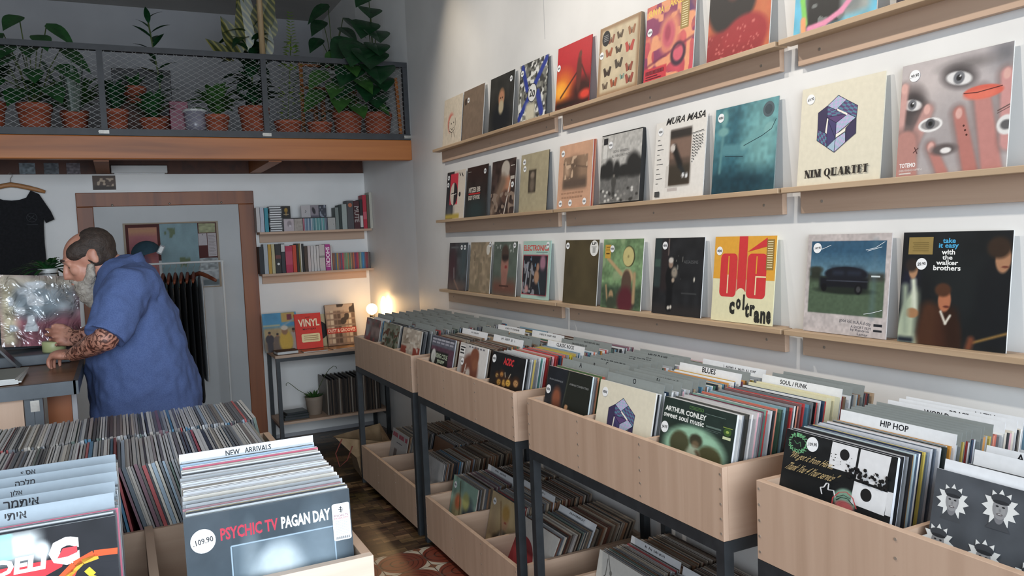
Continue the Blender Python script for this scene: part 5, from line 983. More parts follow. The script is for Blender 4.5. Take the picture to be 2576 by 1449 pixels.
MB_ = MB().box(sx(470), sx(1330), YS+.002, YS+.12, U+hb, U+hb+.003)
o = MB_.build('acrylic_board', 'black'); tag(o, 'thin dark board lying across the row of disc cases', 'board')
row(U, 645, [(1332, 1392, 275, '#77807c', 'grey-green book right of the disc cases'), (1396, 1440, 235, '#2f3835', 'thin dark green book, second right of the disc cases'), (1446, 1532, 222, '#9aa39f', 'pale grey book beside the tall dark grey book'), (1538, 1648, 165, '#4f4d4f', 'thick dark grey book with an orange disc on its spine'), (1652, 1752, 172, '#4a2426', 'dark maroon book lettered MUTE on its spine', dict(title='MUTE', tcol='#a8a09c')),
             (1758, 1808, 150, '#2a2728', 'black and white spined book left of the red one', dict(band=(.05, .45, '#c9c4c0'))), (1812, 1878, 75, '#b3303f', 'tall red book on the upper wall shelf', dict(band=(.28, .5, '#c05a66'))), (1882, 1924, 75, '#5d5646', 'tall olive book between the red and white books'), (1928, 1978, 30, '#b5b2a6', 'tallest whitish book at the right end of the upper shelf')], gu)
for o in COL.objects:
    if o.get('label') == 'thick dark grey book with an orange disc on its spine':
        s = MB(); s.tube([(0, -.0012, .2), (0, .001, .2)], .017, 20); c = s.build('cover_disc', M.setdefault('orange', paint('orange_print', '#b8653f', rough=.5))); c.parent = o
L = 1.383
row(L, 1345, [(60, 128, 900, '#26282b', 'black book at the left end of the lower wall shelf'), (132, 196, 862, '#a9afb3', 'pale grey book, second on the lower wall shelf'), (200, 250, 868, '#b8913a', 'mustard yellow book on the lower wall shelf'), (254, 306, 868, '#b9b08a', 'cream spined book next to the mustard one'), (312, 402, 868, '#2f2d2b', 'thick black book with a white dot on its spine', dict(band=(.5, .62, '#6a3a36'))), (408, 468, 862, '#33363a', 'black book with a white top on the lower shelf', dict(band=(.72, .97, '#c3c3c1'))),
              (474, 588, 908, '#b0304f', 'thick magenta-red book on the lower shelf', dict(band=(.3, .8, '#ba4a62'))), (592, 652, 896, '#c2452c', 'orange-red book beside the magenta-red one'), (656, 690, 872, '#2f2a1f', 'black and gold book on the lower shelf'), (694, 712, 872, '#8a7a40', 'thin gold book on the lower shelf'), (716, 738, 872, '#c9c4b9', 'thin white book beside a black one'), (742, 776, 880, '#262322', 'slim black book with small lettering'), (780, 830, 925, '#4a3a30', 'dark brown curved-spine book left of the white set'),
              (836, 882, 922, '#c0b4b2', 'first pinkish white volume of the white set'), (886, 930, 922, '#c3bfbd', 'second white volume of the white set'), (934, 978, 922, '#c6c3c1', 'third white volume of the white set'), (982, 1024, 922, '#c3c0be', 'fourth white volume of the white set'), (1028, 1122, 910, '#bdb6b4', 'thick white book with a grey band', dict(band=(.5, .58, '#8a8782'))), (1128, 1212, 906, '#a83a86', 'magenta book lettered SHOCK in white', dict(title='SHOCK!!', tcol='#f0e6ee')), (1216, 1240, 930, '#c0b9b7', 'thin white book beside the magenta lettered one')], gl)
for o in COL.objects:
    if o.get('label') == 'thick black book with a white dot on its spine':
        s = MB(); s.tube([(0, -.0012, .075), (0, .001, .075)], .01, 16); c = s.build('cover_dot', 'white'); c.parent = o
pc = ['#8a5a4a', '#6f5a55', '#4f6a80', '#b08a45', '#7a6a70', '#8a4550', '#5f5a70', '#b5455a', '#8a7a6a', '#6f8a70', '#7a9a7a', '#9a7a5a', '#5a7a6a', '#a08a6a', '#7a5a50', '#b0604a', '#6a4a6a', '#8a3a5a', '#b04550', '#6f6a60', '#8a9a8a', '#4f7a95', '#3f80b0', '#5a6a80', '#8a4a55', '#7a3f4a', '#6a5a5a', '#4a4a4a']
for k, c in enumerate(pc): book(sx(1246+k*23.4), YS, L+.0005, .0106, (.142-.0002*k), .11, c, f'{cname(c)} slim paperback, {ordw(k+1)} right of the magenta lettered book', grp='slim paperbacks on the lower shelf')

# ---- small table with records and books
tb = thing('side_table', (-.53, 6.55, 0), 'narrow table of wooden boards on a black steel frame against the back wall', 'table')
MB().box(-1.005, -.09, 6.335, 6.765, .728, .75).build('table_top', 'plyX', tb, bevel=.001); MB().box(-1.0, -.1, 6.38, 6.74, .19, .21).build('lower_shelf', 'plyX', tb)
for x in (-.985, -.115):
    for y in (6.355, 6.745): MB().box(x-.015, x+.015, y-.015, y+.015, 0, .728).build('leg', 'steel', tb)
for y in (6.355, 6.745): MB().box(-.97, -.13, y-.013, y+.013, .70, .728).build('apron_rail', 'steel', tb)
for x in (-.985, -.115): MB().box(x-.012, x+.012, 6.37, 6.73, .166, .19).build('shelf_rail', 'steel', tb)
def lean(art, name, x, y, z, w, h, t, lab, edge, al=12, cat='book'):
    art.w, art.h = w, h; o = art.build(name, t, edge); o.location = (x, y, z+t*math.sin(R(al))+.0006); o.rotation_euler = (R(-al), 0, 0); return tag(o, lab, cat)
a = Art('#4f8fb5', 72).rect(0, 0, 1, .62, '#a8926a', .05).noise(.06, 8).rect(0, .66, .5, .7, '#b9b08a', .02).rect(.55, .75, .95, 1, '#b99a5a', .02).rect(.72, .8, .86, .95, '#7a3440', .01).line(.5, .62, 1, .85, .04, '#8fa0a8', .02).rect(0, 0, 1, .3, '#6a584a', .1)
for x, h, c in ((.17, .5, '#3a3438'), (.4, .45, '#6a5a50'), (.88, .55, '#a99a90')): fig(a, x, .02, h, c, '#8a6248', '#2a2220', .2)
a.ell(.64, .25, .2, .28, '#c3a040', .15).ell(.62, .52, .09, .1, '#8f6a4c', .2).ell(.62, .6, .1, .06, '#c9c0b0', .2)
lean(a, 'record_sleeve', -.905, 6.57, .7505, .27, .315, .006, 'bright blue-sky picture sleeve of seated people on the back table', '#8a8070', cat='record')
a = Art('#d23c30', 24); a.txt('VINYL', .13, .63, .93, .84, '#f0e2c4', .03); a.txt('WHY', .4, .87, .62, .91, '#5a1c18', .02); a.txt('MATTERS', .28, .53, .78, .58, '#5a1c18', .02)
rr_ = []; 
for cx, cy, s0 in ((.86, .38, 0), (.26, .38, 90), (.26, .22, 180), (.86, .22, 270)): rr_ += [(cx+.05*math.cos(R(s0+30*k)), cy+.04*math.sin(R(s0+30*k))) for k in range(4)]
a.pg(rr_, '#e8d9a8')
for k in range(3): a.quad(.3, .24+k*.055, .84, .255+k*.055, '#8a5a3a')
lean(a, 'hardback_book', -.683, 6.555, .7505, .215, .29, .02, 'red book titled VINYL in cream letters on the back table', '#c2382c')
a = Art('#d9c89a', 24).disc(.55, .5, .42, '#2a2624', ry=.3); a.lay += 1; a.disc(.55, .5, .1, '#8a8274', ry=.07)
lean(a, 'record_sleeve', -.6, 6.64, .7505, .2, .27, .006, 'cream sleeve with a black disc half hidden behind the red book', '#c9b98a', cat='record')
a = Art('#8a7464', 72).noise(.1, 10)
for j in range(6):
    for k in range(8):
        c = ['#b59c82', '#6a5546', '#9a8570', '#c9b9a0', '#584639'][(j*5+k*3) % 5]; a.rect(.04+k*.12, .05+j*.15, .14+k*.12, .16+j*.15, c, .01)
a.rect(.0, .83, 1, 1, '#b5a08c', .03).blot('#3f342c', 7, .6, .05, .4, .5, 1, 1).rect(0, .29, 1, .42, '#b23a2c', .006); a.txt('DUST & GROOVES', .05, .315, .96, .4, '#f0dcc8', .02)
lean(a, 'hardback_book', -.408, 6.56, .7505, .25, .345, .03, 'tall photo book with a red DUST & GROOVES band on the table', '#4a3f38')
def flat(name, x, y, z, w, d, h, mat, lab, rot=0, pages='white', cat='book'):
    o = thing(name, (x, y, z), lab, cat); mx = Matrix.Translation((x, y, z)) @ Matrix.Rotation(R(rot), 4, 'Z')
    MB().box(-w/2, w/2, -d/2, d/2, h*.85, h, mtx=mx).box(-w/2, w/2, -d/2, d/2, 0, h*.15, mtx=mx).box(-w/2, w/2, d/2-.004, d/2, h*.15, h*.85, mtx=mx).build('cover', mat, o); MB().box(-w/2+.004, w/2-.004, -d/2+.003, d/2-.004, h*.15, h*.85, mtx=mx).build('pages', pages, o); return o
M['brownboard'] = paint('brown_cloth_board', '#4a3326', rough=.8); M['magazine'] = paint('glossy_magazine', '#7a4a30', '#a8865a', 9, rough=.25)
flat('closed_book', -.905, 6.425, .7505, .17, .13, .028, 'brownboard', 'dark brown closed book lying at the left front of the back table', 4)
flat('magazine', -.68, 6.42, .7505, .2, .13, .008, 'magazine', 'pale edged magazine lying in front of the red book', -2); flat('magazine', -.42, 6.43, .7505, .26, .15, .006, 'magazine', 'glossy magazine lying in front of the tall photo book', 3)
# lamp: round bulb on a low socket
lp = thing('lamp_or_reflection', (-.165, 6.5, .75), 'small table lamp with a bare round glowing bulb in the back corner', 'lamp')
M['bulb'], nt, b = new_mat('bulb_and_reflection_glow'); b.inputs['Emission Color'].default_value = (1, .62, .28, 1); b.inputs['Emission Strength'].default_value = 20  # also worn by the shape added for the bulb's reflection
MB().lathe([(0, 0), (.05, 0), (.05, .02), (.018, .03), (.016, .2), (.022, .205), (.022, .245), (0, .245)], (-.165, 6.5, .7505), 20).build('lamp_or_reflection_base', 'black', lp, True)
MB().ball((-.165, 6.5, 1.042), .046, n=24, m=16).build('bulb', 'bulb', lp, True)
# glowing shape added to imitate the bulb's reflection in the side wall
lp = thing('lamp_or_reflection', (-.1, 6.37, .75), 'tall slim glowing bulb lamp right of the round bulb', 'lamp')
MB().lathe([(0, 0), (.04, 0), (.04, .02), (.014, .03), (.014, .2), (.016, .235), (0, .235)], (-.1, 6.37, .7505), 20).build('lamp_or_reflection_base', 'black', lp, True)  # invented foot below the reflection glow
MB().lathe([(0, 0), (.014, 0), (.022, .04), (.026, .09), (.02, .14), (.008, .165), (0, .167)], (-.1, 6.37, .985), 20).build('bulb', 'bulb', lp, True)  # emissive stand-in for the wall reflection, no second lamp here
def leaf_blade(mb, base, d, L, W, droop=.3, fold=.15, up=(0, 0, 1), mi=0, n=6, pw=.8):
    base = Vector(base); d = Vector(d).normalized(); side = d.cross(Vector(up)); side = side.normalized() if side.length > 1e-3 else Vector((1, 0, 0)); nn = side.cross(d).normalized()
    vs = []; fs = []
    for i in range(n+1):
        t = i/n; w_ = W*(math.sin(math.pi*min(1, t**pw*.98+.02)))/2+.0004; c = base+d*L*t-Vector((0, 0, 1))*droop*L*t*t
        vs += [c-side*w_+nn*fold*w_, c, c+side*w_+nn*fold*w_]
    for i in range(n):
        a = 3*i; fs += [(a, a+1, a+4, a+3), (a+1, a+2, a+5, a+4)]
    mb.add(vs, fs, mi)
def pot(x, y, z, r, h, mat='terra', root=None, rim=True):
    p = [(0, 0), (r*.74, 0), (r*.76, .004), (r*.93, h*.8)]+([(r, h*.8), (r, h), (r*.9, h)] if rim else [(r, h), (r*.92, h)])+[(r*.86, h*.86), (0, h*.86)]
    MB().lathe(p, (x, y, z), 24).build('pot', mat, root, True); MB().lathe([(r*.85, h*.87), (r*.4, h*.9), (0, h*.9)], (x, y, z), 16).build('soil', 'soil', root, True)
M['beige_pot'] = paint('beige_clay', '#8f7f70', '#857566', 8, rough=.7)
pl = thing('potted_succulent', (-.25, 6.42, .75), 'small terracotta pot with a low plant, left of the far crates', 'plant'); pot(-.255, 6.42, .7505, .05, .075, 'terra', pl)
mb = MB()
for k in range(14): leaf_blade(mb, (-.255, 6.42, .815), (math.cos(k*2.4), math.sin(k*2.4), .7+.3*(k % 3)), .05, .016, .2)
mb.build('foliage', 'leafdeep', pl)
pl = thing('potted_aloe', (-.68, 6.55, .21), 'beige potted aloe with two long curling flower stalks on the lower table shelf', 'plant'); pot(-.68, 6.55, .2105, .075, .15, 'beige_pot', pl, False)
mb = MB()
for k in range(18): leaf_blade(mb, (-.68+.02*math.cos(k*2.4), 6.55+.02*math.sin(k*2.4), .34), (math.cos(k*2.4), math.sin(k*2.4), .5+.35*(k % 4)), .085, .018, .15, .5)
mb.build('foliage', 'leafmid', pl)
MB().tube([(-.68, 6.55, .34), (-.74, 6.54, .38), (-.81, 6.53, .43), (-.86, 6.53, .48), (-.885, 6.53, .5), (-.9, 6.53, .49), (-.9, 6.53, .475)], .0025, 6).build('flower_stalk', 'stem', pl, True)
MB().tube([(-.67, 6.55, .34), (-.64, 6.54, .42), (-.6, 6.53, .5), (-.55, 6.52, .57), (-.51, 6.52, .595), (-.49, 6.52, .585), (-.485, 6.52, .57)], .0025, 6).build('flower_stalk', 'stem', pl, True)
for k, (z, h, w_) in enumerate(((.2105, .022, .2), (.233, .02, .19), (.2535, .018, .17))): flat('closed_book', -.85, 6.5, z, w_, .14, h, M.setdefault('darkgreen', paint('dark_green_cover', '#16241f', rough=.4)), ('bottom', 'middle', 'top')[k]+' dark green book of the flat pile on the lower table shelf', 3*k, 'railsteel')
for k in range(40):
    c = ['#2a2522', '#3a322c', '#4a4038', '#1f1c1b', '#5a4c40', '#332b27'][k % 6]; w_ = .0095
    book(-.6+k*.0112, 6.42, .2105, w_, .295-.006*(k % 3), .3, c if k % 9 else '#8a8278', f'dark record spine, {ordw(k+1)} from the aloe pot on the lower table shelf', 'record', 'record_sleeve', 'records on the lower table shelf', tilt=0)

# ---- door notices, clothes, cap
def sheet(name, x0, x1, z0, z1, art, lab, y=YB-.0135, cat='notice', t=.001):
    art.w, art.h = x1-x0, z1-z0; o = art.build(name, t, '#b9b5b0'); o.location = ((x0+x1)/2, y-t, z0); return tag(o, lab, cat)
M['corkred'] = paint('dark_red_board', '#4f2320', rough=.8)
pb = thing('pin_board', (-1.66, YB, 1.32), 'dark red pin board with a pale frame hung on the white door', 'board')
MB().box(-1.985, -1.33, YB-.018, YB-.0125, 1.53, 1.815).build('board_panel', 'corkred', pb)
mb = MB()
for q in ((-2.0, -1.315, 1.815, 1.825), (-2.0, -1.985, 1.3, 1.815), (-1.33, -1.315, 1.3, 1.815), (-1.985, -1.33, 1.3, 1.308)): mb.box(q[0], q[1], YB-.02, YB-.0125, q[2], q[3])
mb.build('board_frame', M.setdefault('paleframe', paint('pale_wood_frame', '#9a8a74', rough=.6)), pb)
yb = YB-.0185
a = Art('#9a5a50', 48).ell(.45, .4, .6, .5, '#8f4a55', .3).ell(.45, .35, .45, .4, '#a8605a', .2).ell(.45, .3, .3, .3, '#7a4a60', .2).rect(0, .9, 1, 1, '#a87850', .05)
sheet('poster', -1.965, -1.765, 1.31, 1.79, a, 'reddish arched poster on the left of the pin board', yb)
a = Art('#6f8a90', 40).noise(.06, 8); 
for x, y in ((.25, .86), (.62, .4)): a.blot('#4f5f3a', 14, .5, .1, x-.14, y-.08, x+.14, y+.08)
sheet('poster', -1.745, -1.47, 1.31, 1.813, a, 'pale blue poster with two leaf sprigs in the middle of the pin board', yb)
sheet('note_sheet', -1.462, -1.338, 1.735, 1.808, Art('#8d8f6a', 24).noise(.15, 6), 'yellow-green picture at the top right of the pin board', yb)
sheet('note_sheet', -1.468, -1.405, 1.635, 1.73, Art('#a9a2a4', 4).disc(.5, .88, .05, '#2a2a2c', ry=.04), 'blank pale sheet with a dark pin on the pin board', yb)
a = Art('#a79fa0', 4)
for k in range(14): a.quad(.1, .06+k*.064, .9-.2*(k % 3)/2, .075+k*.064, '#7a7072')
sheet('note_sheet', -1.4, -1.335, 1.545, 1.73, a, 'pinkish sheet with lines of writing at right of the pin board', yb)
sheet('photo_print', -1.468, -1.335, 1.44, 1.535, Art('#8d9496', 24).noise(.25, 8), 'grey photo print below the written sheet on the door', yb); sheet('photo_print', -1.452, -1.332, 1.315, 1.43, Art('#9aa0a3', 24).noise(.15, 6).rect(0, 0, 1, .4, '#5a666a', .05), 'lowest grey landscape photo print on the door', yb)
a = Art('#5a4a40', 40).rect(0, 0, 1, .3, '#3a2f28', .1).blot('#b9a690', 8, .5, .08, .1, .25, .9, .8)
sheet('small_picture', -2.18, -2.025, 2.083, 2.19, a, 'small dark framed photograph above the door frame', YB-.001, 'picture', .008)
for k, (x0, x1) in enumerate(((-2.645, -2.545), (-2.49, -2.395), (-2.345, -2.255))):
    sheet('picture_card', x0, x1, 2.205, 2.285, Art(['#6f7a80', '#5a5f64', '#6a6266'][k], 24).noise(.3, 7), ('left', 'middle', 'right')[k]+' small printed card under the gallery joists', YB+.018, 'card', .002)
o = thing('light_fixture', (-1.85, 6.7, 2.2), 'white box-shaped tube fixture under the gallery boards above the door', 'fixture')
MB().box(-2.05, -1.66, 6.72, 6.785, 2.205, 2.262).build('fixture_body', 'white', o, bevel=.004); MB().box(-2.03, -1.68, 6.724, 6.78, 2.2, 2.2049).build('diffuser', 'white_card', o)
M['ledscrew'] = M['galv']
mb = MB()
for x, z in ((-2.06, 1.965), (-1.66, 1.968), (-1.28, 1.97)): 
    o = MB().ball((x, YB-.033, z), .008).build('hook_pin', 'galv', None, True); tag(o, {-2.06: 'left', -1.66: 'middle', -1.28: 'right'}[x]+' bright pin in the top rail of the door frame', 'pin', 'pins in the door frame')
# hanging t-shirt on the back wall
def hanger_geo(mb, c, wd, ax):
    c = Vector(c); ax = Vector(ax).normalized()
    pts = [c+ax*wd/2*t-Vector((0, 0, 1))*(.055*abs(t)**1.3) for t in (-1, -.8, -.5, -.2, 0, .2, .5, .8, 1)]
    mb.tube(pts, [.008, .011, .012, .012, .013, .012, .012, .011, .008], 8, flat=1.4)
def hook_geo(mb, c):
    c = Vector(c); mb.tube([c, c+Vector((0, 0, .04)), c+Vector((.012, 0, .055)), c+Vector((.012, 0, .072)), c+Vector((0, 0, .08)), c+Vector((-.012, 0, .07))], .002, 6)
o = thing('clothes_hanger', (-2.7, 6.735, 2.1), 'pale wooden hanger holding the black t-shirt on the wall', 'hanger')
mb = MB(); hanger_geo(mb, (-2.7, 6.73, 2.125), .42, (1, 0, 0)); mb.build('hanger_arms', 'tanhanger', o, True); mb = MB(); hook_geo(mb, (-2.7, 6.735, 2.13)); mb.build('hook', 'galv', o)
ol = [(-.09, 2.03), (-.12, 2.08), (-.17, 2.055), (-.235, 1.93), (-.255, 1.87), (-.2, 1.845), (-.185, 1.88), (-.18, 1.7), (-.185, 1.35)]
ol = [(-2.7+x, z) for x, z in ol]; orr = [(-2.7-(x+2.7), z) for x, z in reversed(ol)]; neck = [(-2.7+.05, 2.015), (-2.7, 2.01), (-2.7-.05, 2.015)]
pts = ol+orr+neck; n = len(pts); mb = MB(); mb.add([(x, 6.705+.012*math.sin(x*31)*(2.1-z), z) for x, z in pts]+[(x, 6.745, z) for x, z in pts], [tuple(range(n)), tuple(range(2*n-1, n-1, -1))]+[(i, n+i, n+(i+1) % n, (i+1) % n) for i in range(n)])
ts = mb.build('t_shirt', 'blackcloth'); tag(ts, 'black t-shirt with a small chest print hanging on the back wall', 'shirt')
mb = MB()
for k in range(20):
    t = 2*math.pi*k/20; mb.bar((-2.585+.032*math.cos(t), 6.695, 1.885+.032*math.sin(t)), (-2.585+.032*math.cos(t+.3), 6.695, 1.885+.032*math.sin(t+.3)), .003)
mb.bar((-2.61, 6.695, 1.9), (-2.56, 6.695, 1.87), .004).bar((-2.6, 6.695, 1.87), (-2.57, 6.695, 1.9), .004).bar((-2.62, 6.695, 1.835), (-2.55, 6.695, 1.835), .004)
e = mb.build('chest_print', M.setdefault('faintprint', paint('faded_grey_print', '#3f4145', rough=.9))); e.parent = ts
# clothes rack in front of the door
rk = thing('clothes_rack', (-1.6, 6.42, 0), 'thin white clothes rack in front of the door', 'rack')
MB().tube([(-2.02, 6.42, 1.512), (-1.33, 6.42, 1.51)], .008, 10).build('rail', 'white', rk)
for x in (-2.01, -1.34): MB().tube([(x, 6.42, .02), (x, 6.42, 1.512)], .008, 10).build('post', 'white', rk); MB().tube([(x, 6.22, .012), (x, 6.62, .012)], .01, 8).build('foot', 'white', rk)
def garment(mb, x, top, bot, wd, th, seed):
    r = random.Random(seed); rings = [(top, .05, .4), (top-.03, wd*.32, .8), (top-.09, wd*.48, 1), (top-.3, wd*.46, 1.1), ((top+bot)/2, wd*.45, 1.2), (bot+.05, wd*.47, 1.25), (bot, wd*.44, .9)]; n = 20; vs = []
    for z, hw, k in rings:
        for i in range(n):
            t = 2*math.pi*i/n; vs.append((x+th*k*math.cos(t)*(1+.35*math.sin(5*t+z*9+seed)), 6.42+hw*math.sin(t), z+.008*math.sin(3*t+seed)))
    m = len(rings); mb.add(vs, [(i*n+j, i*n+(j+1) % n, (i+1)*n+(j+1) % n, (i+1)*n+j) for i in range(m-1) for j in range(n)]+[tuple(range(n)), tuple((m-1)*n+j for j in reversed(range(n)))])
for k in range(8):
    x = -1.80+k*.042
    o = thing('clothes_hanger', (x, 6.42, 1.45), f'dark wooden hanger, {ordw(k+1)} from the left on the white rack', 'hanger', 'hangers on the clothes rack')
    mb = MB(); hanger_geo(mb, (x, 6.42, 1.425), .4, (.12 if k < 7 else .48, 1 if k < 7 else -.88, 0)); mb.build('hanger_arms', 'hanger', o, True); mb = MB(); hook_geo(mb, (x, 6.42, 1.43)); mb.build('hook', 'galv', o)
    mb = MB(); garment(mb, x, 1.405, (.47, .5, .46, .52, .48, .5, .47, .62)[k], .46 if k < 7 else .4, .0118, k); g = mb.build('hanging_garment', 'blackcloth' if k < 7 else 'whitecloth', None, True)
    tag(g, f'long black garment, {ordw(k+1)} from the left on the white rack' if k < 7 else 'pale grey garment at the right end of the white rack', 'garment', 'garments on the clothes rack')
# cap hung at the rack
cp = thing('cap', (-1.86, 6.42, 1.6), 'blue-green cap with a dangling price tag above the clothes rack', 'cap')
M['capcloth'] = paint('teal_cap_cloth', '#2a4450', '#223a46', 20, rough=.9); mx = Matrix.Rotation(R(-14), 3, 'Y')
mb = MB(); vs = []; n = 20
for i in range(7):
    a_ = math.pi/2*i/6
    for k in range(n):
        t = 2*math.pi*k/n; p = mx @ Vector((.105*math.cos(a_)*math.cos(t), .09*math.cos(a_)*math.sin(t), .1*math.sin(a_))); vs.append(p+Vector((-1.86, 6.4, 1.585)))
mb.add(vs, [(i*n+k, i*n+(k+1) % n, (i+1)*n+(k+1) % n, (i+1)*n+k) for i in range(6) for k in range(n)]); mb.build('crown', 'capcloth', cp, True)
mb = MB(); vs = []
for i in range(9):
    t = R(100+20*i); 
    for q in (0, 1): p = mx @ Vector(((.1+.07*q)*math.cos(t), (.09+.05*q)*math.sin(t), -.012*q)); vs.append(p+Vector((-1.86, 6.4, 1.585)))
mb.add(vs, [(2*i, 2*i+1, 2*i+3, 2*i+2) for i in range(8)]); mb.build('brim', 'capcloth', cp, True).modifiers.new('s', 'SOLIDIFY').thickness = .005
mx4 = Matrix.Translation((-1.765, 6.33, 1.615)) @ Matrix.Rotation(R(28), 4, 'Y')
MB().box(-.018, .018, -.001, .001, -.034, .034, mtx=mx4).build('price_tag', 'black', cp); MB().box(-.012, .012, -.0018, -.001, -.024, .024, mtx=mx4).build('tag_face', 'white', cp)
# ================================================================ gallery railing and plants
RY = 5.80
rl = thing('gallery_railing', (-2.1, RY, 2.365), 'dark steel gallery railing filled with diamond expanded mesh above the pine beam', 'railing')
MB().box(-4.25, -.004, RY-.02, RY+.02, 2.905, 2.942).build('top_rail', 'railsteel', rl); MB().box(-4.25, -.004, RY-.025, RY+.025, 2.364, 2.408).build('bottom_rail', 'railsteel', rl)
PX = (-.022, -1.055, -2.07, -3.085, -4.1)
for x in PX:
    MB().box(x-.018, x+.018, RY-.018, RY+.018, 2.408, 2.905).build('post', 'railsteel', rl)
    MB().box(x-.035, x+.025, RY-.032, RY-.0255, 2.374, 2.396).tube([(x-.03, RY-.038, 2.386), (x-.03, RY-.03, 2.386)], .008, 6).build('fixing_plate', 'galv', rl)
M['meshwire'] = paint('galvanised_mesh', '#7d7c7a', '#6a6967', 40, rough=.45, metal=.2)
def diamond(x0, x1, z0, z1):
    mb = MB(); px, pz = .062, .035; k = pz/px; W = x1-x0; H = z1-z0; n = int((W+H/k)/px)+2
    for s in (1, -1):
        for i in range(-n, n):
            # line z = z0 + s*k*(x-x0) + c
            c = i*pz; pts = []
            for (x, z) in ((x0, z0+c if s > 0 else z0+c), (x1, z0+c+s*k*W)): pts.append((x, z))
            (xa, za), (xb, zb) = pts
            def cut(xa, za, xb, zb):
                lo, hi = 0.0, 1.0; dz = zb-za
                for lim, sg in ((z0, 1), (z1, -1)):
                    t = (lim-za)/dz
                    if dz*sg > 0: lo = max(lo, t)
                    else: hi = min(hi, t)
                return (lo, hi)
            lo, hi = cut(xa, za, xb, zb)
            if hi-lo > .01: mb.bar((xa+(xb-xa)*lo, RY+.0015*s, za+(zb-za)*lo), (xa+(xb-xa)*hi, RY+.0015*s, za+(zb-za)*hi), .0027, .0024)
    return mb
for a_, b_ in zip(PX[1:], PX): diamond(a_+.018, b_-.018, 2.408, 2.905).build('mesh_panel', 'meshwire', rl)
M['polewood'] = paint('pale_pole_wood', '#a08a68', '#8f7857', 12, rough=.6, stretch=(20, 20, 1))
o = MB().tube([(-1.05, RY+.01, 2.9425), (-1.05, RY+.01, ZC-.001)], .02, 14).build('wooden_pole', 'polewood', None, True); tag(o, 'pale wooden pole rising from the railing to the ceiling', 'pole')
G = ZG+.0005
def leafy(mb, c, n, L, W, spread, up, seed, droop=.25, fold=.15, pw=.8, base_h=0):
    r = random.Random(seed)
    for k in range(n):
        a = k*2.39996+r.uniform(-.4, .4); u_ = r.uniform(*up); d = Vector((math.cos(a)*spread, math.sin(a)*spread, u_)); l = L*r.uniform(.7, 1.15)
        leaf_blade(mb, Vector(c)+Vector((math.cos(a)*.02, math.sin(a)*.02, base_h*r.random())), d, l, W*r.uniform(.8, 1.15), droop, fold, pw=pw)
def petiole_leaf(lm, sm, base, tip, L, W, face=None, droop=.2, pw=.62):
    b = Vector(base); t = Vector(tip); m = (b+t)/2+Vector((0, 0, .05)); sm.tube([b, m, t], .0035, 5); d = (t-m).normalized()
    leaf_blade(lm, t, (face or Vector((d.x, d.y, -.35))), L, W, droop, .12, up=(0, -.6, 1), pw=pw, n=8)
def plant(name, lab, x, y, r, h, build, mats='leaf', z=G, potm='terra'):
    p = thing(name, (x, y, z), lab, 'plant', 'potted plants on the gallery'); pot(x, y, z, r, h, potm, p); lm, sm = MB(), MB(); build(lm, sm, x, y, z+h)
    lm.build('foliage', mats, p)
    if sm.v: sm.build('stem', 'stem', p, True)
    return p
def big_leaves(specs):
    def f(lm, sm, x, y, z):
        for dx, dy, dz, L, W in specs:
            v = Vector((dx, dy, 0)); v = v.normalized() if v.length > 0 else Vector((0, -1, 0))
            petiole_leaf(lm, sm, (x+dx*.1, y+dy*.1, z-.02), (x+dx, y+dy, z+dz), L, W, Vector((v.x*.7, v.y*.7-.3, -.55)))
        leafy(lm, (x, y, z-.01), 26, .15, .075, .9, (.1, 1.4), len(specs), .5, base_h=.14)
    return f
plant('potted_ivy', 'leafy plant in a terracotta pot at the far left of the railing', -2.72, 6.02, .1, .2, lambda lm, sm, x, y, z: leafy(lm, (x, y, z), 70, .2, .1, 1, (.2, 1.8), 1, .4, base_h=.3), 'leafdeep')
plant('potted_pothos', 'big pothos with pointed leaves above the rail, second pot from the left', -2.47, 6.05, .105, .2, big_leaves([(-.1, -.1, .3, .2, .13), (.06, -.12, .42, .2, .12), (-.04, -.05, .55, .2, .12), (.11, -.02, .52, .22, .12), (-.14, .03, .45, .2, .13), (.02, -.15, .2, .18, .12), (-.16, -.12, .14, .18, .12), (.16, -.08, .25, .2, .13), (-.05, .1, .35, .2, .13), (-.2, .0, .28, .2, .13), (.0, -.02, .38, .18, .12), (-.1, -.16, .34, .22, .15), (.1, -.14, .1, .2, .14), (.18, .02, .38, .22, .14), (-.22, -.06, .4, .22, .15), (-.06, -.1, .08, .2, .14), (.05, .1, .3, .22, .14), (.13, .05, .16, .2, .14)]), 'leaf')
plant('potted_palm', 'feathery yellow-green palm behind the left end of the railing', -2.25, 6.3, .09, .2, lambda lm, sm, x, y, z: leafy(lm, (x, y, z), 90, .44, .026, .8, (.5, 2.2), 3, .5), 'leafmid')
def snake(lm, sm, x, y, z):
    for k in range(9): a = k*2.4; leaf_blade(lm, (x+.03*math.cos(a), y+.03*math.sin(a), z-.02), (.14*math.cos(a), .14*math.sin(a), 1), .26+.05*(k % 3), .05, -.02, .4, n=7, pw=.6)
M['leafgrey'] = paint('grey_green_leaf', '#5d6a60', '#46544a', 14, rough=.5, stretch=(1, 1, 6))
plant('potted_snake_plant', 'grey-green sword-leaved plant, third pot from the left', -2.24, 5.98, .075, .14, snake, 'leafgrey')
plant('potted_fern', 'dark drooping plant in the pot right of the first post', -1.995, 5.97, .078, .165, lambda lm, sm, x, y, z: leafy(lm, (x, y, z), 70, .2, .04, .7, (.6, 2.4), 5, .5, base_h=.12), 'leafdeep')
plant('potted_shrub', 'low green plant in the squat pot in the middle of the second mesh panel', -1.77, 5.98, .088, .115, lambda lm, sm, x, y, z: leafy(lm, (x, y, z), 64, .17, .05, 1, (.2, 1.6), 6, .3, base_h=.1), 'leaf')
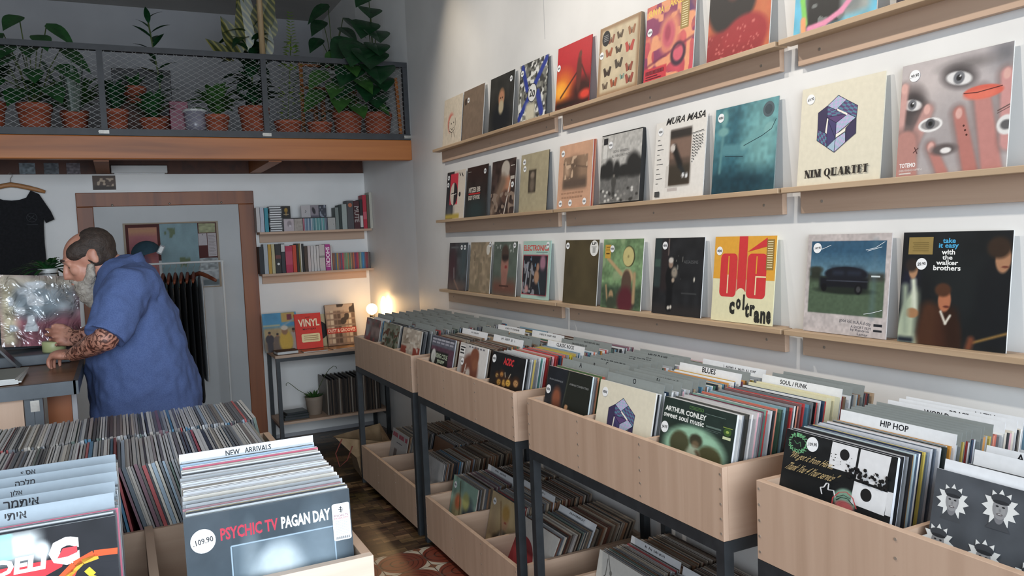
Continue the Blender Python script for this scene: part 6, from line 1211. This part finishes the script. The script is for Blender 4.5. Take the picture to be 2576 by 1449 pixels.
def lance(lm, sm, x, y, z):
    pts = [(x, y, z), (x+.02, y, z+.25), (x-.01, y, z+.5), (x-.03, y, z+.68)]; sm.tube(pts, .006, 6)
    for k in range(17):
        t = .25+.75*k/16; p = Vector((x+.02-.05*t*t, y, z+.68*t)); a = k*2.4; leaf_blade(lm, p, (math.cos(a), math.sin(a)*.7, .35+t*.5), .17, .042, .25, .2)
plant('potted_rubber_plant', 'slender upright plant with narrow leaves rising above the rail', -1.72, 6.2, .08, .16, lance, 'leafdeep')
plant('potted_peace_lily', 'bushy green plant in the fifth pot, left of the tall striped plant', -1.36, 5.98, .085, .15, lambda lm, sm, x, y, z: leafy(lm, (x, y, z), 80, .19, .06, .9, (.3, 2.0), 8, .35, base_h=.12), 'leafmid')
def calathea_mat():
    m, nt, b = new_mat('striped_leaf', .3); tc = node(nt, 'ShaderNodeTexCoord'); mp = node(nt, 'ShaderNodeMapping'); mp.inputs['Rotation'].default_value = (R(20), R(38), R(10)); nt.links.new(tc.outputs['Object'], mp.inputs[0])
    wv = node(nt, 'ShaderNodeTexWave'); wv.inputs['Scale'].default_value = 9; wv.inputs['Distortion'].default_value = 3; nt.links.new(mp.outputs[0], wv.inputs[0]); rp = ramp(nt, [(.4, '#2a3315'), (1, '#757036')]); nt.links.new(wv.outputs[0], rp.inputs[0]); nt.links.new(rp.outputs[0], b.inputs['Base Color']); return m
M['calathea'] = calathea_mat()
p = plant('potted_calathea', 'tall plant with yellow striped leaves beside the wooden pole', -1.1, 6.02, .11, .22, lambda lm, sm, x, y, z: leafy(lm, (x, y, z), 64, .24, .09, .9, (-.1, 1.6), 9, .45, base_h=.55), 'leafdeep')
lm = MB()
for bx, bz, dx, dz, L, W in ((-1.16, 2.98, -.5, 1, .3, .15), (-1.12, 3.0, -.1, 1, .42, .13), (-1.05, 3.12, .35, 1, .4, .16), (-1.22, 2.93, -.9, .75, .24, .1), (-1.0, 2.95, .15, 1, .26, .1), (-1.12, 3.2, -.05, 1, .3, .12), (-.97, 3.1, .25, .9, .2, .1)): leaf_blade(lm, (bx, 6.0, bz), (dx, -.12, dz), L, W, .06, .12, up=(0, -1, .2), n=8, pw=.65)
c = lm.build('striped_foliage', 'calathea', p); c['label'] = 'yellow striped upper leaves'
sm = MB().tube([(-1.1, 6.02, 2.6), (-1.1, 6.01, 2.9), (-1.09, 6.0, 3.25)], .008, 6); sm.build('stem', 'stem', p)
def climb(lm, sm, x, y, z):
    sm.tube([(x, y, z), (x+.03, y, z+.3), (x+.06, y, z+.62)], .004, 5); r = random.Random(4)
    for k in range(150): t = r.random(); a = r.random()*6.3; rad = .02+.11*r.random()*(1.15-t)*(1 if .25 < t < .75 else .5); p = Vector((x+.06*t+rad*math.cos(a), y+rad*math.sin(a), z-.02+.6*t)); leaf_blade(lm, p, (math.cos(a), math.sin(a), .4), .038, .022, .2, n=3)
    for k in range(11):
        for s in (-1, 1): leaf_blade(lm, (x+.06, y, z+.56+.022*k), (s, -.3, .5), .05*(1-.04*k), .02, .1, n=3)
plant('potted_climber', 'yellow-green small-leaved climber in the first pot right of the pole', -.87, 5.98, .1, .12, climb, 'leafpale')
def vine(lm, sm, x, y, z):
    r = random.Random(8)
    for k in range(130): a = r.random()*6.3; h_ = r.random(); rad = .05+.11*r.random(); p = Vector((x+rad*math.cos(a)-.05*h_, y+rad*math.sin(a)*.7, z+.38*h_-.03)); leaf_blade(lm, p, (math.cos(a), math.sin(a), .2), .05, .026, .3, n=3)
plant('potted_vine', 'dark small-leaved vine in the second pot right of the pole', -.64, 5.98, .095, .115, vine, 'leaf')
plant('potted_philodendron', 'large-leaved plant with a pale leaf, second pot from the wall', -.42, 6.0, .115, .195, big_leaves([(-.1, -.12, .2, .22, .14), (.05, -.14, .25, .24, .15), (-.16, -.05, .3, .24, .15), (.12, -.05, .3, .22, .15), (.0, -.12, .36, .22, .15), (-.05, -.02, .45, .2, .13), (.15, -.1, .1, .2, .13), (-.08, -.14, .1, .22, .15), (-.18, -.02, .16, .24, .15), (.02, -.14, .05, .2, .15), (.1, .05, .2, .22, .15)]), 'leafmid')
plant('potted_monstera', 'tall dark monstera in the pot nearest the right wall', -.185, 6.0, .112, .2, big_leaves([(-.12, -.1, .5, .32, .3), (-.04, -.14, .36, .32, .28), (-.03, -.14, .5, .2, .2), (-.05, -.05, .68, .26, .22), (-.03, -.06, .78, .18, .18), (-.02, 0, .9, .16, .16), (-.18, -.1, .35, .3, .24), (-.02, -.16, .25, .22, .2), (-.1, -.15, .2, .26, .2), (-.02, -.12, .6, .2, .2), (-.16, -.02, .55, .28, .26), (-.08, -.16, .44, .28, .28), (-.2, -.06, .25, .26, .22), (-.04, -.1, .14, .22, .2)]), 'leafdeep')
plant('potted_fiddle_leaf', 'dark leafy plant standing behind the monstera on a wooden stool', -.36, 6.55, .1, .16, big_leaves([(-.08, -.05, .4, .24, .13), (.05, -.08, .35, .24, .13), (-.02, 0, .55, .26, .12), (.1, 0, .45, .22, .12), (-.12, -.08, .25, .22, .12), (0, -.1, .2, .22, .12)]), 'leafdeep', z=2.84+.0005, potm='white')
st = thing('plant_stool', (-.37, 6.55, ZG), 'small orange-brown wooden stool holding a plant on the gallery', 'stool')
MB().box(-.52, -.22, 6.4, 6.7, 2.815, 2.84).build('seat', 'pineY', st)
for x in (-.5, -.24):
    for y in (6.42, 6.68): MB().bar((x, y, ZG), (x, y, 2.815), .032).build('leg', 'pineY', st)
o = thing('folding_stand', (-.5, 6.85, ZG), 'leaning wooden folding frame behind the plants near the right wall', 'frame')
for x in (-.58, -.3): MB().bar((x, 6.8, ZG), (x+.05, 7.0, 3.2), .03, .05).build('upright', 'pine', o)
for k in range(4): MB().bar((-.56, 6.83+.05*k, ZG+.15+.2*k), (-.28, 6.83+.05*k, ZG+.15+.2*k), .04, .02).build('rung', 'pine', o)
o = thing('wooden_stake', (-.035, 5.93, ZG), 'thin orange wooden stake standing beside the monstera pot', 'stake'); MB().bar((-.036, 5.90, ZG), (-.036, 5.97, 2.86), .022, .022).build('shaft', 'pine', o)
o = thing('screen_box', (-1.78, 6.6, ZG), 'dark flat screen standing on the gallery behind the slender plant', 'screen'); MB().box(-2.0, -1.6, 6.58, 6.63, 2.45, 2.96).build('housing', 'black', o, bevel=.004); MB().box(-1.97, -1.63, 6.575, 6.58, 2.5, 2.93).build('panel', 'black', o); MB().box(-1.9, -1.7, 6.5, 6.7, ZG, ZG+.012).box(-1.83, -1.77, 6.59, 6.62, ZG+.012, 2.45).build('stand', 'black', o)
plant('potted_cactus', 'small red pot standing higher behind the second mesh panel', -1.86, 6.4, .08, .14, lambda lm, sm, x, y, z: leafy(lm, (x, y, z), 16, .16, .04, .7, (.6, 2), 12, .3), 'leaf', z=2.6505)
o = thing('storage_box', (-1.86, 6.4, ZG), 'dark wooden box under the raised red pot on the gallery', 'box'); MB().box(-2.0, -1.72, 6.28, 6.5, ZG+.0005, 2.65).build('box_body', 'soffit', o, bevel=.003)
M['pinkpack'] = paint('crimson_packet', '#7d2440', '#6a1f38', 9, rough=.4); M['clear'] = paint('cloudy_plastic', '#8d8a96', '#7b7884', 9, rough=.25)
o = MB().box(-1.66, -1.54, 6.04, 6.12, G, 2.64).build('packet', 'pinkpack', None, bevel=.004); tag(o, 'crimson packet standing between pots on the gallery', 'packet')
o = thing('plastic_tub', (-1.5, 6.0, ZG), 'cloudy plastic tub beside the crimson packet on the gallery', 'tub'); MB().lathe([(0, 0), (.062, 0), (.075, .17), (.0, .17)], (-1.5, 6.0, G), 20).build('tub_body', 'clear', o, True); MB().lathe([(0, .1702), (.08, .1702), (.08, .185), (0, .19)], (-1.5, 6.0, G), 20).build('lid', 'white', o, True)
# ================================================================ counter at the left
ct = thing('shop_counter', (-2.9, 3.9, 0), 'tall shop counter with brown top, grey steel edge and plywood front', 'counter')
M['countertop'] = timber('brown_counter_top', '#6a4a34', '#7d5a42', '#8a674c', 'x', .6, .35)
MB().box(-4.2, -2.23, 3.27, 4.36, 1.118, 1.16).build('counter_top', 'countertop', ct)
MB().box(-4.2, -2.222, 3.254, 3.27, 1.112, 1.161).box(-2.23, -2.214, 3.254, 4.37, 1.112, 1.161).build('steel_edge', 'greysteel', ct)
MB().box(-4.2, -2.392, 3.29, 3.31, .02, 1.112).build('front_panel', 'ply', ct)
for x in (-2.374, -2.345): MB().box(x-.014, x+.014, 3.285, 3.315, 0, 1.112).build('leg', 'greysteel', ct)
MB().box(-2.33, -2.25, 3.45, 3.48, .0, 1.112).build('brown_end_panel', 'doorwood', ct); MB().box(-2.249, -2.232, 3.45, 3.48, 0, 1.112).build('grey_end_strip', 'gallery', ct)
MB().box(-2.37, -2.342, 3.286, 3.2855-.001, 1.06, 1.1).build('metal_label', 'galv', ct)
CT = 1.1615
# record in crinkled plastic held upright
def foil():
    m, nt, b = new_mat('crinkled_plastic_sleeve', .16, 0, .6); tc = node(nt, 'ShaderNodeTexCoord'); n1 = node(nt, 'ShaderNodeTexNoise'); n1.inputs['Scale'].default_value = 13; n1.inputs['Detail'].default_value = 2; n1.inputs['Distortion'].default_value = 1.3; nt.links.new(tc.outputs['Object'], n1.inputs[0])
    a = node(nt, 'ShaderNodeVertexColor', layer_name='Col'); nt.links.new(a.outputs[0], b.inputs['Base Color']); bp = node(nt, 'ShaderNodeBump'); bp.inputs['Strength'].default_value = 1; bp.inputs['Distance'].default_value = .035; nt.links.new(n1.outputs[0], bp.inputs['Height']); nt.links.new(bp.outputs[0], b.inputs['Normal']); b.inputs['Coat Weight'].default_value = 1; b.inputs['Coat Roughness'].default_value = .08; nt.links.new(bp.outputs[0], b.inputs['Coat Normal']); return m
M['foil'] = foil()
a = Art('#8a5a62', 72).rect(0, .45, 1, 1, '#8f9294', .1).rect(0, 0, .2, 1, '#b8ad92', .06).ell(.45, .62, .3, .25, '#8f9aa0', .3).rect(0, .86, 1, 1, '#b5ab9a', .08).noise(.25, 9).blot('#c9cdcf', 8, .62, .1, .1, .2, .8, .95)
o = a.build('record_sleeve', .008, '#bdb5a2', 'foil'); o.location = (-2.37, 4.0, CT+.061); o.rotation_euler = (R(-14), R(5), R(20)); tag(o, 'record in crinkled shiny plastic propped upright on the counter', 'record')
a = Art('#2a2d33', 24).noise(.2, 6); o = a.build('record_sleeve', .006, '#9a9488'); o.location = (-2.39, 4.03, CT+.053); o.rotation_euler = (R(-14), R(2), R(20)); tag(o, 'cream-edged sleeve standing just behind the shiny plastic one', 'record')
o = thing('turntable', (-2.45, 3.95, CT), 'dark record player with a raised lid at the left edge of the counter', 'player'); MB().box(-2.66, -2.262, 3.82, 4.13, CT, CT+.044).build('plinth', 'greysteel', o, bevel=.004); mx = Matrix.Translation((-2.44, 3.72, CT+.006)) @ Matrix.Rotation(R(-38), 4, 'Y'); MB().box(-.004, .004, -.0, .09, 0, .2, mtx=mx).build('lid', 'black', o)
for k, (c, dx) in enumerate((('#3a3f3a', 0), ('#c9cac6', .01), ('#d5d6d2', .0), ('#8a8d86', -.008))):
    a = Art(c, 8); o = a.build('record_sleeve', .005, '#c9cac7'); o.rotation_euler = (R(90), 0, R(3-2*k)); 
    o.rotation_euler = (R(-90), 0, R(3-2*k)); o.location = (-2.56+dx, 3.30, CT+.0055*(k+1)+.001); tag(o, ('bottom', 'second', 'third', 'topmost')[k]+' flat sleeve of the small pile on the counter edge', 'record', 'flat sleeves on the counter')
o = MB().lathe([(.02, 0), (.042, 0), (.045, .004), (.045, .042), (.042, .046), (.02, .046), (.02, 0)], (-2.322, 3.88, CT+.0445), 28).build('tape_roll', M.setdefault('tape', paint('pale_green_tape', '#a9ad7d', '#9ca070', 8, rough=.4)), None, True); tag(o, 'pale green roll of tape on the record player by the hand', 'tape roll')
o = thing('cash_terminal', (-2.34, 4.24, CT), 'black boxy terminal with a shiny corner on the back of the counter', 'terminal'); MB().box(-2.46, -2.235, 4.16, 4.33, CT, CT+.325).build('housing', 'black', o, bevel=.008); MB().box(-2.45, -2.245, 4.152, 4.159, CT+.25, CT+.31).build('glass_strip', M.setdefault('darkglass', paint('dark_glass', '#1c2a2c', '#152022', 4, rough=.08)), o); MB().box(-2.462, -2.455, 4.15, 4.16, CT+.24, CT+.33).box(-2.462, -2.41, 4.15, 4.16, CT+.322, CT+.33).build('bright_trim', 'galv', o)
pl = thing('potted_plant', (-2.345, 4.24, CT+.326), 'small striped white pot with a spiky green plant on the black terminal', 'plant'); pot(-2.345, 4.24, CT+.3262, .042, .065, 'white', pl, False)
MB().lathe([(.0415, .04), (.0425, .04), (.0425, .045), (.0415, .045)], (-2.345, 4.24, CT+.3262), 24).build('dark_stripe', 'black', pl); mb = MB()
for k in range(34): a_ = k*2.4; leaf_blade(mb, (-2.345+.012*math.cos(a_), 4.24+.012*math.sin(a_), CT+.385), (math.cos(a_), math.sin(a_), .15+.3*(k % 4)), .13+.03*(k % 3), .02, .45, .3)
mb.build('foliage', 'leaf', pl)

# ================================================================ the person leaning over the counter
ps = thing('person', (-1.99, 3.75, 0), 'bearded balding person in a blue short-sleeved shirt leaning over the counter', 'person')
def skin_mat():
    m, nt, b = new_mat('skin_with_tattoo', .5); b.inputs['Subsurface Weight'].default_value = .08; b.inputs['Subsurface Radius'].default_value = (.01, .004, .002)
    tc = node(nt, 'ShaderNodeTexCoord'); nz = node(nt, 'ShaderNodeTexNoise'); nz.inputs['Scale'].default_value = 18; nt.links.new(tc.outputs['Object'], nz.inputs[0]); rp = ramp(nt, [(.35, '#a8705c'), (.65, '#bf8a74')]); nt.links.new(nz.outputs[0], rp.inputs[0])
    n2 = node(nt, 'ShaderNodeTexNoise'); n2.inputs['Scale'].default_value = 32; n2.inputs['Distortion'].default_value = 2.5; nt.links.new(tc.outputs['Object'], n2.inputs[0]); r2 = ramp(nt, [(.46, '#ffffff'), (.56, '#7a6c6c')]); nt.links.new(n2.outputs[0], r2.inputs[0])
    sp = node(nt, 'ShaderNodeSeparateXYZ'); nt.links.new(tc.outputs['Object'], sp.inputs[0])
    def rng_(o, lo, hi):
        n = node(nt, 'ShaderNodeMapRange'); n.inputs['From Min'].default_value = lo; n.inputs['From Max'].default_value = hi; n.clamp = True; nt.links.new(o, n.inputs[0]); return n.outputs[0]
    m1 = node(nt, 'ShaderNodeMath', operation='MULTIPLY'); nt.links.new(rng_(sp.outputs[0], -2.285, -2.255), m1.inputs[0]); nt.links.new(rng_(sp.outputs[2], 1.36, 1.33), m1.inputs[1])
    mx = node(nt, 'ShaderNodeMix', data_type='RGBA', blend_type='MULTIPLY'); nt.links.new(m1.outputs[0], mx.inputs[0]); nt.links.new(rp.outputs[0], mx.inputs[6]); nt.links.new(r2.outputs[0], mx.inputs[7]); nt.links.new(mx.outputs[2], b.inputs['Base Color']); return m
M['skin'] = skin_mat()
M['shirt'] = paint('blue_chambray', '#4a5a84', '#556690', 240, rough=.9, spec=.2, bump=.35, bscale=9, detail=3)
M['trousers'] = paint('dark_brown_twill', '#3b3035', '#332a2e', 120, rough=.95, spec=.2)
M['hair'] = paint('dark_brown_hair', '#2b211b', '#3a2d25', 60, rough=.7, stretch=(1, 1, 1), bump=.4, bscale=150)
M['beard'] = paint('greying_beard', '#8d8378', '#aca397', 70, rough=.85, bump=.6, bscale=130)
M['shoe'] = paint('dark_leather', '#221c19', rough=.45)
Y0 = 3.75
def loft(mb, rings, n=28):
    """rings: (centre, half x, half y, power)"""
    vs = []
    for c, a, b, p in rings:
        for k in range(n):
            t = 2*math.pi*k/n; ct_, st_ = math.cos(t), math.sin(t); vs.append((c[0]+a*math.copysign(abs(ct_)**p, ct_), c[1]+b*math.copysign(abs(st_)**p, st_), c[2]))
    m = len(rings); mb.add(vs, [(i*n+k, i*n+(k+1) % n, (i+1)*n+(k+1) % n, (i+1)*n+k) for i in range(m-1) for k in range(n)]+[tuple(range(n-1, -1, -1)), tuple((m-1)*n+k for k in range(n))])
def finish(o, vox, smooth=6, disp=None):
    r = o.modifiers.new('join', 'REMESH'); r.mode = 'VOXEL'; r.voxel_size = vox; r.use_smooth_shade = True
    s = o.modifiers.new('smooth', 'SMOOTH'); s.factor = .5; s.iterations = smooth
    if disp:
        t = bpy.data.textures.new('folds', 'CLOUDS'); t.noise_scale = disp[1]; d = o.modifiers.new('folds', 'DISPLACE'); d.texture = t; d.strength = disp[0]; d.mid_level = .5; d.texture_coords = 'LOCAL'
    return o
b = MB()
HM = Matrix.Rotation(R(-24), 3, 'Y')        # head nods forward (towards -x)
HC = Vector((-2.158, Y0, 1.607))
def hp(x, y, z): return HC+HM @ Vector((x, y, z))        # head space: -x forward, z up
b.ball(HC+HM @ Vector((.004, 0, .012)), .098, .078, .088, 22, 16, mtx=HM)
b.ball(hp(-.045, 0, -.05), .058, .06, .075, 18, 12, mtx=HM).ball(hp(-.052, 0, -.1), .042, .045, .034, 14, 10, mtx=HM)
b.ball(hp(-.082, 0, .02), .022, .058, .016, 14, 8, mtx=HM)                         # brow
b.tube([hp(-.096, 0, .005), hp(-.112, 0, -.025), hp(-.118, 0, -.042), hp(-.1, 0, -.05)], [.009, .012, .016, .012], 10)    # nose
for s in (-1, 1):
    b.ball(hp(-.073, s*.04, -.03), .022, .024, .024, 12, 8, mtx=HM)                # cheeks
    b.ball(hp(-.081, s*.031, .003), .0125, .016, .011, 12, 8, mtx=HM)
    b.ball(hp(-.102, s*.012, -.045), .011, .009, .009, 8, 6)
    b.ball(hp(.012, s*.08, -.01), .018, .009, .032, 12, 8, mtx=HM).ball(hp(.02, s*.084, .004), .012, .007, .018, 8, 6)      # ears
b.tube([hp(-.105, -.024, -.078), hp(-.112, 0, -.076), hp(-.105, .024, -.078)], .007, 8)   # lips
b.tube([(-2.13, Y0, 1.57), (-2.07, Y0, 1.545), (-2.0, Y0, 1.5), (-1.97, Y0, 1.42)], [.062, .066, .076, .1], 18)          # neck
loft(b, [((-2.0, Y0, .86), .15, .17, 1), ((-2.0, Y0, 1.0), .17, .19, 1), ((-2.0, Y0, 1.2), .16, .2, 1), ((-2.0, Y0, 1.4), .11, .19, 1), ((-2.02, Y0, 1.52), .07, .13, 1)])
LS, LE, LW = Vector((-2.03, Y0-.21, 1.47)), Vector((-2.117, Y0-.34, 1.287)), Vector((-2.243, Y0-.14, 1.214))
RS, RE, RW = Vector((-2.03, Y0+.21, 1.47)), Vector((-2.13, Y0+.30, 1.27)), Vector((-2.225, Y0+.13, 1.262))
for S_, E_, W_2 in ((LS, LE, LW), (RS, RE, RW)):
    b.tube([S_, S_.lerp(E_, .5), E_], [.062, .054, .047], 14); b.tube([E_, E_.lerp(W_2, .3), E_.lerp(W_2, .7), W_2], [.046, .05, .039, .029], 14, flat=.9).ball(E_, .047)
def hand(wr, dirv, across, down, curl, lens=(.072, .08, .075, .06)):
    """flat-backed palm, five separate bent fingers, thumb leaving the side of the palm"""
    d = dirv.normalized(); a = across.normalized(); dn = down.normalized(); pl_ = .088
    mx = Matrix((d, a, dn)).transposed()
    b.ball(wr+d*pl_*.52, pl_*.6, .046, .021, 16, 10, mtx=mx).ball(wr+d*pl_*.15, .035, .03, .02, 12, 8, mtx=mx).ball(wr+d*pl_*.8, .026, .042, .015, 12, 8, mtx=mx)
    for i, L in enumerate(lens):
        off = a*(-.032+.0215*i); p0 = wr+d*(pl_*.86-.006*abs(i-1.3))+off; ang = 0; pts = [p0]; p = p0
        for j, (fr, c_) in enumerate(((.45, curl), (.32, curl*1.3), (.23, curl*.7))):
            ang += c_*(1+.12*i); p = p+(d*math.cos(ang)+dn*math.sin(ang)+a*.05*(i-1.5))*L*fr; pts.append(p)
        b.tube(pts, [.0092, .0088, .0082, .0068], 8).ball(p, .0068, n=8, m=6)
    t0 = wr+d*.03-a*.032; b.tube([t0, t0+d*.028-a*.02+dn*.006, t0+d*.052-a*.024+dn*.012, t0+d*.07-a*.018+dn*.016], [.013, .0115, .0095, .0075], 8)
hand(LW, Vector((-.075, .07, .004)), Vector((-.07, -.075, 0)), Vector((0, 0, -1)), .5)
hand(RW, Vector((-.09, -.03, .005)), Vector((.02, -.05, -.1)), Vector((.3, -1, .2)), .3)
for s in (-1, 1):
    b.tube([(-1.98, Y0+s*.1, .9), (-1.99, Y0+s*.11, .5), (-1.975, Y0+s*.115, .12), (-1.975, Y0+s*.115, .05)], [.1, .066, .046, .045], 14); b.tube([(-1.94, Y0+s*.115, .045), (-2.1, Y0+s*.125, .04)], [.036, .032], 10)
body = finish(b.build('body', 'skin', ps, True), .0048, 4)
sh = MB()
loft(sh, [((-1.985, Y0, .925), .223, .238, .92), ((-1.985, Y0, 1.05), .213, .246, .92), ((-2.0, Y0, 1.18), .2, .248, .92), ((-2.005, Y0, 1.30), .176, .243, .95), ((-2.004, Y0, 1.40), .152, .236, .95), ((-2.012, Y0, 1.48), .128, .222, .95), ((-2.026, Y0, 1.54), .104, .165, 1), ((-2.04, Y0, 1.578), .082, .105, 1), ((-2.04, Y0, 1.592), .07, .075, 1)], 36)
sh.tube([(-2.0, Y0-.17, 1.47), LS+Vector((.01, -.01, 0)), LS.lerp(LE, .5)+Vector((0, -.005, 0)), LS.lerp(LE, .86), LS.lerp(LE, .98)+Vector((-.004, .004, 0))], [.105, .098, .088, .079, .08], 20)
sh.tube([(-2.0, Y0+.17, 1.47), RS+Vector((.01, .01, 0)), RS.lerp(RE, .5), RE+Vector((0, -.01, .01))], [.105, .098, .09, .08], 20)
finish(sh.build('shirt', 'shirt', ps, True), .0075, 5, (.045, .13))
# collar, placket, pocket
cl = MB(); vs = []; n = 28
for q, (rx, ry, dz, ox) in enumerate(((.07, .064, .012, -.05), (.083, .08, -.022, -.05), (.088, .088, -.045, -.052))):
    for k in range(n): t = 2*math.pi*k/n; vs.append((-2.0+ox+.012+rx*math.cos(t), Y0+ry*math.sin(t), 1.57+dz+.03*math.cos(t)))
cl.add(vs, [(i*n+k, i*n+(k+1) % n, (i+1)*n+(k+1) % n, (i+1)*n+k) for i in range(2) for k in range(n)]); cl.build('collar', 'shirt', ps, True).modifiers.new('t', 'SOLIDIFY').thickness = .006
tr = MB()
loft(tr, [((-1.98, Y0, .72), .16, .2, 1), ((-1.985, Y0, .85), .195, .215, 1), ((-1.985, Y0, .95), .2, .215, 1)])
for s in (-1, 1): tr.tube([(-1.98, Y0+s*.1, .86), (-1.99, Y0+s*.11, .5), (-1.98, Y0+s*.115, .1), (-1.98, Y0+s*.115, .06)], [.125, .095, .08, .082], 18)
finish(tr.build('trousers', 'trousers', ps, True), .012, 4, (.02, .15))
for s in (-1, 1):
    f = MB(); f.ball((-2.03, Y0+s*.12, .046), .14, .05, .045, 18, 10).box(-2.165, -1.9, Y0+s*.12-.045, Y0+s*.12+.045, .001, .022); finish(f.build('shoe', 'shoe', ps, True), .007, 4)
h = MB()
h.ball(hp(.036, 0, .026), .079, .0815, .079, 22, 14, mtx=HM).ball(hp(.05, 0, -.02), .05, .07, .06, 16, 10, mtx=HM)
for s in (-1, 1): h.ball(hp(-.012, s*.046, .03), .066, .037, .045, 16, 10, mtx=HM).ball(hp(.02, s*.06, -.005), .04, .024, .05, 12, 8, mtx=HM)
finish(h.build('hair', 'hair', ps, True), .006, 2, (.006, .02))
d = MB()
d.ball(hp(-.06, 0, -.105), .054, .056, .052, 18, 12, mtx=HM).tube([hp(-.066, 0, -.1), hp(-.066, 0, -.15), hp(-.058, 0, -.195), hp(-.05, 0, -.225)], [.053, .052, .042, .014], 16)
for s in (-1, 1): d.tube([hp(-.01, s*.066, -.03), hp(-.03, s*.062, -.07), hp(-.06, s*.045, -.1)], [.014, .02, .022], 10)
d.tube([hp(-.1, -.028, -.072), hp(-.113, 0, -.062), hp(-.1, .028, -.072)], .008, 8)
finish(d.build('beard', 'beard', ps, True), .006, 2, (.012, .018))
for s in (-1, 1):
    e = MB().ball(hp(-.079, s*.031, -.007), .0105, n=12, m=8); e.build('eye', M.setdefault('eyewhite', paint('eye_white', '#8f8781', rough=.3)), ps, True); e = MB().ball(hp(-.0868, s*.031, -.011), .005, n=10, m=6); e.build('iris', 'black', ps, True)
    e = MB().tube([hp(-.1, s*.012, .022), hp(-.102, s*.03, .026), hp(-.088, s*.05, .02)], [.004, .006, .003], 6); e.build('eyebrow', 'hair', ps, True)
flush_sleeves(240)
